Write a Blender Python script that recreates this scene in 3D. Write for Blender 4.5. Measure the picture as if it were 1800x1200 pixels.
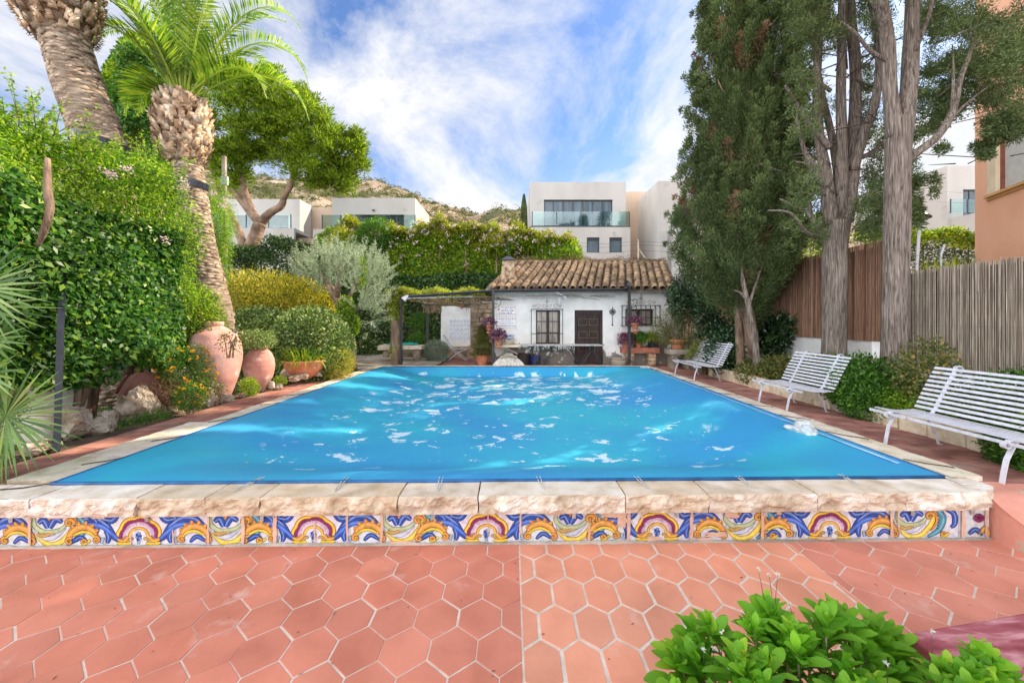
import bpy, bmesh, math, random
import numpy as np
from mathutils import Vector, Matrix, noise as mnoise
for o in list(bpy.data.objects): bpy.data.objects.remove(o)
random.seed(11)
R = np.random.default_rng(11)
S = bpy.context.scene
col = S.collection
FP, HZ, CZ = 700.0, 562.0, 1.64
def at(px, py, Y): return Vector(((px-900)*Y/FP, Y, CZ-(py-HZ)*Y/FP))
def gp(px, py, z=0.0):
    Y = FP*(CZ-z)/(py-HZ); return Vector(((px-900)*Y/FP, Y, z))

# ------------------------------------------------------------ camera
cd = bpy.data.cameras.new('camera'); cam = bpy.data.objects.new('camera', cd); col.objects.link(cam)
cam.location = (0, 0, CZ); cam.rotation_euler = (math.pi/2, 0, 0)
cd.sensor_width = 36; cd.lens = 14.0; cd.shift_y = -38/1800; cd.clip_start = 0.05; cd.clip_end = 3000
S.camera = cam
# ------------------------------------------------------------ light
SUN_AZ, SUN_EL = 58.0, 38.0          # azimuth clockwise from +Y
W = bpy.data.worlds.new('World'); S.world = W; W.use_nodes = True
wn, wl = W.node_tree.nodes, W.node_tree.links
wn.clear()
def wnode(t, **k):
    n = wn.new(t)
    for a, b in k.items(): setattr(n, a, b)
    return n
out = wnode('ShaderNodeOutputWorld'); bg = wnode('ShaderNodeBackground'); bg.inputs[1].default_value = 0.15
sky = wnode('ShaderNodeTexSky', sky_type='NISHITA', sun_disc=False, sun_elevation=math.radians(SUN_EL), sun_rotation=math.radians(SUN_AZ), air_density=1.0, dust_density=0.6, ozone_density=2.2)
tc = wnode('ShaderNodeTexCoord'); sep = wnode('ShaderNodeSeparateXYZ'); wl.new(tc.outputs['Generated'], sep.inputs[0])
addz = wnode('ShaderNodeMath', operation='ADD'); addz.inputs[1].default_value = 0.22; wl.new(sep.outputs[2], addz.inputs[0])
mx = wnode('ShaderNodeMath', operation='MAXIMUM'); mx.inputs[1].default_value = 0.05; wl.new(addz.outputs[0], mx.inputs[0])
dv = []
for i in (0, 1):
    d = wnode('ShaderNodeMath', operation='DIVIDE'); wl.new(sep.outputs[i], d.inputs[0]); wl.new(mx.outputs[0], d.inputs[1]); dv.append(d)
cmb = wnode('ShaderNodeCombineXYZ'); wl.new(dv[0].outputs[0], cmb.inputs[0]); wl.new(dv[1].outputs[0], cmb.inputs[1])
mp = wnode('ShaderNodeMapping'); mp.inputs['Location'].default_value = (7.9, 0.4, 0.4); mp.inputs['Rotation'].default_value = (0, 0, 0.9); mp.inputs['Scale'].default_value = (1.0, 0.75, 1)
wl.new(cmb.outputs[0], mp.inputs[0])
n1 = wnode('ShaderNodeTexNoise'); n1.inputs['Scale'].default_value = 1.7; n1.inputs['Detail'].default_value = 9; n1.inputs['Roughness'].default_value = 0.66; n1.inputs['Distortion'].default_value = 0.35
wl.new(mp.outputs[0], n1.inputs['Vector'])
rp = wnode('ShaderNodeValToRGB'); rp.color_ramp.elements[0].position = 0.37; rp.color_ramp.elements[0].color = (0, 0, 0, 1); rp.color_ramp.elements[1].position = 0.61; rp.color_ramp.elements[1].color = (1, 1, 1, 1)
wl.new(n1.outputs['Fac'], rp.inputs[0])
n2 = wnode('ShaderNodeTexNoise'); n2.inputs['Scale'].default_value = 2.2; n2.inputs['Detail'].default_value = 5; wl.new(mp.outputs[0], n2.inputs['Vector'])
rc = wnode('ShaderNodeValToRGB'); rc.color_ramp.elements[0].position = 0.3; rc.color_ramp.elements[0].color = (3.4, 3.45, 3.6, 1); rc.color_ramp.elements[1].position = 0.62; rc.color_ramp.elements[1].color = (4.15, 4.1, 4.05, 1)
wl.new(n2.outputs['Fac'], rc.inputs[0])
# horizon: thicker white veil low down
hz = wnode('ShaderNodeMapRange'); hz.inputs['From Min'].default_value = 0.0; hz.inputs['From Max'].default_value = 0.42; hz.inputs['To Min'].default_value = 0.62; hz.inputs['To Max'].default_value = 0.0
wl.new(sep.outputs[2], hz.inputs['Value'])
mxx = wnode('ShaderNodeMath', operation='ADD', use_clamp=True); wl.new(rp.outputs[0], mxx.inputs[0]); wl.new(hz.outputs[0], mxx.inputs[1])
msc = wnode('ShaderNodeMath', operation='MULTIPLY'); msc.inputs[1].default_value = 0.95; wl.new(mxx.outputs[0], msc.inputs[0])
# cloud gain added behind the camera as fill for the shade
bk = wnode('ShaderNodeMapRange'); bk.inputs['From Min'].default_value = -0.12; bk.inputs['From Max'].default_value = 0.5; bk.inputs['To Min'].default_value = 1.0; bk.inputs['To Max'].default_value = BACKGAIN = 4.3
dt = wnode('ShaderNodeVectorMath', operation='DOT_PRODUCT'); dt.inputs[1].default_value = (-0.5, -0.86, 0.0); wl.new(tc.outputs['Generated'], dt.inputs[0]); wl.new(dt.outputs['Value'], bk.inputs['Value'])
cg = wnode('ShaderNodeVectorMath', operation='SCALE'); wl.new(rc.outputs[0], cg.inputs[0]); wl.new(bk.outputs[0], cg.inputs['Scale'])
skg = wnode('ShaderNodeMix', data_type='RGBA', blend_type='MULTIPLY'); skg.inputs[0].default_value = 1.0; wl.new(sky.outputs[0], skg.inputs[6]); skg.inputs[7].default_value = (0.52, 0.63, 0.8, 1)
mixc = wnode('ShaderNodeMix', data_type='RGBA'); wl.new(msc.outputs[0], mixc.inputs[0]); wl.new(skg.outputs[2], mixc.inputs[6]); wl.new(cg.outputs[0], mixc.inputs[7])
wl.new(mixc.outputs[2], bg.inputs[0]); wl.new(bg.outputs[0], out.inputs[0])
sl = bpy.data.lights.new('sun', 'SUN'); sl.energy = 5.0; sl.angle = math.radians(0.6); sl.color = (1.0, 0.84, 0.62)
so = bpy.data.objects.new('sun', sl); col.objects.link(so)
_a, _e = math.radians(SUN_AZ), math.radians(SUN_EL)
sd = Vector((math.cos(_e)*math.sin(_a), math.cos(_e)*math.cos(_a), math.sin(_e)))
so.rotation_euler = sd.to_track_quat('Z', 'Y').to_euler(); so.location = (20, 20, 30)
S.view_settings.view_transform = 'Standard'; S.view_settings.look = 'None'; S.view_settings.gamma = 1
S.view_settings.exposure = 0.84
S.render.engine = 'CYCLES'
S.cycles.max_bounces = 7; S.cycles.transparent_max_bounces = 8

# ------------------------------------------------------------ helpers
def tag(o, label=None, cat=None, group=None, kind=None):
    if label: o['label'] = label
    if cat: o['category'] = cat
    if group: o['group'] = group
    if kind: o['kind'] = kind
    return o
def thing(name, label, cat, loc=(0, 0, 0), group=None):
    o = bpy.data.objects.new(name, None); col.objects.link(o); o.location = loc; o.empty_display_size = 0.2
    return tag(o, label, cat, group)
def link(o, parent=None):
    col.objects.link(o)
    if parent is not None:
        o.parent = parent
        if parent.parent is None and parent.type == 'EMPTY': o.matrix_parent_inverse = Matrix.Translation(-parent.location)
    return o
def dup(root, loc, rz=0, label=None, sc=1, group=None):
    r = root.copy(); col.objects.link(r); r.location = loc; r.rotation_euler = (0, 0, rz); r.scale = (sc, sc, sc)
    if label: r['label'] = label
    if group: r['group'] = group
    for ch in root.children:
        c = ch.copy(); col.objects.link(c); c.parent = r
        for g in ch.children:
            d = g.copy(); col.objects.link(d); d.parent = c
    return r
class MB:
    def __init__(s): s.v = []; s.f = []; s.m = []; s.c = []
    def add(s, vs, fs, m=0, c=None):
        b = len(s.v); s.v += [tuple(v) for v in vs]
        for f in fs:
            s.f.append([i+b for i in f]); s.m.append(m); s.c.append(c if c is not None else (1, 1, 1))
    def box(s, x0, x1, y0, y1, z0, z1, m=0, c=None, M=None, j=0.0):
        vs = [Vector((x, y, z)) for x in (x0, x1) for y in (y0, y1) for z in (z0, z1)]
        if j: vs = [v+Vector((random.uniform(-j, j), random.uniform(-j, j), random.uniform(-j, j))) for v in vs]
        if M is not None: vs = [M @ v for v in vs]
        s.add(vs, [(0, 1, 3, 2), (4, 6, 7, 5), (0, 4, 5, 1), (2, 3, 7, 6), (0, 2, 6, 4), (1, 5, 7, 3)], m, c)
    def tube(s, path, rad, n=8, m=0, c=None, cap=True, wob=0.0, flat=1.0):
        P = [Vector(p) for p in path]
        if not hasattr(rad, '__len__'): rad = [rad]*len(P)
        vs = []; up = None
        for i, p in enumerate(P):
            d = (P[min(i+1, len(P)-1)]-P[max(i-1, 0)])
            d = d.normalized() if d.length > 1e-9 else Vector((0, 0, 1))
            if up is None: up = Vector((0, 1, 0)) if abs(d.z) > .9 else Vector((0, 0, 1))
            a = d.cross(up)
            if a.length < 1e-6: a = Vector((1, 0, 0))
            a.normalize(); b = a.cross(d).normalized(); up = b
            for k in range(n):
                t = 2*math.pi*k/n; r = rad[i]*(1+(random.uniform(-wob, wob) if wob else 0))
                vs.append(p+a*math.cos(t)*r+b*math.sin(t)*r*flat)
        fs = [(i*n+k, i*n+(k+1) % n, (i+1)*n+(k+1) % n, (i+1)*n+k) for i in range(len(P)-1) for k in range(n)]
        if cap: fs += [tuple(range(n))[::-1], tuple(range((len(P)-1)*n, len(P)*n))]
        s.add(vs, fs, m, c)
    def lathe(s, prof, ctr=(0, 0, 0), n=32, m=0, c=None, M=None):
        vs = []
        for r, z in prof:
            for k in range(n):
                t = 2*math.pi*k/n; v = Vector((r*math.cos(t), r*math.sin(t), z))
                if M is not None: v = M @ v
                vs.append(v+Vector(ctr))
        fs = [(i*n+k, i*n+(k+1) % n, (i+1)*n+(k+1) % n, (i+1)*n+k) for i in range(len(prof)-1) for k in range(n)]
        s.add(vs, fs, m, c)
    def build(s, name, mats, parent=None, smooth=False, bevel=0.0):
        me = bpy.data.meshes.new(name); me.from_pydata(s.v, [], s.f)
        if not isinstance(mats, (list, tuple)): mats = [mats]
        for x in mats: me.materials.append(x)
        me.polygons.foreach_set('material_index', s.m)
        if True:
            a = me.color_attributes.new('Col', 'FLOAT_COLOR', 'CORNER'); d = []
            for f, c in zip(s.f, s.c): d += [c[0], c[1], c[2], 1.0]*len(f)
            a.data.foreach_set('color', d)
        if smooth: me.polygons.foreach_set('use_smooth', [True]*len(me.polygons))
        me.update(); me.validate()
        o = bpy.data.objects.new(name, me); link(o, parent)
        if bevel:
            b = o.modifiers.new('b', 'BEVEL'); b.width = bevel; b.segments = 2; b.limit_method = 'ANGLE'
        return o
def nmesh(name, V, F, mats, parent=None, rnd=None, smooth=False):
    """V (n,3) ; F (m,k) equal size faces ; rnd per vertex"""
    me = bpy.data.meshes.new(name); V = np.asarray(V, dtype=np.float32); F = np.asarray(F, dtype=np.int32)
    me.vertices.add(len(V)); me.vertices.foreach_set('co', V.ravel())
    k = F.shape[1]; me.loops.add(F.size); me.loops.foreach_set('vertex_index', F.ravel())
    me.polygons.add(len(F)); me.polygons.foreach_set('loop_start', np.arange(0, F.size, k, dtype=np.int32))
    me.update(calc_edges=True)
    if rnd is not None:
        a = me.attributes.new('rnd', 'FLOAT', 'POINT'); a.data.foreach_set('value', np.asarray(rnd, dtype=np.float32))
    if smooth: me.polygons.foreach_set('use_smooth', [True]*len(F))
    me.materials.append(mats)
    o = bpy.data.objects.new(name, me); return link(o, parent)
def nrm(a): return a/np.maximum(np.linalg.norm(a, axis=1, keepdims=True), 1e-9)
def rv(n): return nrm(R.normal(size=(n, 3)))
def leaves(name, P, D, N, L, Wd, mat_, parent=None, fold=.15, droop=0., rnd=None, shape=4):
    n = len(P); D = nrm(D); Sd = nrm(np.cross(D, N)); Nn = np.cross(Sd, D)
    L = np.broadcast_to(np.asarray(L, float), (n,))[:, None]; Wd = np.broadcast_to(np.asarray(Wd, float), (n,))[:, None]
    dz = np.array([0, 0, -1.0])
    if shape == 4:
        V = np.stack([P, P+D*L*.45+Sd*Wd*.5+Nn*Wd*fold+dz*L*droop*.3, P+D*L+dz*L*droop, P+D*L*.45-Sd*Wd*.5+Nn*Wd*fold+dz*L*droop*.3], 1)
        F = np.arange(n*4).reshape(n, 4); kk = 4
    else:
        def q(t, w, s): return P+D*L*t+Sd*Wd*w*s+Nn*Wd*fold*abs(w)*2+dz*L*droop*t*t+Nn*L*0.12*math.sin(t*3.1)
        V = np.stack([q(0, .05, 1), q(0, 0, 1), q(0, .05, -1)]+[q(t_, w_, s_) for t_, w_ in ((.25, .2), (.5, .4), (.72, .5), (.9, .36), (.98, .12)) for s_ in (1, 0, -1)], 1) if False else np.stack([q(t_, w_*abs(s_), s_ if s_ else 1) for t_, w_ in ((0, .06), (.25, .2), (.5, .41), (.72, .5), (.89, .37), (1.0, .1)) for s_ in (1, 0, -1)], 1)
        b = (np.arange(n)*18)[:, None, None]
        kk = 18
        # degenerate quads -> handled by splitting into two meshes of tris
        F = (b+np.array([[3*r+c_, 3*r+c_+1, 3*r+c_+4, 3*r+c_+3] for r in range(5) for c_ in (0, 1)])[None]).reshape(-1, 4)
    if rnd is None: rnd = R.random(n)
    return nmesh(name, V.reshape(-1, 3), F, mat_, parent, np.repeat(rnd, kk), smooth=(shape != 4))
_waves = {}
def vn(P, freq, seed=0):
    if seed not in _waves:
        g = np.random.default_rng(seed); _waves[seed] = (nrm(g.normal(size=(9, 3))), g.uniform(0, 6.28, 9), g.uniform(.6, 1.8, 9))
    d, ph, fr = _waves[seed]
    return np.sin(P @ (d*fr[:, None]).T*freq+ph).sum(1)/9*1.9
def esurf(n, c, r, lump=.12, seed=1, lo=.72, hi=1.03, p=2.0, freq=3.0, zmin=-1.0):
    c = np.array(c, float); r = np.array(r, float)
    d = rv(int(n*1.3)); d = d[d[:, 2] > zmin][:n]
    k = (np.abs(d)**p).sum(1)**(-1/p)
    rad = k*(1+lump*vn(d*np.array([1, 1, 1])*1.0, freq, seed))*(hi-(hi-lo)*R.random(len(d))**1.8)
    P = c+d*rad[:, None]*r
    N = nrm(np.sign(d)*np.abs(d)**(p-1)/r)
    return P, N
def tree_nodes(m):
    m.use_nodes = True; nt = m.node_tree; nt.nodes.clear(); return nt, nt.nodes, nt.links
def ramp(nd, stops, interp='LINEAR'):
    r = nd.new('ShaderNodeValToRGB'); e = r.color_ramp; e.interpolation = interp
    while len(e.elements) < len(stops): e.elements.new(0.5)
    for el, (p, c) in zip(e.elements, stops): el.position = p; el.color = (c[0], c[1], c[2], 1)
    return r
def mat(name, stops, scale=4, detail=8, rough=.75, bump=.35, bscale=40, stretch=(1, 1, 1), spec=.3, dist=.02, distort=0., metal=0., attr=None, amix=.0, stain=None, seedloc=(0, 0, 0)):
    """noise ramp colour + noise bump. attr: multiply by per-face colour 'Col' or per-vertex 'rnd'."""
    m = bpy.data.materials.new(name); nt, nd, lk = tree_nodes(m)
    o = nd.new('ShaderNodeOutputMaterial'); b = nd.new('ShaderNodeBsdfPrincipled'); lk.new(b.outputs[0], o.inputs[0])
    t = nd.new('ShaderNodeTexCoord'); mp_ = nd.new('ShaderNodeMapping'); mp_.inputs['Scale'].default_value = stretch; mp_.inputs['Location'].default_value = seedloc
    lk.new(t.outputs['Object'], mp_.inputs[0])
    n = nd.new('ShaderNodeTexNoise'); n.inputs['Scale'].default_value = scale; n.inputs['Detail'].default_value = detail; n.inputs['Distortion'].default_value = distort
    lk.new(mp_.outputs[0], n.inputs['Vector'])
    r = ramp(nd, stops); lk.new(n.outputs['Fac'], r.inputs[0]); c = r.outputs[0]
    if attr:
        a = nd.new('ShaderNodeAttribute'); a.attribute_name = attr
        if attr == 'Col':
            x = nd.new('ShaderNodeMix'); x.data_type = 'RGBA'; x.blend_type = 'MULTIPLY'; x.inputs[0].default_value = 1
            lk.new(c, x.inputs[6]); lk.new(a.outputs['Color'], x.inputs[7]); c = x.outputs[2]
        else:
            mr = nd.new('ShaderNodeMapRange'); mr.inputs['To Min'].default_value = 1-amix; mr.inputs['To Max'].default_value = 1+amix; lk.new(a.outputs['Fac'], mr.inputs['Value'])
            x = nd.new('ShaderNodeVectorMath'); x.operation = 'SCALE'; lk.new(c, x.inputs[0]); lk.new(mr.outputs[0], x.inputs['Scale']); c = x.outputs[0]
    if stain:  # (colour, scale, lo, hi, zlo, zhi) patch of other stuff, optionally limited in height
        sc_, ss, lo, hi = stain[:4]
        n3 = nd.new('ShaderNodeTexNoise'); n3.inputs['Scale'].default_value = ss; n3.inputs['Detail'].default_value = 9; n3.inputs['Roughness'].default_value = .62
        lk.new(t.outputs['Object'], n3.inputs['Vector']); val = n3.outputs['Fac']
        if len(stain) > 4:
            sp = nd.new('ShaderNodeSeparateXYZ'); lk.new(t.outputs['Object'], sp.inputs[0])
            zr = nd.new('ShaderNodeMapRange'); zr.inputs['From Min'].default_value = stain[4]; zr.inputs['From Max'].default_value = stain[5]; zr.inputs['To Min'].default_value = .16; zr.inputs['To Max'].default_value = -.3
            lk.new(sp.outputs[2], zr.inputs['Value']); ad = nd.new('ShaderNodeMath'); ad.operation = 'ADD'; lk.new(val, ad.inputs[0]); lk.new(zr.outputs[0], ad.inputs[1]); val = ad.outputs[0]
        r3 = ramp(nd, [(lo, (0, 0, 0)), (hi, (1, 1, 1))]); lk.new(val, r3.inputs[0])
        x = nd.new('ShaderNodeMix'); x.data_type = 'RGBA'; lk.new(r3.outputs[0], x.inputs[0]); lk.new(c, x.inputs[6]); x.inputs[7].default_value = (*sc_, 1); c = x.outputs[2]
    lk.new(c, b.inputs['Base Color'])
    b.inputs['Roughness'].default_value = rough; b.inputs['Specular IOR Level'].default_value = spec; b.inputs['Metallic'].default_value = metal
    if bump:
        n2_ = nd.new('ShaderNodeTexNoise'); n2_.inputs['Scale'].default_value = bscale; n2_.inputs['Detail'].default_value = 8; lk.new(mp_.outputs[0], n2_.inputs['Vector'])
        bp = nd.new('ShaderNodeBump'); bp.inputs['Strength'].default_value = bump; bp.inputs['Distance'].default_value = dist
        lk.new(n2_.outputs['Fac'], bp.inputs['Height']); lk.new(bp.outputs[0], b.inputs['Normal'])
    return m
def leafmat(name, stops, trans=.35, rough=.5, spec=.35, tint=(1.25, 1.3, .55)):
    m = bpy.data.materials.new(name); nt, nd, lk = tree_nodes(m)
    o = nd.new('ShaderNodeOutputMaterial'); b = nd.new('ShaderNodeBsdfPrincipled'); t = nd.new('ShaderNodeBsdfTranslucent'); mx_ = nd.new('ShaderNodeMixShader')
    a = nd.new('ShaderNodeAttribute'); a.attribute_name = 'rnd'; r = ramp(nd, stops); lk.new(a.outputs['Fac'], r.inputs[0])
    tc_ = nd.new('ShaderNodeTexCoord'); n = nd.new('ShaderNodeTexNoise'); n.inputs['Scale'].default_value = 1.1; n.inputs['Detail'].default_value = 3; lk.new(tc_.outputs['Object'], n.inputs['Vector'])
    mr = nd.new('ShaderNodeMapRange'); mr.inputs['From Min'].default_value = .3; mr.inputs['From Max'].default_value = .7; mr.inputs['To Min'].default_value = .72; mr.inputs['To Max'].default_value = 1.3; lk.new(n.outputs['Fac'], mr.inputs['Value'])
    sc_ = nd.new('ShaderNodeVectorMath'); sc_.operation = 'SCALE'; lk.new(r.outputs[0], sc_.inputs[0]); lk.new(mr.outputs[0], sc_.inputs['Scale'])
    lk.new(sc_.outputs[0], b.inputs['Base Color']); b.inputs['Roughness'].default_value = rough; b.inputs['Specular IOR Level'].default_value = spec
    x = nd.new('ShaderNodeMix'); x.data_type = 'RGBA'; x.blend_type = 'MULTIPLY'; x.inputs[0].default_value = 1; lk.new(sc_.outputs[0], x.inputs[6]); x.inputs[7].default_value = (*tint, 1)
    lk.new(x.outputs[2], t.inputs['Color']); mx_.inputs[0].default_value = trans
    lk.new(b.outputs[0], mx_.inputs[1]); lk.new(t.outputs[0], mx_.inputs[2]); lk.new(mx_.outputs[0], o.inputs[0])
    return m
def colmat(name, rough=.4, spec=.4, bump=0.1, bscale=60):
    return mat(name, [(0.32, (.72, .72, .76)), (.5, (.95, .95, .95)), (.7, (1.08, 1.07, 1.04))], scale=22, rough=rough, spec=spec, bump=bump, bscale=bscale, attr='Col', dist=.004)
def glassmat(name, c=(.72, .86, .85), alpha=.09):
    m = bpy.data.materials.new(name); nt, nd, lk = tree_nodes(m)
    o = nd.new('ShaderNodeOutputMaterial'); b = nd.new('ShaderNodeBsdfGlossy'); b.inputs['Roughness'].default_value = .04; t = nd.new('ShaderNodeBsdfTransparent'); t.inputs[0].default_value = (*c, 1)
    x = nd.new('ShaderNodeMixShader'); x.inputs[0].default_value = alpha; lk.new(t.outputs[0], x.inputs[1]); lk.new(b.outputs[0], x.inputs[2]); lk.new(x.outputs[0], o.inputs[0]); return m

# ------------------------------------------------------------ materials
M_coping = mat('coping_stone', [(.3, (.5, .41, .3)), (.5, (.66, .58, .47)), (.7, (.76, .7, .62))], scale=5, rough=.85, bump=.5, bscale=45, dist=.012, attr='Col', stain=((.25, .2, .15), 7, .66, .72))
M_rough = mat('coping_rough_face', [(.3, (.42, .32, .22)), (.5, (.6, .5, .39)), (.7, (.78, .72, .65))], scale=6, rough=.9, bump=.9, bscale=16, dist=.03, attr='Col', stain=((.2, .15, .1), 9, .68, .74))
M_white = mat('white_stucco', [(.35, (.7, .69, .67)), (.65, (.84, .83, .81))], scale=3, rough=.9, bump=.8, bscale=28, dist=.02)
M_cottage = mat('cottage_stucco', [(.35, (.78, .75, .71)), (.65, (.9, .88, .84))], scale=2.2, rough=.9, bump=.8, bscale=22, dist=.03, stain=((.24, .21, .18), 1.6, .56, .585, .2, 1.6))
M_modern = mat('render_wall', [(.3, (.49, .47, .44)), (.65, (.58, .56, .53))], scale=.7, rough=.9, bump=.1, bscale=12, stretch=(1, 1, .35), stain=((.3, .28, .25), 1.2, .6, .85))
M_beige = mat('beige_render_wall', [(.3, (.56, .41, .3)), (.65, (.62, .48, .37))], scale=.7, rough=.9, bump=.1, bscale=12)
M_orange = mat('orange_render', [(.3, (.88, .46, .3)), (.65, (.94, .53, .36))], scale=.6, rough=.9, bump=.25, bscale=30, dist=.01, stain=((.84, .43, .28), .9, .5, .8))
M_cream = mat('cream_trim', [(.3, (.72, .58, .4)), (.6, (.8, .68, .5))], scale=2, rough=.8, bump=.1)
M_black = mat('black_iron', [(.3, (.012, .012, .014)), (.7, (.04, .038, .04))], scale=12, rough=.45, bump=.2, spec=.5)
M_steel = mat('dark_blue_steel', [(.3, (.01, .013, .022)), (.7, (.026, .03, .048))], scale=8, rough=.35, bump=.1, spec=.6)
M_wht = mat('white_painted_iron', [(.3, (.5, .5, .54)), (.62, (.64, .64, .7))], scale=14, rough=.4, bump=.2, bscale=60, dist=.004, spec=.5, stain=((.42, .29, .21), 11, .63, .7))
M_plastic = mat('white_plastic_sheet', [(.35, (.42, .48, .5)), (.65, (.7, .72, .71))], scale=9, rough=.35, bump=.6, bscale=14, dist=.03, spec=.5)
M_urn = mat('pink_terracotta_urn', [(.3, (.52, .22, .17)), (.5, (.66, .33, .27)), (.7, (.74, .44, .38))], scale=2.4, rough=.85, bump=.45, bscale=24, dist=.015, stain=((.72, .6, .55), 3.5, .6, .7))
M_urn2 = mat('dark_terracotta_urn', [(.3, (.16, .07, .05)), (.7, (.3, .13, .1))], scale=3, rough=.85, bump=.4, bscale=24)
M_terra = mat('terracotta_pot', [(.3, (.5, .17, .08)), (.7, (.66, .28, .15))], scale=7, rough=.8, bump=.15, stain=((.7, .55, .45), 9, .64, .7))
M_rock = mat('limestone_rock', [(.3, (.13, .095, .065)), (.45, (.33, .26, .19)), (.6, (.48, .4, .32)), (.76, (.62, .56, .48))], scale=4, rough=.92, bump=.9, bscale=12, dist=.05)
M_rock2 = mat('masonry_stone', [(.3, (.13, .1, .075)), (.5, (.28, .22, .16)), (.7, (.42, .34, .26))], scale=4, rough=.92, bump=.9, bscale=18, dist=.03, attr='Col')
M_kerb = mat('kerb_stone', [(.3, (.5, .4, .27)), (.5, (.64, .55, .42)), (.75, (.74, .67, .56))], scale=6, rough=.9, bump=.7, bscale=22, dist=.02, attr='Col', stain=((.2, .15, .1), 6, .66, .7))
M_soil = mat('soil', [(.3, (.07, .05, .03)), (.5, (.14, .1, .065)), (.7, (.24, .18, .12))], scale=3, rough=.95, bump=.9, bscale=20, dist=.05)
M_bark = mat('grey_cypress_bark', [(.3, (.08, .06, .047)), (.44, (.19, .15, .122)), (.56, (.3, .245, .205)), (.72, (.43, .365, .315))], scale=15, stretch=(2.6, 2.6, .2), rough=.95, bump=1.0, bscale=16, dist=.09, distort=.8)
M_bark2 = mat('brown_bark', [(.3, (.1, .065, .045)), (.5, (.24, .16, .11)), (.7, (.4, .29, .21))], scale=5, stretch=(1.5, 1.5, .35), rough=.95, bump=1.0, bscale=9, dist=.08)
M_barkp = mat('pine_bark', [(.3, (.13, .08, .055)), (.5, (.27, .18, .125)), (.7, (.42, .3, .22))], scale=2, rough=.95, bump=1.0, bscale=5, dist=.12)
M_palm = mat('palm_trunk', [(.3, (.15, .1, .065)), (.5, (.38, .28, .2)), (.7, (.56, .46, .35))], scale=8, stretch=(.6, .6, 3.0), rough=.95, bump=.8, bscale=18, attr='rnd', amix=.3)
M_boot = mat('palm_boot', [(.34, (.17, .095, .055)), (.5, (.42, .28, .18)), (.64, (.7, .56, .42))], scale=5, rough=.95, bump=.6, bscale=30, attr='rnd', amix=.5)
M_reedR = mat('grey_reed', [(.3, (.22, .175, .135)), (.7, (.5, .42, .335))], scale=45, stretch=(1, 1, .06), rough=.95, bump=0, attr='rnd', amix=.45)
M_reedB = mat('brown_reed', [(.3, (.2, .105, .065)), (.7, (.44, .26, .17))], scale=45, stretch=(1, 1, .06), rough=.95, bump=0, attr='rnd', amix=.42)
M_cane = mat('dry_cane', [(.3, (.15, .1, .06)), (.7, (.42, .31, .2))], scale=9, rough=.9, bump=.2, attr='rnd', amix=.5)
M_roof = mat('clay_roof_tile', [(.28, (.06, .045, .03)), (.42, (.2, .135, .085)), (.6, (.38, .26, .16)), (.78, (.52, .4, .28))], scale=7, rough=.95, bump=.6, bscale=25, dist=.015, attr='rnd', amix=.4)
M_mortar = mat('roof_mortar', [(.3, (.2, .16, .12)), (.7, (.38, .32, .25))], scale=9, rough=.95, bump=.6)
M_wood = mat('dark_door_wood', [(.3, (.02, .013, .011)), (.7, (.06, .037, .03))], scale=5, stretch=(3, 3, .3), rough=.55, bump=.4, bscale=20, dist=.006)
M_woodlow = mat('faded_door_wood', [(.3, (.055, .026, .026)), (.7, (.085, .042, .04))], scale=5, stretch=(3, 3, .3), rough=.6, bump=.2)
M_redwood = mat('dusty_red_bench', [(.3, (.24, .05, .06)), (.5, (.36, .1, .115)), (.68, (.56, .27, .28))], scale=6, stretch=(.8, 3.2, 1), rough=.95, bump=.7, bscale=60, dist=.006, distort=.6)
M_frame = mat('grey_aluminium', [(.3, (.035, .042, .05)), (.7, (.06, .07, .08))], scale=3, rough=.4, bump=0, spec=.5)
M_shut = mat('grey_roller_shutter', [(.3, (.06, .075, .09)), (.7, (.085, .1, .12))], scale=1, rough=.5, bump=.0)
M_wpane = mat('window_glass', [(.3, (.05, .075, .095)), (.7, (.13, .19, .24))], scale=1.6, stretch=(3, 1, .3), rough=.12, bump=0, spec=.4)
M_dpane = mat('curtained_glass', [(.3, (.16, .13, .1)), (.6, (.36, .31, .25))], scale=5, stretch=(3, 1, .5), rough=.15, bump=0, spec=.7)
M_rail = glassmat('railing_glass')
M_lantern = mat('lantern_glass', [(.3, (.6, .6, .55)), (.7, (.8, .8, .75))], rough=.2, bump=0)
M_redbrick = mat('red_brick', [(.3, (.33, .1, .06)), (.7, (.5, .2, .13))], scale=8, rough=.85, bump=.4)
M_blue = mat('glazed_blue', [(.3, (.01, .02, .09)), (.7, (.02, .04, .2))], scale=4, rough=.15, bump=0, spec=.7)
M_teal = mat('teal_plastic', [(.3, (.0, .28, .24)), (.7, (.02, .45, .4))], scale=5, rough=.4, bump=.3)
M_navy = mat('navy_plastic', [(.3, (.008, .008, .025)), (.7, (.02, .02, .06))], scale=5, rough=.2, bump=.3, bscale=8, spec=.7)
M_paint = colmat('majolica_glaze', .22, .5, .15, 40)
M_tile = mat('terracotta_floor_tile', [(.3, (.85, .82, .8)), (.5, (1, 1, 1)), (.72, (1.12, 1.16, 1.18))], scale=2.6, rough=.68, bump=.25, bscale=30, dist=.006, attr='Col', spec=.35, distort=.3, stain=((.72, .5, .42), 3.3, .6, .88))
M_grout = mat('floor_grout', [(.3, (.55, .45, .37)), (.7, (.72, .63, .54))], scale=14, rough=.95, bump=.5, bscale=90, dist=.004)
M_patch = mat('bare_mortar_pink', [(.3, (.55, .33, .23)), (.7, (.68, .44, .32))], scale=12, rough=.95, bump=.5, bscale=40, dist=.006)
M_conc = mat('rough_concrete', [(.3, (.2, .16, .12)), (.5, (.36, .3, .24)), (.7, (.52, .45, .37))], scale=1.8, rough=.95, bump=.7, bscale=12, dist=.04)
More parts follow.
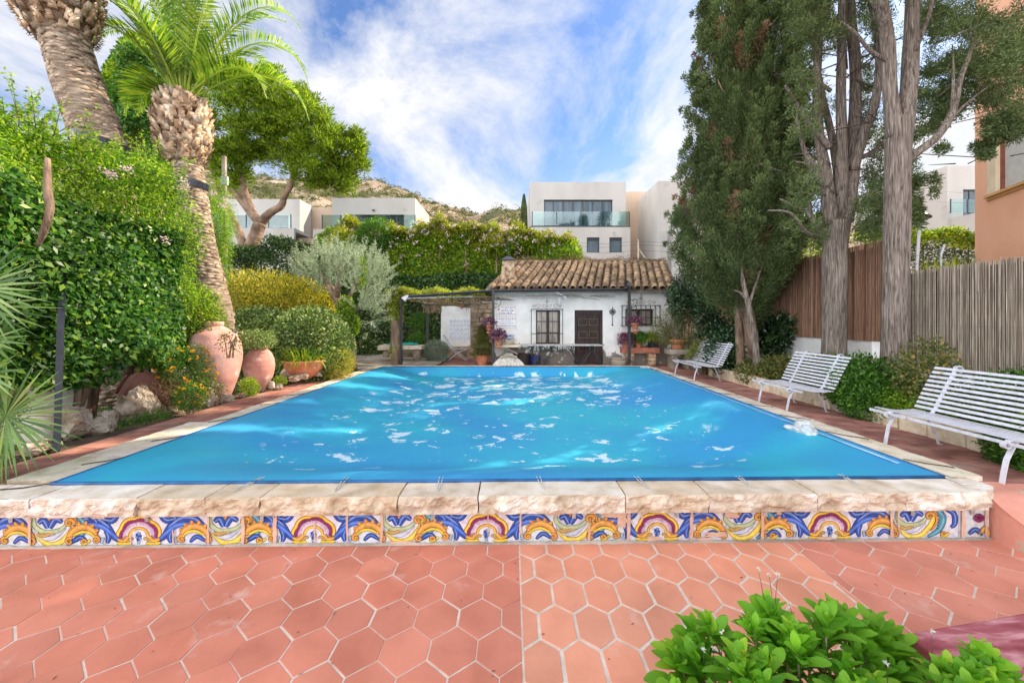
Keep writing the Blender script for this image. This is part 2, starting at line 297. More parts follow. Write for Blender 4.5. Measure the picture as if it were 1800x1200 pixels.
M_rope = mat('dark_rope', [(.3, (.05, .04, .03)), (.7, (.12, .1, .08))], scale=20, rough=.9, bump=0)
M_hill = mat('hill_rock', [(.3, (.1, .07, .045)), (.45, (.22, .16, .1)), (.58, (.34, .26, .18)), (.75, (.45, .37, .28))], scale=.09, rough=.95, bump=.9, bscale=.35, dist=3.0, stain=((.1, .1, .045), .035, .5, .6))
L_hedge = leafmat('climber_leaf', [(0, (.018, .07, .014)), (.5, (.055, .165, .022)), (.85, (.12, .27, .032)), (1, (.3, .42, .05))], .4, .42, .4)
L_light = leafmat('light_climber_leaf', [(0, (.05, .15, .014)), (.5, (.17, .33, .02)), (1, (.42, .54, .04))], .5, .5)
L_cyp = leafmat('cypress_spray', [(0, (.06, .09, .034)), (.45, (.12, .165, .06)), (.8, (.18, .235, .09)), (.93, (.21, .21, .1)), (1, (.3, .18, .11))], .15, .7, .15, (1.1, 1.2, .7))
L_pine = leafmat('pine_needle', [(0, (.045, .1, .012)), (.4, (.14, .24, .018)), (1, (.38, .46, .035))], .5, .6, .2)
L_box = leafmat('boxwood_leaf', [(0, (.035, .09, .018)), (.6, (.14, .22, .045)), (1, (.5, .55, .22))], .25, .45, .4)
L_gold = leafmat('golden_leaf', [(0, (.08, .14, .02)), (.35, (.24, .27, .03)), (.65, (.52, .42, .03)), (1, (.75, .6, .1))], .4, .6)
L_olive = leafmat('olive_leaf', [(0, (.2, .26, .14)), (.5, (.32, .38, .25)), (1, (.55, .6, .46))], .3, .5, .4, (1.1, 1.15, .8))
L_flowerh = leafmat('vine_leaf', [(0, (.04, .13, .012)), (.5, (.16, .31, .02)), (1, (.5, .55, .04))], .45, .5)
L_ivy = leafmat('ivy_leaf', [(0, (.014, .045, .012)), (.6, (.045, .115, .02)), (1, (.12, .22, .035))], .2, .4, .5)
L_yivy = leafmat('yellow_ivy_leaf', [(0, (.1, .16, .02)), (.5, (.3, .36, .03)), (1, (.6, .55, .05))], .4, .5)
L_palm = leafmat('palm_leaflet', [(0, (.08, .19, .02)), (.6, (.25, .41, .04)), (1, (.5, .56, .08))], .5, .4, .5)
L_fan = leafmat('fan_palm_blade', [(0, (.05, .13, .025)), (.6, (.13, .27, .05)), (1, (.32, .44, .12))], .3, .4, .5)
L_grass = leafmat('strap_leaf', [(0, (.08, .17, .015)), (.6, (.22, .36, .03)), (1, (.5, .5, .06))], .4, .45)
L_green = leafmat('bright_shrub_leaf', [(0, (.03, .1, .012)), (.6, (.07, .19, .02)), (1, (.16, .32, .04))], .35, .45)
L_pitt = leafmat('mottled_shrub_leaf', [(0, (.04, .07, .02)), (.5, (.12, .15, .035)), (.85, (.24, .22, .06)), (1, (.34, .19, .06))], .3, .5)
L_fore = leafmat('foreground_leaf', [(0, (.04, .15, .014)), (.35, (.12, .34, .022)), (.75, (.24, .49, .035)), (.95, (.44, .6, .05)), (1, (.5, .42, .08))], .45, .5, .3)
L_dark = leafmat('dark_glossy_leaf', [(0, (.012, .035, .012)), (.6, (.025, .065, .02)), (1, (.07, .13, .035))], .15, .3, .6)
L_grey = leafmat('grey_green_leaf', [(0, (.1, .14, .09)), (.6, (.2, .26, .18)), (1, (.36, .42, .32))], .2, .6)
L_purple = leafmat('purple_leaf', [(0, (.06, .02, .045)), (.6, (.17, .045, .1)), (1, (.42, .2, .27))], .15, .5)
L_pinkf = leafmat('pale_pink_petal', [(0, (.68, .42, .5)), (1, (.88, .76, .78))], .3, .6, .2, (1, .9, .95))
L_yelf = leafmat('orange_petal', [(0, (.75, .26, .01)), (1, (.85, .5, .02))], .3, .6, .2, (1, .9, .5))
L_brown = leafmat('dead_leaf', [(0, (.1, .06, .035)), (1, (.3, .19, .1))], .1, .8, .1)
# ============================================================ GROUND
def hillz(x, y):
    if y < 17: return None
    # terrace rise behind the garden
    t = min(1, max(0, (y-18.5)/9)); z = 3.6*t*t*(3-2*t)
    if y > 45:
        # ridge profile in photo pixels at y=260
        d = min(1, (y-45)/215.0); px = 900+x*FP/max(y, 60)
        xs = [-900, -200, 200, 430, 520, 650, 700, 745, 790, 835, 930, 1100, 1300, 1700, 2400, 3200]
        ys = [250, 262, 280, 296, 314, 311, 322, 343, 355, 368, 366, 372, 400, 430, 450, 470]
        hy = float(np.interp(px, xs, ys)); top = (HZ-hy)*260/FP*.99
        z = 3.6+(top-3.6)*(d**1.15)
        if y > 260: z = top-(y-260)*.25
        nz = mnoise.fractal(Vector((x*.03, y*.03, 2.3)), 1.0, 2.1, 6); z += nz*7*min(1, d*1.3)*(1 if y < 250 else .35)
        z += mnoise.fractal(Vector((x*.14, y*.14, 7.3)), 1.0, 2.1, 3)*2.2*min(1, d*2)
    return z
def ground_z(x, y):
    if -5.3 < x < 5.3 and y < 14: return -2.4
    if y < 17 and y > 14.0 and -5.3 < x < 5.3: return -.06
    if y <= 3.6: return -.46
    if y < 17:
        if x > 5.9: return .22
        if x > 5.3: return -.06
        if x < -5.3: return -.03 if y > 3.7 else -.46
    return hillz(x, y)
xs = [-700, -500, -350]+[-260+i*5 for i in range(105)]+[350, 500, 700]
xs = sorted(set(xs+[-40, -30, -20, -14, -10, -7, -5.301, -5.299, -3, 0, 3, 5.299, 5.301, 5.899, 5.901, 7, 10, 14, 20, 30, 40]))
ys = [-60, -20, -5, 0, 3.599, 3.601, 5, 7, 9, 11, 13.999, 14.001, 16.999, 17.001, 18.5, 20, 22, 24, 26, 28, 32, 38, 45]+[50+4*i for i in range(57)]+[290, 340, 420, 600, 1200]
V = []; Fc = []
for y in ys:
    for x in xs:
        z = ground_z(x, y); V.append((x, y, z))
nx = len(xs)
Fc = [(j*nx+i, j*nx+i+1, (j+1)*nx+i+1, (j+1)*nx+i) for j in range(len(ys)-1) for i in range(nx-1)]
jn = ys.index(45)
g = nmesh('ground', V, [f for f in Fc if f[0] < jn*nx], M_soil, None, smooth=False); tag(g, kind='structure')
g = nmesh('hill', V, [f for f in Fc if f[0] >= jn*nx], M_hill, None, smooth=True); tag(g, kind='structure')

# red brick paved deck round the pool
m = MB()
M_deckm = mat('deck_brick', [(.3, (.2, .085, .065)), (.5, (.32, .15, .12)), (.7, (.45, .25, .2))], scale=3, rough=.88, bump=.35, bscale=30, dist=.01, attr='Col', stain=((.3, .23, .18), 2.3, .56, .7))
def paver(x0, x1, y0, y1, nx_, ny_, tint=(1, 1, 1)):
    m.box(x0, x1, y0, y1, -.3, -.006, 1, (1, 1, 1))
    dx = (x1-x0)/nx_; dy = (y1-y0)/ny_
    for j in range(ny_):
        for i in range(-1, nx_):
            a = x0+(i+(.5 if j % 2 else 0))*dx; b = min(a+dx-.012, x1); a = max(a, x0)
            if b-a < .02: continue
            k = random.uniform(.8, 1.15); m.box(a+.0, b, y0+j*dy, y0+(j+1)*dy-.01, -.05, random.uniform(-.002, .003), 0, (k*tint[0], k*tint[1], k*tint[2]))
paver(4.72, 5.82, 4.0, 13.95, 4, 84, (1, .95, .95))
paver(-5.62, -4.7, 3.9, 13.95, 3, 84, (1.15, 1.05, 1.0))
paver(-2.6, 7.4, 13.952, 17.6, 45, 28, (.9, .8, .8))
paver(5.822, 7.2, 11.9, 13.95, 6, 18, (1, .9, .9))
o = m.build('deck', [M_deckm, M_grout]); tag(o, kind='structure')
# concrete slab at the far left corner
m = MB()
n = 26
pts = []
for j in range(n):
    for i in range(n):
        x = -7.6+4.95*i/(n-1); y = 12.7+5.2*j/(n-1)
        if y < 13.9 and x > -4.75: y = 13.9
        pts.append((x, y, .03+.05*mnoise.fractal(Vector((x, y, 3)), 1, 2, 4)+(.03 if j > 4 else 0)))
m.add(pts, [(j*n+i, j*n+i+1, (j+1)*n+i+1, (j+1)*n+i) for j in range(n-1) for i in range(n-1)])
o = m.build('path', M_conc, smooth=True); tag(o, kind='structure')

# ------------------------------------------------------------ hexagonal tile terrace
ZT = -0.40
def clip(poly, a, b, c_):  # keep a*x+b*y<=c
    outp = []
    for i in range(len(poly)):
        p, q = poly[i], poly[(i+1) % len(poly)]
        dp = a*p[0]+b*p[1]-c_; dq = a*q[0]+b*q[1]-c_
        if dp <= 0: outp.append(p)
        if dp*dq < 0:
            t = dp/(dp-dq); outp.append((p[0]+t*(q[0]-p[0]), p[1]+t*(q[1]-p[1])))
    return outp
def front_y(x): return 3.655+.016*x
m = MB()
m.add([(-9, -5, ZT-.004), (9, -5, ZT-.004), (9, 3.8, ZT-.004), (-9, 3.8, ZT-.004)], [(0, 1, 2, 3)], 1)
def hexes(x0, x1, ox, oy, w, side, slant, gr, base, var):
    pitch = side+slant
    for j in range(-34, 9):
        cy = oy+j*pitch; sh = (w/2 if j % 2 else 0)
        for i in range(-45, 46):
            cx = ox+i*w+sh
            if cx < x0-w or cx > x1+w or cy < -4: continue
            jx, jy = random.uniform(-.003, .003), random.uniform(-.003, .003)
            hw = w/2-gr/2*random.uniform(.55, 1.2); s2 = side/2-gr*.2; ss = side/2+slant-gr*.55*random.uniform(.6, 1.3)
            p = [(cx+jx+hw, cy+jy-s2), (cx+jx+hw, cy+jy+s2), (cx+jx, cy+jy+ss), (cx+jx-hw, cy+jy+s2), (cx+jx-hw, cy+jy-s2), (cx+jx, cy+jy-ss)]
            p = clip(p, 1, 0, x1-.006); p = clip(p, -1, 0, -(x0+.006)); p = clip(p, -.016, 1, 3.655-.004)
            if len(p) < 3: continue
            k = random.uniform(1-var, 1+var); h = random.uniform(-.04, .04)
            c_ = (base[0]*k, base[1]*k*(1+h), base[2]*k*(1+h*1.5))
            z = ZT+random.uniform(-.0012, .0012); n_ = len(p)
            cxx = sum(q[0] for q in p)/n_; cyy = sum(q[1] for q in p)/n_
            inn = [(cxx+(q[0]-cxx)*.985, cyy+(q[1]-cyy)*.985) for q in p]
            vs = [(q[0], q[1], z-.012) for q in p]+[(q[0], q[1], z-.002) for q in p]+[(q[0], q[1], z) for q in inn]
            fs = [tuple(range(2*n_, 3*n_))]
            for a in range(n_):
                b_ = (a+1) % n_; fs += [(a, b_, n_+b_, n_+a), (n_+a, n_+b_, 2*n_+b_, 2*n_+a)]
            m.add(vs, fs, 0, c_)
BX1, BX2 = .065, 2.53
hexes(-9, BX1, -.22+.1475, 3.0, .295, .151, .116, .012, (.58, .2, .128), .09)
hexes(BX1, BX2, .303+.1215, 2.97, .243, .216, .093, .022, (.68, .28, .172), .08)
hexes(BX2, 5.6, 2.53+.24, 3.115, .312, .14, .118, .011, (.59, .222, .15), .09)
o = m.build('terrace', [M_tile, M_grout]); tag(o, kind='structure')
# ramp climbing to the deck beyond the pool corner
m = MB()
vs = []; nn = 14
for j in range(nn):
    for i in range(nn):
        x = 4.49+4.2*i/(nn-1); t = j/(nn-1); y = 3.2+.83*t; tt = min(1, t*1.45); vs.append((x+.04*mnoise.noise(Vector((y*4, 1, 2))), y, -.4+.395*(tt**.8)+.002+.012*mnoise.noise(Vector((x*3, y*3, 5)))))
m.add(vs, [(j*nn+i, j*nn+i+1, (j+1)*nn+i+1, (j+1)*nn+i) for j in range(nn-1) for i in range(nn-1)])
m.add([(4.49, 3.2, -.42), (4.49, 4.03, -.42), (4.49, 4.03, -.005)]+[(4.49, 3.2+.83*t, -.4+.395*(min(1, t*1.45)**.8)) for t in (.7, .5, .3, .15, .05, 0)], [tuple(range(9))])
M_ramp = mat('ramp_tile', [(.3, (.58, .24, .17)), (.6, (.68, .32, .24))], scale=2.5, rough=.85, bump=.4, bscale=20, stain=((.42, .4, .3), 3.2, .56, .62))
o = m.build('ramp', M_ramp, smooth=True); tag(o, kind='structure')

# ============================================================ POOL
pool = thing('swimming_pool', 'raised rectangular swimming pool edged with pale limestone coping and a painted tile band', 'swimming pool', (0, 8.5, 0))
ZC = .05
# basin
m = MB()
m.box(-4.45, -4.3, 3.9, 13.5, -1.6, -.115); m.box(4.3, 4.45, 3.9, 13.5, -1.6, -.115); m.box(-4.3, 4.3, 13.4, 13.5, -1.6, -.115); m.box(-4.3, 4.3, 3.9, 4.0, -1.6, -.115); m.box(-4.45, 4.45, 3.9, 13.5, -1.8, -1.6)
M_basin = mat('basin_paint', [(.3, (.3, .55, .65)), (.7, (.45, .68, .75))], bump=.1, rough=.5)
m.build('basin', M_basin, pool)
# retaining wall under the front coping
m = MB()
vs = [(-5.6, front_y(-5.6)+.012, -.5), (4.47, front_y(4.47)+.012, -.5), (4.47, front_y(4.47)+.012, -.113), (-5.6, front_y(-5.6)+.012, -.113)]
vs += [(x, 3.95, z) for x, y, z in vs]
m.add(vs, [(0, 1, 2, 3), (1, 5, 6, 2), (0, 4, 5, 1), (3, 2, 6, 7), (4, 7, 6, 5)])
m.build('retaining_wall', M_patch, pool)
def rough_block(x0, x1, y0, y1, z0, z1, front=True, side=0, cc=(1, 1, 1), rot=None, name='coping_stone', amp=.05, mats=None, parent=pool, yoff=None, cut=None):
    """coping stone: smooth top, chiselled face toward -Y (front) or +-X (side)"""
    nx_, nz_ = max(4, int((x1-x0)/.035)), 7; ny_ = max(3, int((y1-y0)/.06))
    if side: nx_, ny_ = 4, max(5, int((y1-y0)/.05))
    seed = random.uniform(0, 99); m = MB(); nx_ = nx_*(2 if front else 1); nz_ = 12 if front else 5
    def P(i, j, k):
        x = x0+(x1-x0)*i/nx_; y = y0+(y1-y0)*j/ny_; z = z0+(z1-z0)*k/nz_
        v = Vector((x*6+seed, y*6, z*9)); n_ = mnoise.fractal(v, .9, 2.2, 4)
        if front:
            f = max(0, 1-j/ny_*3); e = math.sin(math.pi*min(1, k/nz_))*.35+.65
            y -= f*(.014+amp*n_)*e*(0.35 if k == nz_ else 1)
            if k == nz_: y -= .006*n_
            if k == 0: z += .012*n_
            if k < nz_: x += .007*mnoise.noise(v*1.3)*(1 if i in (0, nx_) else .4)
            elif i == 0: x += .004
            elif i == nx_: x -= .004
        if side:
            e = (i == nx_ and side > 0) or (i == 0 and side < 0)
            if e: x += side*(.02*n_)
        z += .003*mnoise.noise(Vector((x*3, y*3, seed))) if k == nz_ else 0
        if yoff: y += yoff(x)
        if cut: x, y = cut(x, y)
        return (x, y, z)
    idx = {}
    def vi(i, j, k):
        if (i, j, k) not in idx: idx[(i, j, k)] = len(m.v); m.v.append(P(i, j, k))
        return idx[(i, j, k)]
    def q(a, b, c_, d, mi): m.f.append([a, b, c_, d]); m.m.append(mi); m.c.append(cc)
    for i in range(nx_):
        for j in range(ny_):
            q(vi(i, j, nz_), vi(i+1, j, nz_), vi(i+1, j+1, nz_), vi(i, j+1, nz_), 0)
            q(vi(i, j, 0), vi(i, j+1, 0), vi(i+1, j+1, 0), vi(i+1, j, 0), 1)
    for i in range(nx_):
        for k in range(nz_):
            q(vi(i, 0, k), vi(i+1, 0, k), vi(i+1, 0, k+1), vi(i, 0, k+1), 1)
            q(vi(i+1, ny_, k), vi(i, ny_, k), vi(i, ny_, k+1), vi(i+1, ny_, k+1), 1)
    for j in range(ny_):
        for k in range(nz_):
            q(vi(0, j+1, k), vi(0, j, k), vi(0, j, k+1), vi(0, j+1, k+1), 1)
            q(vi(nx_, j, k), vi(nx_, j+1, k), vi(nx_, j+1, k+1), vi(nx_, j, k+1), 1)
    return m.build(name, mats or [M_coping, M_rough], parent)
edges = [-110, -20, 80, 255, 372, 466, 703, 841, 1098, 1245, 1437, 1596, 1786]
cols = [(1, 1, 1), (1.02, 1.01, 1.02), (1.1, 1.1, 1.12), (.93, .86, .77), (.93, .85, .75), (.93, .84, .73), (.93, .88, .84), (1.03, 1.02, 1.0), (.95, .86, .76), (.98, .93, .88), (1.0, .95, .9), (1.12, 1.13, 1.16)]
X = lambda p: (p-900)*3.64/FP
def cutc(x, y):
    # broken, rounded near right corner
    if x > 4.4 and y < 3.85:
        t = (x-4.4)/.25; y = max(y, 3.72+.25*max(0, t-.35)**1.3)
    return x, y
for i in range(len(edges)-1):
    rough_block(X(edges[i])+.004, X(edges[i+1])-.004, 0, .31, -.112, ZC+random.uniform(-.002, .003), cc=cols[i], yoff=lambda x: front_y(x)-.05, cut=cutc if i == len(edges)-2 else None)
# side and back coping
def run(x0, x1, y0, y1, along, n_, sd):
    L_ = (y1-y0) if along == 'y' else (x1-x0); cuts = [0]
    for i in range(n_-1): cuts.append((i+1+random.uniform(-.2, .2))/n_)
    cuts.append(1)
    for a, b in zip(cuts, cuts[1:]):
        k = random.uniform(.93, 1.1); cc_ = (k, k*random.uniform(.96, 1), k*random.uniform(.9, .99))
        if along == 'y': rough_block(x0, x1, y0+L_*a+.004, y0+L_*b-.004, -.11, ZC+random.uniform(-.003, .003), front=False, side=sd, cc=cc_)
        else: rough_block(x0+L_*a+.004, x0+L_*b-.004, y0, y1, -.11, ZC+random.uniform(-.003, .003), front=False, cc=cc_)
run(-5.02, -4.44, 3.95, 6.2, 'y', 3, -1); run(-4.78, -4.4, 6.21, 13.38, 'y', 10, -1)
run(4.46, 4.8, 4.05, 13.38, 'y', 13, 1)
run(-4.75, 4.76, 13.39, 13.93, 'x', 11, 0)

# ---------------------------------------------------------------- painted tile band
m = MB(); T = 60.3*3.64/FP                      # tile size
ZB0, ZB1 = -.398, -.116
def bp(u, v, lay): # u in metres along x
    y = front_y(u)-.002-.0004*lay
    return (u, y, ZB0+v*(ZB1-ZB0))
WHT = (.65, .64, .66); NAV = (.015, .025, .12); BLU = (.025, .085, .36); LBL = (.17, .28, .6); ORG = (.66, .3, .07); DOR = (.42, .13, .02); YEL = (.78, .56, .06); GRN = (.42, .5, .27); TEA = (.06, .27, .36); PUR = (.22, .03, .11); OCH = (.5, .32, .1); GRY = (.55, .58, .66)
def poly(pts, c_, lay, X0, mir=1):
    if mir < 0: pts = pts[::-1]
    m.add([bp(X0+mir*p[0]*T, p[1], lay) for p in pts], [tuple(range(len(pts)))], 0, c_)
def spline(P_, n_=22):
    P_ = [P_[0]]+list(P_)+[P_[-1]]; o_ = []
    for i in range(1, len(P_)-2):
        for k in range(n_//(len(P_)-3)+1):
            t = k/(n_//(len(P_)-3)+1); a, b, c_, d = [np.array(q, float) for q in P_[i-1:i+3]]
            o_.append(.5*((2*b)+(-a+c_)*t+(2*a-5*b+4*c_-d)*t*t+(-a+3*b-3*c_+d)*t**3))
    o_.append(np.array(P_[-2], float)); return o_
def stroke(P_, w0, w1, w2, c_, lay, X0, mir=1, off=0.0, outline=True, hi=None, n_=22):
    sp = spline(P_, n_); N_ = len(sp)
    def ribbon(grow, cc_, ly, o2=0., ws=1.):
        vs = []
        for i, p in enumerate(sp):
            d = sp[min(i+1, N_-1)]-sp[max(i-1, 0)]; d = d/(np.linalg.norm(d)+1e-9); nn_ = np.array([-d[1], d[0]])
            t = i/(N_-1); w = (w0*(1-t)**2+2*w1*t*(1-t)*1.0+w2*t*t)
            w = w*1.0*ws+grow; q = p+nn_*o2*w
            vs.append(bp(X0+mir*(q[0]+nn_[0]*w/2)*T, min(max(q[1]+nn_[1]*w/2, .0), .995), ly)); vs.append(bp(X0+mir*(q[0]-nn_[0]*w/2)*T, min(max(q[1]-nn_[1]*w/2, .0), .995), ly))
        fs = [(2*i, 2*i+1, 2*i+3, 2*i+2) if mir < 0 else (2*i, 2*i+2, 2*i+3, 2*i+1) for i in range(N_-1)]
        m.add(vs, fs, 0, cc_)
    if outline: ribbon(.035, tuple(x*.3 for x in c_), lay)
    ribbon(0, c_, lay+1)
    if hi: ribbon(-.02, hi, lay+2, .28, .38)
def spiral(cx, cy, r, a0, turns, sgn=1, n_=14): return [(cx+r*(1-i/n_*.85)*math.cos(a0+sgn*turns*6.283*i/n_), cy+r*(1-i/n_*.85)*math.sin(a0+sgn*turns*6.283*i/n_)) for i in range(n_+1)]
def shell(X0):
    def sc(r, a): return (math.cos(a)*r*1.0, .3+math.sin(a)*r*1.02)
    def ring(rf, c_, lay, a0=-.12, a1=math.pi+.12, N_=72):
        o_ = [sc(rf(a0+(a1-a0)*i/N_), a0+(a1-a0)*i/N_) for i in range(N_+1)]
        poly(o_+[(0, .3)], c_, lay, X0) if False else None
        for i in range(N_): m.add([bp(X0, .3, lay)]+[bp(X0+o_[i+k][0]*T, o_[i+k][1], lay) for k in (0, 1)], [(0, 1, 2)], 0, c_)
    lob = lambda a: .045*abs(math.sin(a*3.5+.5*math.pi*0))
    ring(lambda a: .60+lob(a)+.03, DOR, 1); ring(lambda a: .60+lob(a), YEL, 2); ring(lambda a: .535+lob(a), DOR, 3); ring(lambda a: .52+lob(a), PUR, 4)
    ring(lambda a: .43+lob(a)*.6, (.5, .3, .42), 5)
    for k in range(44):   # radial brush streaks
        a = .05+(math.pi-.1)*(k+random.uniform(-.3, .3))/43; r0 = .3; r1 = random.uniform(.4, .5)
        p, q = sc(r0, a), sc(r1, a); d = .012
        m.add([bp(X0+(p[0]-d*math.sin(a))*T, p[1]+d*math.cos(a), 6), bp(X0+q[0]*T, q[1], 6), bp(X0+(p[0]+d*math.sin(a))*T, p[1]-d*math.cos(a), 6)], [(0, 2, 1)], 0, WHT if k % 2 else (.75, .62, .7))
    ring(lambda a: .34, WHT, 7); ring(lambda a: .315, DOR, 8); ring(lambda a: .3, ORG, 9); ring(lambda a: .27, YEL, 10); ring(lambda a: .235, DOR, 11); ring(lambda a: .22, WHT, 12)
    poly([(-.5, 0), (.5, 0), (.33, .3), (-.33, .3)], WHT, 12.5, X0)
    for k in range(6):
        a = k*math.pi/3+.3; stroke([(0, .3), (math.cos(a)*.09, .3+math.sin(a)*.15)], .03, .1, .02, LBL if k % 2 else BLU, 14, X0, n_=5)
    stroke([(0, .25), (0, .05)], .05, .1, .03, (.3, .4, .5), 13, X0, n_=5)
    for s_ in (-1, 1):
        stroke([(.6, .22), (.42, .16), (.3, .3)], .05, .14, .1, ORG, 14, X0, s_, hi=YEL, n_=10)
        stroke([(.62, .1), (.4, .06), (.2, .1)], .05, .13, .04, YEL, 16, X0, s_, hi=ORG, n_=10)
        stroke([(.3, .14), (.22, .24), (.14, .2)], .05, .1, .03, OCH, 13, X0, s_, n_=8)
def scroll(X0, mir):
    # blue acanthus sweeping from the shell foot up and over
    stroke([(.52, .14), (.72, .3), (.95, .66), (1.25, .87), (1.6, .82), (1.9, .5)], .08, .34, .14, BLU, 2, X0, mir, hi=LBL, n_=34)
    stroke([(.58, .2), (.8, .42), (1.05, .62), (1.35, .68), (1.7, .62)], .06, .2, .08, (.06, .16, .6), 5, X0, mir, hi=LBL, n_=26)
    stroke([(.62, .98), (.78, .8), (1.05, .86), (.95, .95)], .14, .24, .1, BLU, 2, X0, mir, hi=LBL, n_=14)
    stroke([(.95, .5), (.86, .3), (.9, .08)], .08, .22, .04, BLU, 3, X0, mir, hi=LBL, n_=14)
    stroke([(1.45, .1), (1.65, .28), (1.9, .12)], .03, .2, .03, BLU, 6, X0, mir, hi=LBL, n_=12)
    # orange acanthus
    for k in range(5):
        a = 2.7-k*.5; cx, cy = 1.58+.34*math.cos(a), .36+.3*math.sin(a)
        stroke([(cx, cy), (cx+.13*math.cos(a+.3), cy+.15*math.sin(a+.3))], .12, .12, .03, ORG, 8, X0, mir, hi=(.85, .45, .15), n_=6)
    stroke([(1.2, .14), (1.28, .46), (1.55, .62), (1.85, .5), (2.02, .2)], .1, .22, .12, ORG, 9, X0, mir, hi=(.85, .45, .12), n_=26)
    stroke([(1.2, .2), (1.35, .4), (1.6, .46), (1.85, .34)], .03, .09, .05, YEL, 12, X0, mir, n_=16)
    stroke(spiral(1.22, .2, .12, 1.2, 1.1, 1), .07, .06, .03, ORG, 13, X0, mir, n_=30)
    stroke(spiral(1.96, .16, .12, 2.2, 1.1, -1), .07, .06, .03, ORG, 13, X0, mir, n_=30)
    stroke([(1.02, .28), (1.06, .08)], .06, .1, .04, (.3, .42, .52), 6, X0, mir, n_=5)
def crescent(X0, mir):
    # green and yellow crescent with blue leaves over it
    stroke([(2.1, .42), (2.35, .1), (2.75, .12), (3.1, .55), (3.05, .9), (2.95, .72)], .1, .2, .06, YEL, 2, X0, mir, hi=(.85, .7, .2), n_=34)
    stroke([(2.08, .5), (2.3, .28), (2.6, .3), (2.9, .6)], .08, .16, .06, GRY, 4, X0, mir, n_=18)
    stroke([(2.03, .9), (2.05, .66), (2.3, .46), (2.7, .5), (2.92, .68)], .06, .2, .06, GRN, 6, X0, mir, hi=(.5, .58, .36), n_=26)
    for k in range(6): stroke([(2.22+k*.075, .36-k*.0), (2.25+k*.07, .46)], .02, .03, .02, OCH, 9, X0, mir, outline=False, n_=4)
    stroke([(2.12, .4), (2.3, .34), (2.5, .42)], .06, .13, .04, OCH, 8, X0, mir, n_=10)
    stroke([(2.42, .58), (2.3, .84), (2.14, .74)], .1, .28, .06, BLU, 5, X0, mir, hi=LBL, n_=14)
    stroke([(2.46, .58), (2.62, .86), (2.82, .76)], .1, .28, .06, BLU, 5, X0, mir, hi=LBL, n_=14)
    stroke([(2.47, .95), (2.47, .8)], .1, .1, .04, ORG, 4, X0, mir, n_=4)
    stroke(spiral(3.02, .74, .14, 0, 1.1, 1), .09, .07, .03, ORG, 9, X0, mir, n_=30)
    stroke([(3.2, .98), (3.42, .7), (3.3, .3), (2.95, .06)], .12, .3, .04, TEA, 3, X0, mir, hi=(.2, .45, .5), n_=24)
    stroke([(3.15, .95), (3.24, .6), (3.05, .26)], .05, .09, .02, ORG, 6, X0, mir, n_=18)
    for k in range(5): stroke([(3.24, .75-k*.1), (3.3, .72-k*.1)], .02, .03, .01, NAV, 8, X0, mir, outline=False, n_=4)
    stroke([(3.5, .96), (3.75, .82), (3.78, .5), (3.66, .36)], .06, .26, .05, BLU, 3, X0, mir, hi=LBL, n_=18)
    stroke([(3.62, .2), (3.42, .06), (3.38, .22)], .05, .1, .05, YEL, 6, X0, mir, hi=ORG, n_=12)
    stroke(spiral(3.42, .14, .08, 0, 1, 1), .05, .05, .02, ORG, 8, X0, mir, n_=16)
XB0, XB1 = -5.0, X(1758)
# glazed white tile ground, one pane per tile, jittered
k = 0; x = X(255)-T*12
while x < XB1:
    xe = min(x+T-.003, XB1); c_ = tuple(v*random.uniform(.95, 1.03) for v in WHT)
    if xe > XB0: m.add([bp(x, .0, 0), bp(xe, 0, 0), bp(xe, 1, 0), bp(x, 1, 0)], [(0, 1, 2, 3)], 0, c_)
    x += T
for sx, mi in ((-49, 1), (252, 1), (553, 1), (855, 1), (1157, 1), (1467, -1)):
    X0 = X(sx)
    shell(X0); scroll(X0, 1); scroll(X0, -1)
for sx in (-49, 252, 553, 855, 1157): crescent(X(sx), 1)
crescent(X(1467), 1)
# rough grey mortar fillet along the foot of the band
fm = MB(); nf = 260; vs_ = []
for i in range(nf+1):
    x = -5.0+(XB1+5.0)*i/nf; y = front_y(x); n_ = mnoise.fractal(Vector((x*6, 1.3, 4)), .8, 2.2, 5); h = .012+.012*n_; d_ = .018+.02*abs(mnoise.fractal(Vector((x*7, 5, 1)), .8, 2.2, 5))
    vs_ += [(x, y-.016, ZB0+max(.004, h)), (x, y-.016-d_*.5, ZB0+.003+max(0, h*.35)), (x, y-.016-d_, ZT-.0015)]
fm.add(vs_, [(i*3+k, (i+1)*3+k, (i+1)*3+k+1, i*3+k+1) for i in range(nf) for k in (0, 1)]); fm.build('mortar_fillet', M_conc, pool, smooth=True)
# last flower tile
xf = X(1738)
for k in range(6):
    a = k*math.pi/3; stroke([(0, .68), (math.cos(a)*.16, .68+.14*math.sin(a))], .05, .16, .08, PUR, 22, xf, n_=5)
stroke([(-.3, .15), (-.1, .3), (.1, .1)], .05, .22, .03, BLU, 20, xf, hi=LBL, n_=10); stroke([(.0, .12), (.2, .35), (.3, .1)], .08, .18, .05, ORG, 20, xf, hi=YEL, n_=10)
m.v = [v for v in m.v]
o = m.build('painted_tile_band', M_paint, pool)
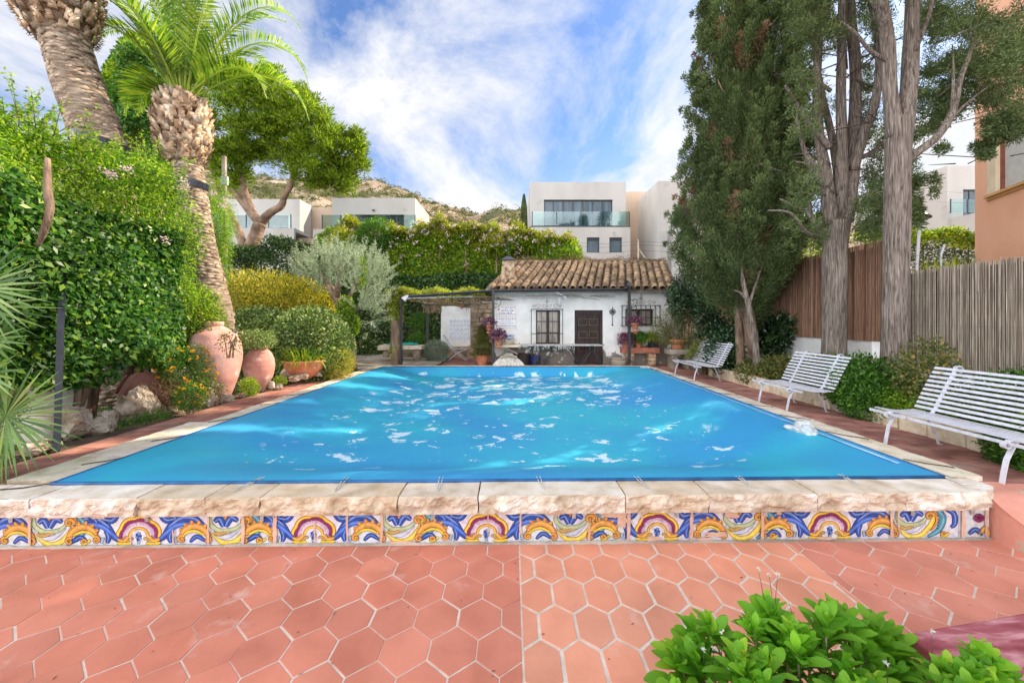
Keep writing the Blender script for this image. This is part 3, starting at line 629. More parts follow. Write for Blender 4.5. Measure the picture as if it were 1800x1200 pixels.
# bare mortar patches where glaze is lost
def patch(px, w, v0, v1, lay=34):
    m = MB()
    cx = X(px); N_ = 26; sd = random.uniform(0, 50); pts = []
    if w < 15: w *= .55
    for i in range(N_):
        a = 2*math.pi*i/N_; sq = (abs(math.cos(a))**6+abs(math.sin(a))**6)**(-1/6)
        k = sq*(1+.55*mnoise.noise(Vector((math.cos(a)*2.5, math.sin(a)*2.5, sd))))
        u = cx+w/2*3.64/FP*math.cos(a)*k; v = (v0+v1)/2+(v1-v0)/2*math.sin(a)*k
        pts.append(bp(min(max(u, XB0), XB1+.01), min(max(v, -.02), 1.02), lay+random.uniform(0, 2)))
    m.add(pts, [tuple(range(N_))])
    m.build('mortar_patch', M_patch, pool)
for p_ in [(68, 9, 0, 1), (312, 5, 0, .5), (372, 7, 0, 1), (432, 11, 0, 1), (10, 6, .6, 1), (110, 26, .9, 1.02), (185, 22, .9, 1.02), (487, 12, 0, 1), (556, 5, .0, .7), (612, 7, .1, 1), (680, 40, .93, 1.02), (672, 8, 0, 1), (706, 40, -.02, .1), (790, 50, -.02, .05), (858, 4, .3, 1), (915, 7, .3, 1), (1036, 8, 0, .6), (1075, 34, .8, 1.02), (1095, 16, .5, 1), (1106, 10, 0, 1), (1150, 22, -.02, .18), (1218, 12, .0, 1), (1240, 30, -.02, .12), (1262, 36, .15, .3), (1290, 26, .75, 1.0), (1345, 9, 0, 1), (1375, 14, .85, 1.0), (1460, 30, -.02, .1), (1578, 9, 0, 1), (1590, 6, .4, 1), (1708, 12, 0, 1), (1750, 8, .1, 1), (905, 46, .93, 1.02), (1010, 40, -.02, .06), (560, 60, -.02, .05), (975, 30, .9, 1.02), (240, 4, 0, .4), (1420, 40, -.03, .06), (1130, 6, .7, 1)]: patch(*p_)
# grey metal clips
for px in (37, 268, 465, 762, 1009, 1192, 1350, 1615, 1725):
    m = MB(); x = X(px); y = front_y(x); m.box(x-.017, x+.017, y-.022, y-.017, -.175, -.1); m.box(x-.017, x+.017, y-.022, y+.0, -.105, -.1); m.tube([(x, y-.03, -.15), (x, y-.02, -.15)], .007, 6)
    m.build('clip', MCLIP if 'MCLIP' in globals() else globals().setdefault('MCLIP', mat('zinc_clip', [(.3, (.4, .4, .4)), (.7, (.6, .6, .6))], rough=.35, metal=.6, bump=0)), pool, bevel=.002)

# ---------------------------------------------------------------- pool cover
cover = thing('pool_cover', 'blue plastic winter cover stretched over the pool with sky reflections painted as white patches', 'pool cover', (0, 8.5, .06))
cl, cr = (gp(90, 850, .06), gp(1660, 838, .06)); bl, br = Vector((-4.37, 13.36, .06)), Vector((4.5, 13.36, .06))
def ss(t): t = min(1, max(0, t)); return t*t*(3-2*t)
NX, NY = 150, 170; vs = []
for j in range(NY+1):
    v = j/NY; v = v if v < .92 else v
    for i in range(NX+1):
        u = i/NX; a = cl.lerp(cr, u); b = bl.lerp(br, u); p = a.lerp(b, v)
        dl, dr, df, db = u*8.8, (1-u)*8.8, v*9.4, (1-v)*9.4
        k = ss(dl/2.0)*ss(dr/2.3)*ss((df-.02)/1.3)*ss((db-.0)/.25)
        z = .066-.3*k
        z += k*(.004*mnoise.fractal(Vector((p.x*.9, p.y*.6, 1.1)), 1, 2, 4))
        # tension folds radiating from the straps and corners
        e = min(dl, dr, df)
        z += .006*math.sin((p.x*.8-p.y*1.0)*7+2*mnoise.noise(Vector((p.x, p.y, 0))*.7))*ss(e/.3)*ss((1.9-min(dl, dr))/1.0)*(1 if min(dl, dr) < 1.9 else 0)
        z += .004*mnoise.noise(Vector((p.x*3, p.y*3, 4)))*ss(e/.2)
        vs.append((p.x, p.y, z))
F_ = [(j*(NX+1)+i, j*(NX+1)+i+1, (j+1)*(NX+1)+i+1, (j+1)*(NX+1)+i) for j in range(NY) for i in range(NX)]
mc = bpy.data.materials.new('blue_cover'); nt, nd, lk = tree_nodes(mc)
o_ = nd.new('ShaderNodeOutputMaterial'); b_ = nd.new('ShaderNodeBsdfPrincipled'); lk.new(b_.outputs[0], o_.inputs[0])
t_ = nd.new('ShaderNodeTexCoord'); sp_ = nd.new('ShaderNodeSeparateXYZ'); lk.new(t_.outputs['Object'], sp_.inputs[0])
def nz(scale, st, det=6, dis=0., loc=(0, 0, 0), ro=.55):
    q = nd.new('ShaderNodeMapping'); q.inputs['Scale'].default_value = st; q.inputs['Location'].default_value = loc; lk.new(t_.outputs['Object'], q.inputs[0])
    n_ = nd.new('ShaderNodeTexNoise'); n_.inputs['Scale'].default_value = scale; n_.inputs['Detail'].default_value = det; n_.inputs['Distortion'].default_value = dis; n_.inputs['Roughness'].default_value = ro; lk.new(q.outputs[0], n_.inputs['Vector']); return n_.outputs['Fac']
def mth(op, a, b, cl_=False):
    n_ = nd.new('ShaderNodeMath'); n_.operation = op; n_.use_clamp = cl_
    for i, s_ in enumerate((a, b)):
        if isinstance(s_, (int, float)): n_.inputs[i].default_value = s_
        else: lk.new(s_, n_.inputs[i])
    return n_.outputs[0]
def mixc_(f, a, b):
    x = nd.new('ShaderNodeMix'); x.data_type = 'RGBA'
    if isinstance(f, float): x.inputs[0].default_value = f
    else: lk.new(f, x.inputs[0])
    for s_, i in ((a, 6), (b, 7)):
        if isinstance(s_, tuple): x.inputs[i].default_value = (*s_, 1)
        else: lk.new(s_, x.inputs[i])
    return x.outputs[2]
def mr_(v, a, b, c_=0., d=1.):
    n_ = nd.new('ShaderNodeMapRange'); n_.inputs['From Min'].default_value = a; n_.inputs['From Max'].default_value = b; n_.inputs['To Min'].default_value = c_; n_.inputs['To Max'].default_value = d
    n_.interpolation_type = 'SMOOTHSTEP'; lk.new(v, n_.inputs['Value']); return n_.outputs[0]
wet = mr_(mth('ADD', sp_.outputs[2], mth('MULTIPLY', nz(.5, (1, 1, 0), 4), .2)), -.1, -.24)
base = mixc_(wet, (.04, .29, .57), (.033, .4, .53))
big = nz(.35, (1, 1, 0), 5, .5, (3, 1, 0)); base = mixc_(mr_(big, .35, .7), base, (.038, .43, .56))
# algae / leaf litter showing through beneath, mostly far end
far = mth('MULTIPLY', mr_(sp_.outputs[1], 8.0, 11.2), mr_(sp_.outputs[1], 13.0, 12.0))
dk = mth('MULTIPLY', mr_(mth('ADD', nz(.8, (1, .8, 0), 7, .4, (5, 0, 0)), mth('MULTIPLY', far, .16)), .55, .66), wet)
base = mixc_(mth('MULTIPLY', dk, .6), base, (.035, .15, .28))
# white patches painted in for sky reflected in puddles
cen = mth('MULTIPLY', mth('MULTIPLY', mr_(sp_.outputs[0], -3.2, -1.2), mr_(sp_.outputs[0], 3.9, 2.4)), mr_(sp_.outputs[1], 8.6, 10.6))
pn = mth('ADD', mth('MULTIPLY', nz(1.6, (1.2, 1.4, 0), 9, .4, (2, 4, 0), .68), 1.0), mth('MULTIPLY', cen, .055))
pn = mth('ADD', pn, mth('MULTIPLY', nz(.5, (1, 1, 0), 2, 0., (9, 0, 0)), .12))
refl1 = mth('MULTIPLY', mr_(pn, .65, .663), mr_(sp_.outputs[2], -.06, -.14))
refl2 = mth('MULTIPLY', mr_(nz(5.5, (.8, 1.5, 0), 4, .5, (7, 2, 0), .6), .672, .69), mr_(sp_.outputs[2], -.03, -.12))
refl = mth('MAXIMUM', refl1, refl2)
base = mixc_(mth('MULTIPLY', refl, .9), base, (.62, .76, .82))
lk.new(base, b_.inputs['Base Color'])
rg = mr_(refl, 0, 1, .55, .65); lk.new(rg, b_.inputs['Roughness']); b_.inputs['Specular IOR Level'].default_value = .2
bu = nd.new('ShaderNodeBump'); bu.inputs['Strength'].default_value = .28; bu.inputs['Distance'].default_value = .04; lk.new(nz(2.4, (1, .45, 0), 9, 1.2), bu.inputs['Height']); lk.new(bu.outputs[0], b_.inputs['Normal'])
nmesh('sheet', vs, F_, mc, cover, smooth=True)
# hem round the edge
m = MB(); m.tube([cl, cr], .018, 8); m.tube([cr, br], .018, 8); m.tube([br, bl], .018, 8); m.tube([bl, cl], .018, 8)
M_hem = mat('dark_blue_hem', [(.3, (.01, .06, .17)), (.7, (.03, .14, .34))], scale=5, rough=.4, bump=0); m.build('hem', M_hem, cover, smooth=True)
# clear plastic welt along the right side
m = MB(); a = cr+Vector((-.12, .35, .012)); b = br+Vector((-.12, 0, .012)); m.tube([a.lerp(b, t/8)+Vector((0, 0, .004*math.sin(t*2))) for t in range(9)], .03, 6, flat=.25)
M_welt = mat('pale_blue_welt', [(.3, (.16, .34, .62)), (.7, (.3, .48, .72))], scale=5, rough=.3, bump=0); m.build('welt', M_welt, cover, smooth=True)
# straps with hooks across the front coping
M_strap = mat('grey_elastic_strap', [(.3, (.42, .4, .37)), (.7, (.62, .6, .56))], scale=20, rough=.5, bump=.2)
for (x0, y0, x1, y1) in [(412, 862, 462, 838), (590, 861, 610, 838), (770, 859, 776, 838), (955, 858, 946, 837), (1137, 856, 1118, 837), (1323, 855, 1296, 836), (1511, 853, 1476, 833)]:
    m = MB(); p = gp(x0, y0, .058); q = gp(x1, y1, .075); s_ = Vector((.018, 0, 0))
    m.tube([p-s_*.6, q-s_], .0045, 6); m.tube([p+s_*.6, q+s_], .0045, 6); m.tube([p-s_*.6, p+Vector((0, -.015, .0)), p+s_*.6], .006, 6)
    m.build('strap', M_strap, cover)
for i in range(9):
    for (side, px) in ((-1, 0), (1, 0)):
        y = 4.5+i*1.02+random.uniform(-.1, .1)
        if side > 0: x0, x1 = 4.42, 4.72
        else: x0, x1 = -4.42, -4.68
        m = MB(); dy = -.22*side*side+random.uniform(-.1, .05); m.tube([(x0, y, .07), ((x0+x1)/2, y+dy/2, .058), (x1, y+dy, .06), (x1+.02*side, y+dy-.03, .058)], .006, 5); m.build('strap', M_rope, cover)
m = MB(); p = gp(1690, 850, .06); q = gp(1662, 838, .068); m.tube([q, p, gp(1740, 854, .06)], .008, 6); m.build('strap', M_strap, cover)
m = MB(); m.tube([gp(0, 860, .06), gp(40, 857, .058), gp(90, 849, .065)], .006, 6); m.build('strap', M_rope, cover)
# mouldable plastic lumps on the cover
def lump(name, label, cat, c, r, mt, seed, amp=.35, sub=4, group=None):
    bm = bmesh.new(); bmesh.ops.create_icosphere(bm, subdivisions=sub, radius=1)
    for v in bm.verts:
        k = 1+amp*mnoise.fractal(v.co*1.6+Vector((seed, 0, 0)), 1, 2, 4); v.co = Vector((v.co.x*r[0]*k+c[0], v.co.y*r[1]*k+c[1], v.co.z*r[2]*k+c[2]))
    me = bpy.data.meshes.new(name); bm.to_mesh(me); bm.free(); me.materials.append(mt); me.polygons.foreach_set('use_smooth', [True]*len(me.polygons))
    o = bpy.data.objects.new(name, me); link(o); tag(o, label, cat, group); return o
p = gp(1410, 765, .0); lump('plastic_bag', 'crumpled white plastic bag over the right edge of the pool cover by the middle bench', 'plastic bag', (p.x+.02, p.y, .02), (.17, .2, .16), M_plastic, 3, .5)
p = at(704, 668, 12.8); lump('pool_float', 'round white float on the far left corner of the blue cover', 'float', (p.x, p.y, -.26), (.15, .12, .13), M_plastic, 9, .12)
m = MB(); q = Vector((2.05, 13.34, .085))
nn = 8; vs = []
for j in range(nn):
    for i in range(nn):
        u = i/(nn-1)-.5; v = j/(nn-1); y = 13.5-.2*v; z = .075 if v < .55 else .075-(v-.55)*.45
        vs.append((2.05+u*.4*(1-.15*v), y-.012*math.sin(i*2.1), z+.012*math.sin(i*1.7+j)))
m.add(vs, [(j*nn+i, j*nn+i+1, (j+1)*nn+i+1, (j+1)*nn+i) for j in range(nn-1) for i in range(nn-1)])
o = m.build('towel', M_plastic, smooth=True); sm = o.modifiers.new('s', 'SOLIDIFY'); sm.thickness = .012; tag(o, 'white cloth hung over the far edge of the pool in front of the long table', 'cloth')
lump('plastic_bag', 'white plastic bag bunched on the far right corner of the pool cover', 'plastic bag', (4.42, 13.15, .03), (.16, .22, .07), M_plastic, 17, .5)
# ============================================================ VEGETATION BUILDERS
def shrub(name, label, cat, c, r, n, L, Wd, lm, lump=.14, seed=1, p=2.2, lo=.6, shape=4, fold=.15, droop=.1, up=.3, freq=3.0, stems=6, barkm=None, ground=0.0, group=None, part='foliage', dirmix=.8, flowers=None):
    t = thing(name, label, cat, (c[0], c[1], ground), group)
    P, N = esurf(n, c, r, lump, seed, lo, 1.04, p, freq)
    P = P+R.normal(size=P.shape)*L*.5
    P[:, 2] = np.maximum(P[:, 2], ground+.01)
    D = nrm(N*.7+rv(len(P))*dirmix+np.array([0, 0, up])); Nn = nrm(N*.8+rv(len(P))*.7+np.array([0, 0, .5]))
    leaves(part, P, D, Nn, L*R.uniform(.6, 1.25, len(P)), Wd*R.uniform(.7, 1.2, len(P)), lm, t, fold, droop, shape=shape)
    if stems:
        m = MB()
        for k in range(stems):
            a = 6.283*k/stems+seed; e = Vector((c[0]+math.cos(a)*r[0]*.6, c[1]+math.sin(a)*r[1]*.6, c[2]+r[2]*.45)); b = Vector((c[0]+math.cos(a)*.05, c[1]+math.sin(a)*.05, ground-.02))
            m.tube([b, b.lerp(e, .5)+Vector((random.uniform(-.05, .05), random.uniform(-.05, .05), .05)), e], [.03*max(.5, r[0]), .02*max(.5, r[0]), .006], 6)
        m.build('stem', barkm or M_bark2, t)
    if flowers:
        fm, fn, fs, fp = flowers
        P2, N2 = esurf(fn, c, (r[0]*1.04, r[1]*1.04, r[2]*1.04), lump, seed, .97, 1.05, p, freq, zmin=-.3)
        P2 = np.repeat(P2, fp, 0)+R.normal(size=(len(P2)*fp, 3))*fs*.35; N2 = np.repeat(N2, fp, 0)
        leaves('flowers', P2, nrm(N2+rv(len(P2))), nrm(N2+rv(len(P2))*.6), fs, fs*.8, fm, t)
    return t
def limb(m, pts, rads, n=12, sub=5, rough=.06, seed=0.):
    """smooth branch tube with bark relief"""
    sp = []; P_ = [pts[0]]+list(pts)+[pts[-1]]; Rr = [rads[0]]+list(rads)+[rads[-1]]
    for i in range(1, len(P_)-2):
        for k in range(sub):
            t = k/sub; a, b, c_, d = [np.array(q, float) for q in P_[i-1:i+3]]
            sp.append((.5*((2*b)+(-a+c_)*t+(2*a-5*b+4*c_-d)*t*t+(-a+3*b-3*c_+d)*t**3), Rr[i]*(1-t)+Rr[i+1]*t))
    sp.append((np.array(P_[-2], float), Rr[-2]))
    b0 = len(m.v); m.tube([q[0] for q in sp], [q[1] for q in sp], n)
    i = b0
    for q, r_ in sp:
        for k in range(n):
            v = Vector(m.v[i]); d = v-Vector(q); a = 6.283*k/n
            f = 1+rough*2.2*mnoise.fractal(Vector((math.cos(a)*1.8+seed, math.sin(a)*1.8, v.z*.9)), 1, 2, 4)
            m.v[i] = tuple(Vector(q)+d*f); i += 1

# ============================================================ LEFT SIDE
# long climber hedge
def left_hedge():
    t = thing('climber_hedge', 'tall dense green climbing hedge left of the pool, leafy to below head height', 'hedge', (-6.9, 6.4, 0))
    n = 62000; side = R.random(n)
    # front face (x=-6.2), top, right end
    a = R.random(n); b = R.random(n)
    P = np.zeros((n, 3)); N = np.zeros((n, 3))
    f = side < .68; tp = (side >= .68) & (side < .86); en = side >= .86
    P[f, 0] = -6.25; P[f, 1] = 3.9+a[f]*4.0; P[f, 2] = .75+b[f]*3.55; N[f, 0] = 1
    P[tp, 0] = -6.2-a[tp]*1.5; P[tp, 1] = 3.9+b[tp]*4.0; P[tp, 2] = 4.3; N[tp, 2] = 1
    P[en, 0] = -6.2-a[en]*1.5; P[en, 1] = 7.9; P[en, 2] = .75+b[en]*3.55; N[en, 1] = .8; N[en, 0] = .3
    lum = vn(P, 1.3, 21)*.36+vn(P, 3.2, 22)*.17
    P += N*lum[:, None]-N*(R.random(n)**2*.5)[:, None]+R.normal(size=(n, 3))*.05
    # irregular bottom edge hanging lower in places; rounded far end lower
    bot = .78+.35*np.sin(P[:, 1]*2.1)+.2*np.sin(P[:, 1]*5+1)
    keep = (P[:, 2] > bot-.05)
    far = P[:, 1] > 7.4; keep &= ~(far & (P[:, 2] > 4.2-(P[:, 1]-7.4)*1.4))
    P = P[keep]; N = N[keep]; n = len(P)
    hi = (P[:, 2] > 3.2+.5*vn(P, 1.1, 5)) | (P[:, 1] > 7.5+.5*vn(P, 1.4, 8)-.25*(P[:, 2]-2))  # paler leaves on top and far end, sunlight put into the colour
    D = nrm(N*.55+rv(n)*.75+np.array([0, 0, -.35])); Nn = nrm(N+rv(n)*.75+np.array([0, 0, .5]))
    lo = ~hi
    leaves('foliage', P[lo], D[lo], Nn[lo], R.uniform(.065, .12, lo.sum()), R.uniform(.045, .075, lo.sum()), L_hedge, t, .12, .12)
    leaves('sun_tinted_foliage', P[hi], D[hi], Nn[hi], R.uniform(.04, .085, hi.sum()), R.uniform(.02, .04, hi.sum()), L_light, t, .12, .12)
    # sprays above the top
    m = MB(); Ps = []; Ds = []
    for k in range(170):
        x, y = random.uniform(-7.6, -6.2), random.uniform(3.9, 7.8); h = random.uniform(.2, .75); b_ = Vector((x, y, 4.15-(max(0, y-7.6))*.6)); e = b_+Vector((random.uniform(-.2, .45), random.uniform(-.3, .3), h))
        m.tube([b_, e], [.006, .002], 4)
        for q in range(26): Ps.append(b_.lerp(e, random.uniform(.1, 1))); Ds.append((random.gauss(0, 1), random.gauss(0, 1), random.gauss(0, .6)))
    Ps = np.array(Ps); Ds = nrm(np.array(Ds)); leaves('shoots', Ps, Ds, rv(len(Ps)), .06, .028, L_light, t)
    # woody stems inside
    for k in range(16):
        y = 4.3+k*.27+random.uniform(-.1, .1); x = -7.0+random.uniform(-.25, .1); limb(m, [(x, y, -.1), (x+random.uniform(-.1, .1), y+random.uniform(-.1, .1), 1.0), (x+random.uniform(-.2, .2), y+random.uniform(-.3, .3), 2.4), (x+random.uniform(-.2, .2), y+random.uniform(-.3, .3), 4.0)], [.07, .05, .04, .02], 7, 3)
    a = at(83, 300, 4.95); limb(m, [a+Vector((0, 0, .15)), at(84, 340, 4.9), at(88, 370, 4.85), at(76, 410, 4.85), at(66, 432, 4.9)], [.03, .045, .04, .035, .02], 7, 3)
    m.build('stem', M_bark2, t, smooth=True)
    # small clusters of pink flowers
    Pf = []
    for (px, py, Y) in [(180, 303, 6.0), (196, 307, 6.0), (290, 318, 7.4), (300, 330, 7.3), (312, 326, 7.4), (330, 366, 8.2), (345, 545, 8.2), (283, 600, 7.9), (292, 606, 7.9), (222, 297, 6.2), (268, 420, 7.0), (374, 340, 8.4), (398, 352, 8.5), (392, 362, 8.5)]:
        c = at(px, py, Y); c.x = max(c.x, -6.1) if px < 330 else c.x
        for q in range(30): Pf.append((c.x+random.gauss(0, .045), c.y+random.gauss(0, .05), c.z+random.gauss(0, .03)))
    Pf = np.array(Pf); leaves('flowers', Pf, rv(len(Pf)), rv(len(Pf)), .035, .03, L_pinkf, t)
left_hedge()
# gnarled trunk under the hedge
m = MB()
for k in range(6):
    a = k*1.05; x, y = -6.45+.1*math.cos(a), 5.75+.12*math.sin(a); limb(m, [(x+.06*math.cos(a), y+.06*math.sin(a), -.1), (x, y, .35), (x+.08*math.sin(a*2), y+.05, .9), (x-random.uniform(.3, .5), y+random.uniform(-.3, .3), 1.6)], [.1, .075, .065, .04], 8, 4)
o = m.build('vine_trunk', M_bark2, smooth=True); tag(o, 'gnarled bundle of brown vine trunks under the left hedge behind the rocks', 'vine trunk')
# steel posts
m = MB(); p = gp(100, 790); q = at(119, 560, 5.1); m.tube([(p.x, p.y, -.02), (-5.95, 5.25, 1.55), (-6.9, 6.2, 3.6)], .045, 4)
o = m.build('steel_post', M_steel); tag(o, 'dark blue square steel post in front of the left hedge by the pale low wall', 'post')
m = MB(); m.tube([(-7.1, 5.6, 0), (-7.0, 5.6, 4.0)], .05, 4); m.tube([(-7.0, 5.6, 2.0), (-6.4, 4.4, 3.2)], .03, 4)
o = m.build('steel_post', M_steel); tag(o, 'second darker steel post hidden deeper inside the left hedge', 'post')
# pale low wall
m = MB(); nn = 18; vs = []
A, B = Vector((-8.9, 5.2, 0)), Vector((-6.28, 5.35, 0))
for s_ in (0, 1):
    for i in range(nn+1):
        for j in range(9):
            u = i/nn; v = j/8; p = A.lerp(B, u); h = (.98 if u < .9 else .98-.25*((u-.9)/.1)**2)*v+.02*mnoise.noise(Vector((u*6, v*4, 2)))
            vs.append((p.x+.02*mnoise.noise(Vector((u*9, v*9, s_))), p.y+s_*.35+.02*mnoise.noise(Vector((u*7, v*7, 5))), -.05+h))
fs = []; w = 9; off = (nn+1)*w
for i in range(nn):
    for j in range(8): fs += [(i*w+j, (i+1)*w+j, (i+1)*w+j+1, i*w+j+1), (off+i*w+j, off+i*w+j+1, off+(i+1)*w+j+1, off+(i+1)*w+j)]
    fs.append((i*w+8, (i+1)*w+8, off+(i+1)*w+8, off+i*w+8))
for j in range(8): fs.append((nn*w+j, off+nn*w+j, off+nn*w+j+1, nn*w+j+1))
m.add(vs, fs); M_lw = mat('cream_lime_wall', [(.3, (.68, .58, .46)), (.6, (.85, .78, .67))], scale=3, rough=.9, bump=.5, bscale=14)
o = m.build('low_wall', M_lw, smooth=True); tag(o, 'low cream rendered wall behind the fan palm at the left edge', 'wall')

# ---- palms
def scales(name, path, rads, n, L, Wd, mt, parent, out=.5, z0=0, z1=1, seed=0, flat=.25):
    """overlapping leaf scars spiralling round a trunk"""
    P = np.array([list(p) for p in path], float); rr = np.array(rads, float); seg = np.linalg.norm(np.diff(P, axis=0), axis=1); cum = np.concatenate([[0], np.cumsum(seg)])
    k = np.arange(n); s_ = (z0+(z1-z0)*(k+.5)/n)*cum[-1]+R.normal(size=n)*.01; s_ = np.clip(s_, 0, cum[-1]-1e-3)
    c = np.stack([np.interp(s_, cum, P[:, i]) for i in range(3)], 1); r = np.interp(s_, cum, rr)
    c2 = np.stack([np.interp(np.clip(s_+.05, 0, cum[-1]), cum, P[:, i]) for i in range(3)], 1); ax = nrm(c2-c+1e-6*np.array([0, 0, 1]))
    a = k*2.39996+R.normal(size=n)*.12
    u = nrm(np.cross(ax, np.array([0, 1, 0.0]))); v = np.cross(ax, u); od = u*np.cos(a)[:, None]+v*np.sin(a)[:, None]; sd_ = np.cross(ax, od)
    L_ = (L*R.uniform(.7, 1.3, n))[:, None]; W_ = (Wd*R.uniform(.7, 1.2, n))[:, None]; b = c+od*(r*.97)[:, None]; tip = ax*L_+od*L_*out*R.uniform(.5, 1.3, (n, 1)); th = od*(L_*flat)
    q = [b-sd_*W_*.5, b+sd_*W_*.5, b+tip+sd_*W_*.28, b+tip-sd_*W_*.28]
    V = np.stack(q+[x+th for x in q[:2]]+[x+th*.6 for x in q[2:]], 1)
    F = (np.arange(n)*8)[:, None, None]+np.array([[4, 5, 6, 7], [2, 3, 7, 6], [1, 2, 6, 5], [3, 0, 4, 7], [0, 1, 5, 4]])[None]
    return nmesh(name, V.reshape(-1, 3), F.reshape(-1, 4), mt, parent, np.repeat(R.random(n), 8))
def frond(parent, base, az, el, L_, sag, lw=.58, nl=64, name='frond', tw=0.):
    m = MB(); d = Vector((math.cos(az)*math.cos(el), math.sin(az)*math.cos(el), math.sin(el))); pts = []; dirs = []; p = Vector(base); N_ = 16
    for i in range(N_+1):
        pts.append(p.copy()); dirs.append(d.copy()); p = p+d*(L_/N_); d = (d+Vector((0, 0, -sag*(i/N_)**1.2*.16))).normalized()
    fp = np.array([list(x) for x in pts]); fd = np.array([list(x) for x in dirs]); t = np.linspace(.14, .995, nl); idx = t*N_
    c = np.stack([np.interp(idx, np.arange(N_+1), fp[:, i]) for i in range(3)], 1); ax = nrm(np.stack([np.interp(idx, np.arange(N_+1), fd[:, i]) for i in range(3)], 1))
    hz_ = np.array([-math.sin(az), math.cos(az), 0]); upv = nrm(np.cross(ax, hz_)*-1); upv[upv[:, 2] < 0] *= -1
    ll = lw*np.sin(np.clip(.25+t*.98, 0, 1.15)*math.pi*.86)**.7*(1-.2*t)
    PP = []; DD = []; NN = []; LL = []
    for s_ in (-1, 1):
        PP.append(c); dd = nrm(ax*.75+hz_*s_*1.0+upv*.45+R.normal(size=c.shape)*.07); DD.append(dd); NN.append(nrm(upv+hz_*s_*-.5)); LL.append(ll*R.uniform(.85, 1.1, nl))
    o = leaves('leaflets_tmp', np.concatenate(PP), np.concatenate(DD), np.concatenate(NN), np.concatenate(LL), .036, L_palm, None, .15, .16)
    # rachis
    m.tube(pts, [.028*(1-i/N_*.85) for i in range(N_+1)], 6)
    rc_ = m.build('rachis_tmp', L_palm, None)
    return o, rc_
def join(objs, name, parent):
    Vs = []; Fs = []; rn = []; off = 0; tris = []
    for o in objs:
        me = o.data; v = np.zeros(len(me.vertices)*3, np.float32); me.vertices.foreach_get('co', v); Vs.append(v.reshape(-1, 3))
        li = np.zeros(len(me.loops), np.int32); me.loops.foreach_get('vertex_index', li)
        ls = [ (p.loop_start, p.loop_total) for p in me.polygons]
        for a, b in ls:
            if b == 4: Fs.append(li[a:a+4]+off)
            else:
                for k in range(1, b-1, 2): Fs.append(np.array([li[a], li[a+k], li[a+k+1], li[a+min(k+2, b-1)]])+off)
        if 'rnd' in me.attributes: r = np.zeros(len(me.vertices), np.float32); me.attributes['rnd'].data.foreach_get('value', r)
        else: r = np.full(len(me.vertices), .85, np.float32)
        rn.append(r); off += len(me.vertices); mt = me.materials[0]; bpy.data.objects.remove(o)
    return nmesh(name, np.concatenate(Vs), np.array(Fs), mt, parent, np.concatenate(rn))
def palm(label, path, rads, boot, bootr, fr, ringY, ks=1.0):
    rads = [r*ks for r in rads]; bootr = [r*ks for r in bootr]; ringY = [(c, r*ks, a) for c, r, a in ringY]
    t = thing('date_palm', label, 'palm tree', path[0])
    m = MB(); limb(m, path, rads, 26, 5, .03, 3.); m.build('trunk', M_palm, t, smooth=True)
    Ltr = sum((Vector(path[i+1])-Vector(path[i])).length for i in range(len(path)-1))
    scales('leaf_scars', path, [r*1.0 for r in rads], int(Ltr*520*rads[2]), .05, .2, M_palm, t, .3, flat=.22)
    m = MB(); limb(m, boot, [r*.9 for r in bootr], 20, 4, .05); m.build('boot_core', M_boot, t, smooth=True)
    scales('leaf_boots', boot, bootr, 430, .14, .15, M_boot, t, .6, flat=.2)
    n = 1600; k = R.random(n); bc = np.array([list(b) for b in boot]); ci = np.stack([np.interp(k, np.linspace(0, 1, len(boot)), bc[:, i]) for i in range(3)], 1); rr_ = np.interp(k, np.linspace(0, 1, len(boot)), bootr)
    a = R.random(n)*6.283; od = np.stack([np.cos(a), np.sin(a), 0*a], 1); leaves('fibre', ci+od*rr_[:, None], nrm(od+rv(n)*.7+np.array([0, 0, -.2])), rv(n), .12, .014, L_brown, t)
    for q, (az, el, L_, sag) in enumerate(fr):
        a_ = frond(t, Vector(boot[-1])+Vector((math.cos(math.radians(az))*.1, math.sin(math.radians(az))*.1, random.uniform(-.1, .1))), math.radians(az), math.radians(el), L_, sag)
        join(a_, 'frond', t)
    for (c, r, ax) in ringY:
        m = MB(); M3 = Vector((0, 0, 1)).rotation_difference(Vector(ax)).to_matrix(); m.lathe([(r, -.07), (r+.012, -.07), (r+.012, .07), (r, .07)], c, 30, M=M3); m.build('steel_collar', M_steel, t, smooth=False)
    return t
# near palm (only its trunk and boot are in view)
pY = 7.7
pa = [at(205, 420, pY+.2), at(185, 300, pY+.1), at(172, 240, pY), at(146, 170, pY), at(126, 110, pY), at(112, 60, pY), at(100, 0, pY), at(96, -80, pY)]
pa = [Vector((pa[0].x+.1, pa[0].y, -.05)), pa[0]]+pa[1:]
fr = [(random.uniform(0, 360), random.uniform(48, 85), random.uniform(2.6, 3.4), random.uniform(.5, 1.2)) for k in range(22)]
palm('thick leaning date palm trunk cropped by the top left corner, bulging boot of leaf stubs', pa, [.6, .57, .56, .55, .53, .51, .5, .55, .55], [at(108, 70, pY), at(104, 40, pY), at(100, 0, pY), at(97, -60, pY), at(95, -140, pY), at(94, -200, pY)], [.58, .78, .88, .9, .64, .3], fr, [(at(178, 252, pY-.02), .575, (.22, 0, 1))], .7)
pY = 8.7
pb = [at(376, 640, pY+.15), at(376, 560, pY), at(366, 500, pY), at(353, 440, pY), at(343, 380, pY), at(336, 330, pY), at(328, 280, pY), at(324, 240, pY)]
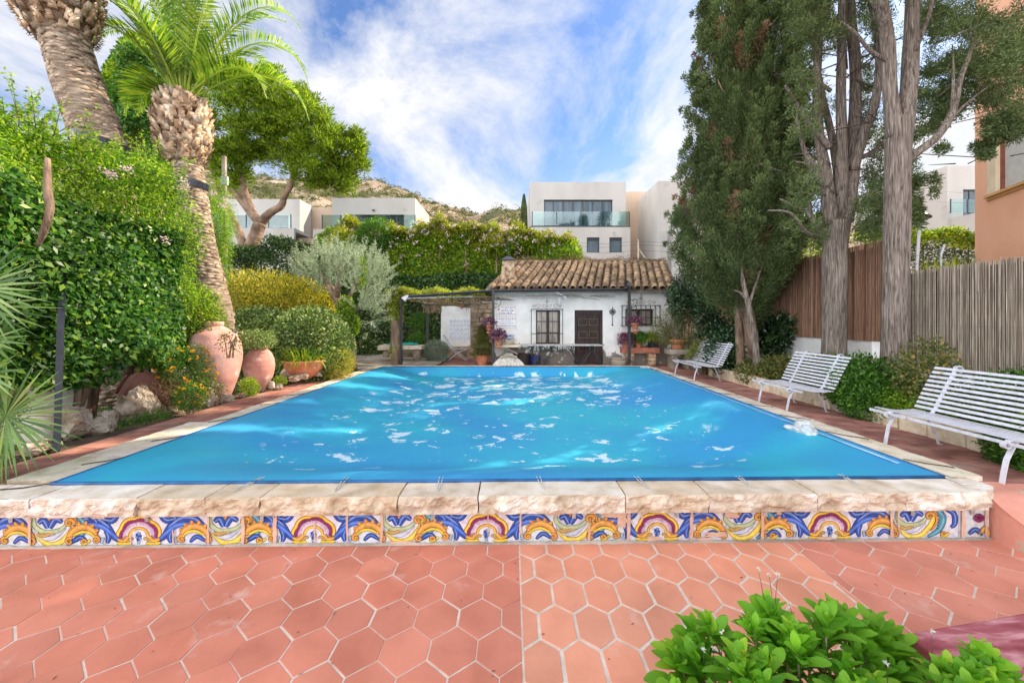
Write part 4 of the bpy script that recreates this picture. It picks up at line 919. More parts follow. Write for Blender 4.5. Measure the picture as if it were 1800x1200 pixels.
fr = [(-8, 60, 3.8, 2.7), (2, 50, 3.6, 3.4), (14, 38, 3.1, 3.1), (178, 62, 3.0, 2.9), (168, 48, 2.3, 4.4), (190, 56, 3.3, 2.6), (205, 70, 3.4, 1.8), (180, 35, 1.3, 4.5), (150, 68, 3.1, 2.2), (25, 70, 3.2, 1.9), (60, 66, 3.0, 2.2), (95, 72, 3.2, 1.5), (120, 62, 2.8, 2.4), (-25, 72, 3.6, 1.7), (-42, 76, 3.4, 1.5), (-70, 78, 3.2, 1.4), (-95, 74, 3.3, 1.7), (-120, 76, 3.4, 1.6), (-150, 70, 3.3, 2.1), (-165, 66, 3.5, 2.3), (-12, 78, 3.6, 1.3), (70, 82, 3.3, .8), (-60, 84, 3.4, .6), (160, 80, 3.5, 1.2), (-5, 36, 2.3, 3.0), (-100, 60, 2.5, 3.0)]
palm('date palm with bright green fronds and pineapple shaped boot behind the tall pink urn', pb, [.42, .46, .39, .35, .34, .33, .33, .34], [at(326, 290, pY), at(323, 262, pY), at(321, 225, pY), at(321, 190, pY), at(323, 175, pY)], [.34, .54, .6, .5, .3], fr, [(at(338, 325, pY), .352, (.12, 0, 1))], .8)
m = MB(); m.tube([at(262, 300, 8.4), at(320, 322, 8.6)], .035, 4); o = m.build('steel_brace', M_steel); tag(o, 'dark steel brace running from the hedge top to the collar of the pink urn palm', 'brace')

# ---- urns
def urn(label, base, h, r, mt, lean=(0, 0), mouth=.45, rot=None, name='terracotta_urn', footr=.45):
    t = thing(name, label, 'urn', base)
    prof = [(r*footr*.9, 0), (r*footr, .02*h), (r*(footr+.14), .12*h), (r*.83, .3*h), (r*.97, .5*h), (r, .6*h), (r*.95, .72*h), (r*.8, .84*h), (r*(mouth+.14), .92*h), (r*mouth, .95*h)]
    q = []
    for i in range(len(prof)-1):
        for k in range(4): t_ = k/4; q.append((prof[i][0]*(1-t_)+prof[i+1][0]*t_, prof[i][1]*(1-t_)+prof[i+1][1]*t_))
    q.append(prof[-1])
    Mx = (rot or Matrix.Rotation(lean[0], 3, 'Y') @ Matrix.Rotation(lean[1], 3, 'X'))
    m = MB(); m.lathe(q, base, 56, M=Mx); m.v = [tuple(Vector(v)+(Vector(v)-Vector(base)).normalized()*.012*mnoise.fractal(Vector(v)*3, 1, 2, 3)) for v in m.v]; m.build('body', mt, t, smooth=True)
    rm = [(r*mouth, .945*h), (r*mouth*1.14, .955*h), (r*mouth*1.2, .985*h), (r*mouth*1.1, h), (r*mouth*.88, .99*h), (r*mouth*.8, .9*h), (r*mouth*.8, .7*h), (0, .68*h)]
    m = MB(); m.lathe(rm, base, 48, M=Mx); m.build('rim', mt, t, smooth=True)
    return t
b1 = gp(386, 704); urn('tallest pink terracotta urn at the foot of the green date palm', (b1.x-.06, b1.y, -.02), 1.62, .47, M_urn, (-.03, 0), .3)
b2 = gp(453, 686); urn('smaller pink terracotta urn holding a low bushy plant', (b2.x, b2.y+.05, -.02), 1.02, .33, M_urn, (0, 0), .5, footr=.36)
urn('dark fallen terracotta urn lying on its side among rocks below the hedge', (-6.1, 7.35, .16), .9, .33, M_urn2, rot=Matrix.Rotation(math.radians(-62), 3, 'Y') @ Matrix.Rotation(.5, 3, 'X'))
p = at(443, 600, 9.0); shrub('potted_shrub', 'low clipped green bush growing from the mouth of the smaller pink urn', 'shrub', (p.x, p.y, p.z+.03), (.45, .42, .2), 5200, .04, .022, L_box, .12, 4, ground=p.z-.15, stems=5)

# ---- rocks
def rock(label, c, r, seed, mt=None, rz=0., group='limestone rocks edging the left bed'):
    bm = bmesh.new(); bmesh.ops.create_icosphere(bm, subdivisions=4, radius=1); g_ = random.Random(seed); r = tuple(v*.8 for v in r)
    pl = [(Vector((g_.gauss(0, 1), g_.gauss(0, 1), g_.gauss(0, 1))).normalized(), g_.uniform(.55, .86)) for _ in range(14)]
    for v in bm.verts:
        for n_, d in pl:
            e = v.co.dot(n_)-d
            if e > 0: v.co -= n_*e*.94
        v.co *= 1+.2*mnoise.fractal(v.co*2.4+Vector((seed, 0, 0)), .7, 2.3, 6)
        x, y, z = v.co.x*r[0], v.co.y*r[1], v.co.z*r[2]; v.co = Vector((c[0]+x*math.cos(rz)-y*math.sin(rz), c[1]+x*math.sin(rz)+y*math.cos(rz), c[2]+z))
    me = bpy.data.meshes.new('rock'); bm.to_mesh(me); bm.free(); me.materials.append(mt or M_rock)
    o = bpy.data.objects.new('rock', me); link(o); return tag(o, label, 'rock', group)
RK = [((128, 742, 5.55), (.34, .3, .3), 'jagged pale rock beside the foot of the dark blue post'), ((160, 760, 5.75), (.3, .22, .2), 'low tan rock right of the jagged one by the blue post'), ((193, 748, 6.0), (.17, .16, .29), 'upright narrow pale rock in the row under the hedge'), ((226, 722, 6.35), (.26, .25, .33), 'squarish buff rock left of the tall peaked rock'), ((251, 712, 6.75), (.38, .3, .44), 'tall peaked tan rock, the largest under the hedge'), ((276, 728, 6.9), (.24, .18, .16), 'rounded rock at the right foot of the tall peaked rock'), ((306, 724, 7.1), (.22, .16, .13), 'low yellowish rock in front of the fallen dark urn'), ((326, 717, 7.3), (.15, .13, .15), 'small grey rock right of the fallen urn'), ((344, 708, 7.5), (.2, .17, .22), 'broken grey rock between the fallen urn and the tallest urn'), ((364, 700, 7.65), (.26, .2, .28), 'pointed dark rock leaning on the tallest pink urn'), ((396, 703, 7.95), (.24, .15, .15), 'flat grey rock at the right base of the tallest pink urn'), ((442, 684, 8.75), (.16, .14, .2), 'bright cream rock between the two pink urns'), ((426, 694, 8.5), (.13, .11, .1), 'small cream rock in front of the two pink urns'), ((478, 676, 9.2), (.12, .1, .12), 'small golden rock right of the smaller pink urn'), ((490, 680, 9.35), (.14, .1, .12), 'pale rounded rock beside the small golden rock'), ((520, 664, 9.9), (.22, .16, .14), 'brown rock left of the terracotta bowl'), ((536, 660, 10.1), (.24, .17, .14), 'yellow brown rock under the terracotta bowl'), ((558, 656, 10.5), (.2, .15, .14), 'cream rock right of the terracotta bowl'), ((578, 651, 11.0), (.15, .12, .1), 'small grey rock at the end of the row near the concrete slab'), ((72, 800, 5.0), (.22, .2, .14), 'small pale rock left of the foot of the blue post'), ((505, 655, 10.2), (.28, .2, .2), 'dark brown rock under the box bushes')]
for i, (c, r, lb) in enumerate(RK):
    p = gp(c[0], c[1]+r[2]*FP/c[2]*.55) if False else at(c[0], c[1], c[2]); rock(lb, (p.x, p.y, max(p.z, r[2]*.35)), r, i+3, rz=i*.7)

# flowering bushes beside the urns
shrub('lantana_bush', 'lantana bush dotted with orange yellow flowers left of the tallest pink urn', 'bush', (-6.08, 7.35, .62), (.38, .4, .46), 7000, .042, .02, L_green, .25, 12, ground=0, lo=.5, flowers=(L_yelf, 75, .03, 9))
shrub('lantana_bush', 'small low clump of orange flowers in front of the fallen dark urn', 'bush', (-5.62, 6.95, .28), (.22, .2, .2), 2200, .036, .018, L_green, .25, 13, ground=0, stems=3, flowers=(L_yelf, 22, .028, 9))
p = at(405, 590, 7.6); shrub('trailing_creeper', 'trailing leafy sprig with lilac flowers hanging over the tallest urn', 'creeper', (p.x, p.y, p.z-.08), (.2, .12, .2), 380, .045, .025, L_pitt, .5, 6, ground=p.z-.4, stems=5, flowers=(L_pinkf, 5, .03, 12))
p = at(384, 683, 7.7); shrub('trailing_creeper', 'sprig of pale pink flowers low against the tallest urn', 'creeper', (p.x, p.y, p.z), (.12, .08, .12), 260, .035, .015, L_green, .5, 7, ground=0, stems=3, flowers=(L_pinkf, 7, .025, 10))
p = at(438, 676, 8.6); shrub('succulent_clump', 'bright green succulent clump between the two pink urns', 'plant', (p.x, p.y, .17), (.15, .15, .18), 1500, .05, .02, L_grass, .15, 8, stems=2, up=.8)
p = at(492, 669, 9.4); shrub('succulent_clump', 'tiny bright green rosette right of the smaller urn', 'plant', (p.x, p.y, .2), (.1, .1, .08), 500, .05, .02, L_grass, .15, 9, stems=2, up=.8)
for (x, y, s_, lb) in [(-6.0, 6.15, .3, 'tuft of weeds between the rocks under the hedge, nearer the post'), (-5.85, 6.55, .22, 'tuft of weeds in front of the tall peaked rock')]:
    shrub('weed_tuft', lb, 'weeds', (x, y, .05), (s_*.8, s_*.8, .07), 600, .05, .01, L_green, .3, int(s_*100), stems=0, up=.9)
n = 1500; P = np.array([-5.95, 7.1, .35])+R.normal(size=(n, 3))*np.array([.16, .22, .17]); P[:, 2] = np.maximum(P[:, 2], .02); o = leaves('dry_tangle', P, nrm(rv(n)+np.array([0, 0, -.3])), rv(n), .14, .006, L_brown); tag(o, 'tangle of dry brown twigs over the fallen dark urn', 'dry twigs')
# climbing tangle round the urn palm foot
p = at(330, 590, 8.0); shrub('climber_hedge', 'loose fringe of creeper between the hedge end and the urn palm', 'creeper', (p.x+.1, p.y+.1, p.z+.25), (.5, .4, .75), 8000, .055, .028, L_flowerh, .3, 15, lo=.4, ground=0, stems=8)
p = at(380, 400, 10.5); shrub('feathery_shrub', 'feathery bright green foliage just right of the urn palm trunk', 'shrub', (p.x, p.y, p.z-.1), (.3, .4, 1.25), 6000, .16, .016, L_light, .25, 16, lo=.3, ground=.0, stems=6, droop=.5)

# strap leaved plant in a bowl
def strap_plant(name, label, c, n, L_, w, lm, spread=1.0, group=None, ground=None):
    t = thing(name, label, 'plant', c, group); a = R.random(n)*6.283; e = R.uniform(.35, 1.35, n); P = np.array(c)+np.stack([np.cos(a), np.sin(a), 0*a], 1)*(R.random(n)*.3*L_*spread)[:, None]
    D0 = np.stack([np.cos(a)*np.cos(e), np.sin(a)*np.cos(e), np.sin(e)], 1); Lk = L_*R.uniform(.6, 1.15, n); sd_ = np.stack([-np.sin(a), np.cos(a), 0*a], 1); V = []; K = 6; ww = w*R.uniform(.7, 1.2, n)
    pos = P.copy(); d = D0.copy()
    for k in range(K):
        wk = ww*(1-(k/(K-1))**2.2)*.5; V += [pos+sd_*wk[:, None], pos-sd_*wk[:, None]]; pos = pos+d*(Lk/(K-1))[:, None]; d = nrm(d+np.array([0, 0, -.34])*(k+.6)*.75*(1.3-e[:, None]*.5))
    V = np.stack(V, 1); F = (np.arange(n)*2*K)[:, None, None]+np.array([[2*k, 2*k+1, 2*k+3, 2*k+2] for k in range(K-1)])[None]
    nmesh('leaves', V.reshape(-1, 3), F.reshape(-1, 4), lm, t, np.repeat(R.random(n), 2*K)); return t
p = at(535, 640, 10.4)
t = thing('planter_bowl', 'wide terracotta bowl planter with strap leaved plants on rocks', 'planter', (p.x, p.y, .08)); m = MB(); m.lathe([(.16, .0), (.3, .08), (.44, .24), (.5, .42), (.53, .44), (.53, .48), (.48, .48), (.44, .4), (0, .38)], (p.x, p.y, .12), 40); m.build('bowl', M_terra, t, smooth=True)
strap_plant('strap_leaf_plant', 'arching bright green strap leaved plant spilling over the terracotta bowl', (p.x, p.y, .52), 620, .62, .022, L_grass, 2.2)
shrub('yellow_shrub', 'low yellow green shrub right of the terracotta bowl', 'shrub', (-4.75, 10.9, .38), (.42, .35, .42), 5200, .045, .015, L_gold, .25, 17, ground=0, stems=5)
# clipped box bushes
shrub('box_bush', 'clipped rounded box bush at left, partly behind the green date palm', 'bush', (-7.5, 12.1, .95), (1.15, .9, 1.0), 15000, .095, .052, L_box, .1, 18, p=2.15, lo=.8)
shrub('box_bush', 'clipped dome shaped box bush above the terracotta bowl', 'bush', (-5.6, 11.1, .88), (1.0, .9, 1.0), 15000, .095, .052, L_box, .1, 19, p=2.15, lo=.8)
shrub('golden_shrub', 'golden yellow feathery shrub behind the clipped box bushes', 'shrub', (-7.6, 13.4, 2.0), (1.75, .9, 1.2), 20000, .12, .045, L_gold, .5, 20, lo=.4, up=.6, stems=10)
shrub('golden_shrub', 'small yellow leaved shrub right of the date palm trunk', 'shrub', (-9.1, 13.2, 2.1), (.6, .5, 1.2), 7000, .09, .02, L_gold, .3, 23, lo=.4, up=.5)
# olive tree
def olive():
    t = thing('olive_tree', 'silvery olive tree with an ivy wrapped trunk by the concrete slab', 'tree', (-5.1, 12.8, 0)); m = MB()
    b = at(613, 640, 12.8); limb(m, [(b.x, 12.8, -.05), at(614, 600, 12.8), at(606, 560, 12.8), at(590, 520, 12.9), at(570, 490, 13.0)], [.26, .2, .17, .13, .07], 12, 4, .14)
    for a in [(600, 540, 640, 470), (598, 535, 560, 470), (592, 520, 600, 450), (604, 550, 655, 520)]: limb(m, [at(a[0], a[1], 12.8), at((a[0]+a[2])/2, (a[1]+a[3])/2+6, 12.7+random.uniform(-.3, .3)), at(a[2], a[3], 12.8+random.uniform(-.6, .6))], [.1, .06, .03], 8, 4)
    m.build('trunk', M_bark2, t, smooth=True)
    P = []; D = []
    for (cx, cy, rx, ry, n) in [(570, 478, 46, 38, 90), (625, 480, 42, 40, 90), (650, 510, 34, 42, 70), (600, 455, 50, 22, 60), (645, 545, 22, 40, 45), (540, 470, 22, 22, 30), (665, 490, 22, 35, 40)]:
        for k in range(n):
            a = random.uniform(0, 6.283); r_ = math.sqrt(random.random()); y = 12.8+random.uniform(-1, 1)*.9; c = at(cx+rx*r_*math.cos(a), cy+ry*r_*math.sin(a), y)
            dr = Vector((c.x+5.2, (c.y-12.8), c.z-1.9)).normalized(); dr = (dr*.7+Vector((random.gauss(0, .4), random.gauss(0, .4), .35))).normalized(); Lb = random.uniform(.3, .6)
            for q in range(62): s_ = random.random(); P.append(c+dr*Lb*s_+Vector((random.gauss(0, .02), random.gauss(0, .02), random.gauss(0, .02)))); D.append(dr+Vector((random.gauss(0, .6), random.gauss(0, .6), random.gauss(0, .6))))
    P = np.array(P); D = nrm(np.array(D)); leaves('crown', P, D, rv(len(P)), R.uniform(.05, .09, len(P)), .016, L_olive, t)
    P = []; 
    for (cx, cy, rx, ry, n) in [(608, 545, 16, 26, 1500), (618, 570, 15, 22, 1200), (636, 478, 7, 30, 500)]:
        for k in range(n): a = random.uniform(0, 6.283); r_ = math.sqrt(random.random()); P.append(at(cx+rx*r_*math.cos(a), cy+ry*r_*math.sin(a), 12.5+random.uniform(-.12, .1)))
    P = np.array(P); leaves('ivy', P, rv(len(P)), nrm(rv(len(P))+np.array([0, -1, .3])), .06, .05, L_flowerh, t)
olive()

# ---- fan palm at the very left, in front
def fan_palm():
    t = thing('fan_palm', 'spiky green fan palm at the left edge of the terrace', 'fan palm', (-5.3, 3.95, 0))
    def fan(c, axis, rad, name='fan_leaf', spread=150, lm=L_fan):
        c = Vector(c); ax = Vector(axis).normalized(); n = 34; s_ = ax.cross(Vector((0, -1, .15))).normalized(); P = []; D = []
        fw = ax.cross(s_).normalized()
        for k in range(n):
            a = math.radians(-spread+2*spread*k/(n-1)); d = ax*math.cos(a)+s_*math.sin(a)+fw*random.uniform(-.08, .08)-fw*.12*abs(math.sin(a)); P.append(c); D.append(d.normalized())
        P = np.array(P); D = np.array(D); nn_ = np.tile(np.array(fw), (n, 1))+R.normal(size=(n, 3))*.25
        a_ = leaves('x', P, D, nn_, rad*R.uniform(.85, 1.08, n), .032, lm, None, .25, .13)
        m = MB(); m.tube([c, c-ax*.25+Vector((0, 0, -.1)), Vector((-5.45, 4.0, .25))], [.008, .009, .012], 5); b_ = m.build('y', lm); join([a_, b_], name, t)
    Y = 4.05
    for (px, py, ax, r, lm) in [(0, 760, (.9, -.3, .1), .62, L_fan), (-28, 660, (.8, -.2, .3), .62, L_fan), (-40, 540, (.9, .1, .05), .75, L_fan), (-25, 600, (.9, -.1, .15), .55, L_fan), (10, 730, (.8, .3, -.1), .62, L_fan), (-30, 800, (.6, -.5, -.4), .5, L_fan), (-60, 700, (.4, -.5, .6), .6, L_fan), (-90, 620, (-.2, -.3, .9), .6, L_fan), (20, 705, (.5, .2, .1), .2, L_brown), (5, 712, (.3, -.4, .5), .22, L_brown), (-45, 505, (.8, .2, .25), .66, L_fan), (-110, 760, (-.5, -.5, .3), .6, L_fan)]:
        c = at(px, py, Y+random.uniform(-.15, .15)); fan(c, ax, r, lm=lm)
    m = MB(); limb(m, [(-5.5, 4.05, -.45), (-5.48, 4.0, .1), (-5.45, 4.0, .35)], [.13, .12, .08], 10, 3, .1); m.build('stem', M_boot, t)
fan_palm()
# reddish dead frond debris + stone at left foreground
# ---- ivy-covered tall tree behind the palms
def ivytree():
    t = thing('ivy_clad_tree', 'tall dark tree draped in ivy between the two date palms', 'tree', (-13.4, 14.2, 0)); m = MB()
    limb(m, [at(235, 600, 14), at(240, 400, 14), at(238, 200, 14), at(232, 90, 14)], [.3, .25, .2, .1], 9, 4)
    for k in range(14): y0 = random.uniform(120, 480); limb(m, [at(238, y0, 14), at(238+random.uniform(-60, 60), y0-40, 14+random.uniform(-1, 1))], [.08, .02], 6, 3)
    m.build('trunk', M_bark2, t, smooth=True)
    n = 60000; k = R.random(n); py = 62+k*430; w = np.interp(py, [60, 90, 140, 200, 300, 500], [14, 42, 60, 62, 66, 70]); a = R.random(n)*6.283; u = R.uniform(.6, 1.05, n)
    px = 236+np.cos(a)*w*u; Y = 14.2+np.sin(a)*w*u/50.; P = np.stack([(px-900)*Y/FP, Y, CZ-(py-HZ)*Y/FP], 1); P += (vn(P, 1.5, 31)*.3+vn(P, 4, 32)*.25)[:, None]*np.stack([np.cos(a), np.sin(a), 0*a], 1)
    yl = vn(P, 1.4, 33) > .05; od = np.stack([np.cos(a), np.sin(a), 0*a+.2], 1); D = nrm(od*.5+rv(n)+np.array([0, 0, -.3])); Nn = nrm(od+rv(n)*.7)
    leaves('ivy_foliage', P[~yl], D[~yl], Nn[~yl], .14, .09, L_green, t); leaves('yellowing_foliage', P[yl], D[yl], Nn[yl], .1, .06, L_flowerh, t)
ivytree()
# ============================================================ COTTAGE
WY = 14.7
XW = lambda px, Y=WY: (px-900)*Y/FP
ZW = lambda py, Y=WY: CZ-(py-HZ)*Y/FP
cot = thing('pool_house', 'low white stucco pool house with clay tiled roof and dark wooden door', 'house', (2.8, 16.2, 0))
x0c, x1c = XW(866), 6.35; dx0, dx1 = XW(1010), XW(1060); w0, w1 = XW(942), XW(985); v0, v1 = XW(1099), XW(1150)
zt = 2.8; zw0, zw1 = ZW(605), ZW(545); zv0, zv1 = ZW(572), ZW(543); zd = ZW(545)
m = MB()
for (a, b, c_, d) in [(x0c, w0, -.1, zt), (w0, w1, -.1, zw0), (w0, w1, zw1, zt), (w1, dx0, -.1, zt), (dx0, dx1, zd, zt), (dx1, v0, -.1, zt), (v0, v1, -.1, zv0), (v0, v1, zv1, zt), (v1, x1c, -.1, zt)]: m.box(a, b, WY, WY+.3, c_, d)
m.box(x0c, x0c+.3, WY+.3, 18.0, -.1, zt); m.box(x1c-.3, x1c, WY+.3, 18.0, -.1, zt); m.box(x0c, x1c, 18.0, 18.3, -.1, zt)
m.box(x0c+.3, x1c-.3, WY+1.4, WY+1.45, -.1, zt)
m.build('wall', M_cottage, cot)
# door
d = MB(); d.box(dx0, dx0+.1, WY+.1, WY+.2, 0, zd); d.box(dx1-.1, dx1, WY+.1, WY+.2, 0, zd); d.box(dx0+.1, dx1-.1, WY+.1, WY+.2, zd-.12, zd)
fr_ = d.build('door_frame', M_wood, cot)
d = MB(); a, b = dx0+.102, dx1-.102; d.box(a, b, WY+.14, WY+.18, .62, zd-.122); cxm = (a+b)/2
for r_ in range(3):
    for s_ in (-1, 1):
        z0 = zd-.35-r_*.47; x = cxm+s_*.2; d.box(x-.16, x+.16, WY+.12, WY+.14, z0-.2, z0+.02); d.box(x-.11, x+.11, WY+.1, WY+.12, z0-.15, z0-.03); d.box(x-.05, x+.05, WY+.085, WY+.1, z0-.12, z0-.06)
for z in (.66, zd-.17): d.box(a, b, WY+.12, WY+.14, z, z+.05)
d.box(cxm-.02, cxm+.02, WY+.12, WY+.14, .7, zd-.2)
dr = d.build('door', M_wood, cot, bevel=.006)
d = MB()
for r_ in range(3):
    for s_ in (-1, 1):
        z0 = zd-.35-r_*.47; x = cxm+s_*.2
        for (xa, xb, za, zb2) in ((x-.165, x+.165, z0+.02, z0+.04), (x-.165, x+.165, z0-.22, z0-.2), (x-.165, x-.148, z0-.2, z0+.02), (x+.148, x+.165, z0-.2, z0+.02)): d.box(xa, xb, WY+.105, WY+.1195, za, zb2)
d.build('panel_moulding', mat('highlight_wood_moulding', [(.3, (.1, .065, .05)), (.7, (.2, .14, .11))], scale=6, bump=.2), dr)  # lighter wood paints the highlights along the carved panel edges
d = MB(); d.box(a, b, WY+.13, WY+.18, 0, .615); d.build('kick_panel', M_woodlow, dr)
d = MB(); d.lathe([(0, 0), (.025, .0), (.03, .02), (.02, .05), (0, .055)], (b-.07, WY+.12, 1.0), 10, M=Matrix.Rotation(math.pi/2, 3, 'X')); d.build('handle', M_black, dr)
# window one (french casement)
def casement(x0, x1, z0, z1, nx_, nz_, curtain=True):
    f = MB(); Y = WY+.16; t_ = .06
    f.box(x0, x0+t_, Y, Y+.06, z0, z1); f.box(x1-t_, x1, Y, Y+.06, z0, z1); f.box(x0+t_, x1-t_, Y, Y+.06, z1-t_, z1); f.box(x0+t_, x1-t_, Y, Y+.06, z0, z0+t_)
    xm = (x0+x1)/2; f.box(xm-.05, xm+.05, Y-.01, Y+.07, z0+t_, z1-t_)
    for k in range(1, nz_): z = z0+(z1-z0)*k/nz_; f.box(x0+t_, xm-.05, Y+.01, Y+.05, z-.015, z+.015); f.box(xm+.05, x1-t_, Y+.01, Y+.05, z-.015, z+.015)
    w_ = f.build('window', M_wood, cot); g_ = MB(); g_.box(x0+t_, xm-.05, Y+.03, Y+.036, z0+t_, z1-t_); g_.box(xm+.05, x1-t_, Y+.03, Y+.036, z0+t_, z1-t_); g_.build('pane', M_dpane, w_); return w_
casement(w0, w1, zw0-.0, zw1, 2, 3); casement(v0, v1, zv0, zv1, 2, 1)
def grille(x0, x1, z0, z1, nv, hs, sc=True):
    g_ = MB(); Y = WY-.12; r_ = .011
    for k in range(nv): x = x0+(x1-x0)*k/(nv-1); g_.box(x-r_, x+r_, Y-r_, Y+r_, z0, z1)
    for z in [z0, z1]+hs: g_.box(x0-.02, x1+.02, Y-r_*1.6, Y+r_*1.6, z-r_, z+r_)
    for x in (x0, x1):
        for z in (z0+.02, z1-.02): g_.box(x-r_, x+r_, Y, WY+.02, z-r_, z+r_)
    # crest with scrolls and cross
    xm = (x0+x1)/2; g_.tube([(xm, Y, z1), (xm, Y, z1+.42)], .01, 5); g_.tube([(xm-.07, Y, z1+.28), (xm+.07, Y, z1+.28)], .008, 5)
    for s_ in (-1, 1):
        for (c_, r0) in ((.1, .08), (.32, .1), (.48, .06)):
            pts = [(xm+s_*(c_+r0*math.cos(t_*.5)*(1-t_*.05)), Y, z1+.1+r0*math.sin(t_*.5)*(1-t_*.05)) for t_ in range(14)]; g_.tube(pts, .006, 4)
    g_.build('window_grille', M_black, cot)
grille(XW(934, WY-.12), XW(989, WY-.12), ZW(617), ZW(543.5), 7, [ZW(586)]); grille(XW(1092), XW(1158), ZW(573), ZW(537), 9, [ZW(558)])
# tile plaques
def tile_plaque(px0, px1, py0, py1, lines, crest):
    x0, x1, z0, z1 = XW(px0), XW(px1), ZW(py1), ZW(py0); f = MB(); Y = WY-.002
    f.box(x0, x1, WY-.014, Y, z0, z1, 0, (.82, .8, .8)); f.box(x0-.012, x0, WY-.018, Y, z0-.012, z1+.012, 0, (.6, .42, .33)); f.box(x1, x1+.012, WY-.018, Y, z0-.012, z1+.012, 0, (.6, .42, .33)); f.box(x0, x1, WY-.018, Y, z0-.012, z0, 0, (.6, .42, .33)); f.box(x0, x1, WY-.018, Y, z1, z1+.012, 0, (.6, .42, .33))
    for zz, sg in ((z0+.05, 1), (z1-.05, -1)):
        for k in range(9):
            x = x0+(x1-x0)*(k+.5)/9
            if crest and sg < 0 and k < 2: continue
            f.add([(x-.028, WY-.016, zz), (x+.028, WY-.016, zz), (x, WY-.016, zz+.032*sg)], [(0, 1, 2)], 0, (.06, .06, .12)); f.add([(x+.005, WY-.0165, zz+.034*sg), (x+.06, WY-.0165, zz+.034*sg), (x+.035, WY-.0165, zz+.012*sg)], [(0, 1, 2)], 0, (.5, .3, .4))
    for (u0, u1, v, h, c_, wd) in lines:
        x = x0+(x1-x0)*u0; xe = x0+(x1-x0)*u1; z = z0+(z1-z0)*v
        while x < xe:
            w_ = wd*random.uniform(.6, 1.1)
            if random.random() > .14:
                f.box(x, x+w_*.28, WY-.0165, WY-.014, z, z+h, 0, c_)
                if random.random() > .3: f.box(x+w_*.28, x+w_*.75, WY-.0165, WY-.014, z+random.choice([0, h*.42, h*.8]), z+h*random.choice([.2, .6, 1.0])+.003, 0, c_)
                if random.random() > .5: f.box(x+w_*.6, x+w_*.8, WY-.0168, WY-.014, z, z+h*.9, 0, c_)
            x += w_*1.15
    if crest: x = x0+.09; z = z1-.16; f.box(x-.035, x+.035, WY-.0165, WY-.014, z-.03, z+.05, 0, (.75, .32, .12)); f.box(x-.02, x+.02, WY-.017, WY-.0165, z-.01, z+.035, 0, (.35, .12, .08)); f.box(x-.025, x+.025, WY-.0165, WY-.014, z+.052, z+.075, 0, (.6, .45, .1))
    f.build('tile_plaque', M_paint, cot)
dk_ = (.06, .06, .13); vi_ = (.28, .25, .45)
tile_plaque(872.5, 906.5, 537, 555.5, [(.4, .82, .66, .045, (.25, .25, .42), .035), (.27, .93, .44, .055, dk_, .045), (.12, .8, .22, .055, (.14, .14, .25), .045)], True)
tile_plaque(872.5, 906.5, 557, 576, [(.15, .85, .72, .022, vi_, .02), (.2, .75, .58, .022, vi_, .02), (.12, .9, .44, .022, vi_, .02), (.15, .85, .32, .022, vi_, .02), (.3, .7, .2, .02, vi_, .02)], False)
# eave board, roof
def roofpt(u, v, h=0.):
    """u across 0..1, v eave->ridge"""
    e = Vector((XW(855, 14.3)+(XW(1186, 14.3)-XW(855, 14.3))*u, 14.3, ZW(508.5, 14.3))); r_ = Vector((XW(903, 17.6)+(XW(1168, 17.6)-XW(903, 17.6))*u, 17.6, ZW(463, 17.6)))
    p = e.lerp(r_, v); return p+Vector((0, -.4, .92))*h
m = MB(); N_ = 22
m.add([roofpt(-.01, -.01, -.03), roofpt(1.01, -.01, -.03), roofpt(1.01, 1, -.03), roofpt(-.01, 1, -.03), roofpt(-.01, -.01, -.1), roofpt(1.01, -.01, -.1), roofpt(1.01, 1, -.1), roofpt(-.01, 1, -.1)], [(0, 1, 2, 3), (7, 6, 5, 4), (0, 4, 5, 1), (2, 6, 7, 3), (1, 5, 6, 2), (0, 3, 7, 4)])
p, q = roofpt(0, 1, -.1), roofpt(1, 1, -.1); a, b = Vector((x1c, 18.6, 2.8)), Vector((x0c, 18.6, 2.8)); m.add([p, q, a, b], [(0, 1, 2, 3)])
p, q = roofpt(0, 0, -.1), roofpt(0, 1, -.1); m.add([p, Vector((x0c, 18.6, 2.8)), q], [(0, 1, 2)]); p, q = roofpt(1, 0, -.1), roofpt(1, 1, -.1); m.add([p, q, Vector((x1c, 18.6, 2.8))], [(0, 1, 2)])
rf = m.build('roof', M_mortar, cot)
V = []; Fq = []; rn = []; rows = 23; per = 9
def tile_(u, v0_, v1_, wd, hgt, convex, lift):
    a, b = roofpt(u, v0_), roofpt(u, v1_); ax = (b-a).normalized(); s_ = Vector((1, 0, 0)); s_ = (s_-ax*s_.dot(ax)).normalized(); n_ = s_.cross(ax).normalized(); K = 7; r0 = random.random(); base = len(V)
    jit = random.uniform(-.012, .012); off = s_*jit
    for (p, w_, lf) in ((a, wd, lift+.022), (b, wd*.84, lift)):
        for k in range(K+1):
            t_ = math.pi*k/K; V.append(tuple(p+off+s_*(-math.cos(t_)*w_/2)+n_*(lf+(math.sin(t_)*hgt if convex else -math.sin(t_)*hgt*.7)))); rn.append(r0)
    for (p, w_, lf) in ((a, wd*.82, lift+.022),):
        for k in range(K+1):
            t_ = math.pi*k/K; V.append(tuple(p+off+s_*(-math.cos(t_)*w_/2)+n_*(lf+(math.sin(t_)*hgt*.78 if convex else -math.sin(t_)*hgt*.5)))); rn.append(0.0 if convex else .3)
    for k in range(K): Fq.append((base+k, base+k+1, base+K+2+k, base+K+1+k)); Fq.append((base+k, base+2*(K+1)+k, base+2*(K+1)+k+1, base+k+1))
for i in range(rows):
    u = (i+.5)/rows
    for j in range(per): tile_(u, j/per-.02, (j+1)/per+.035, .23, .1, True, .045+random.uniform(0, .01))
    for j in range(per): tile_(u+.5/rows, j/per-.03, (j+1)/per+.03, .2, .07, False, .03)
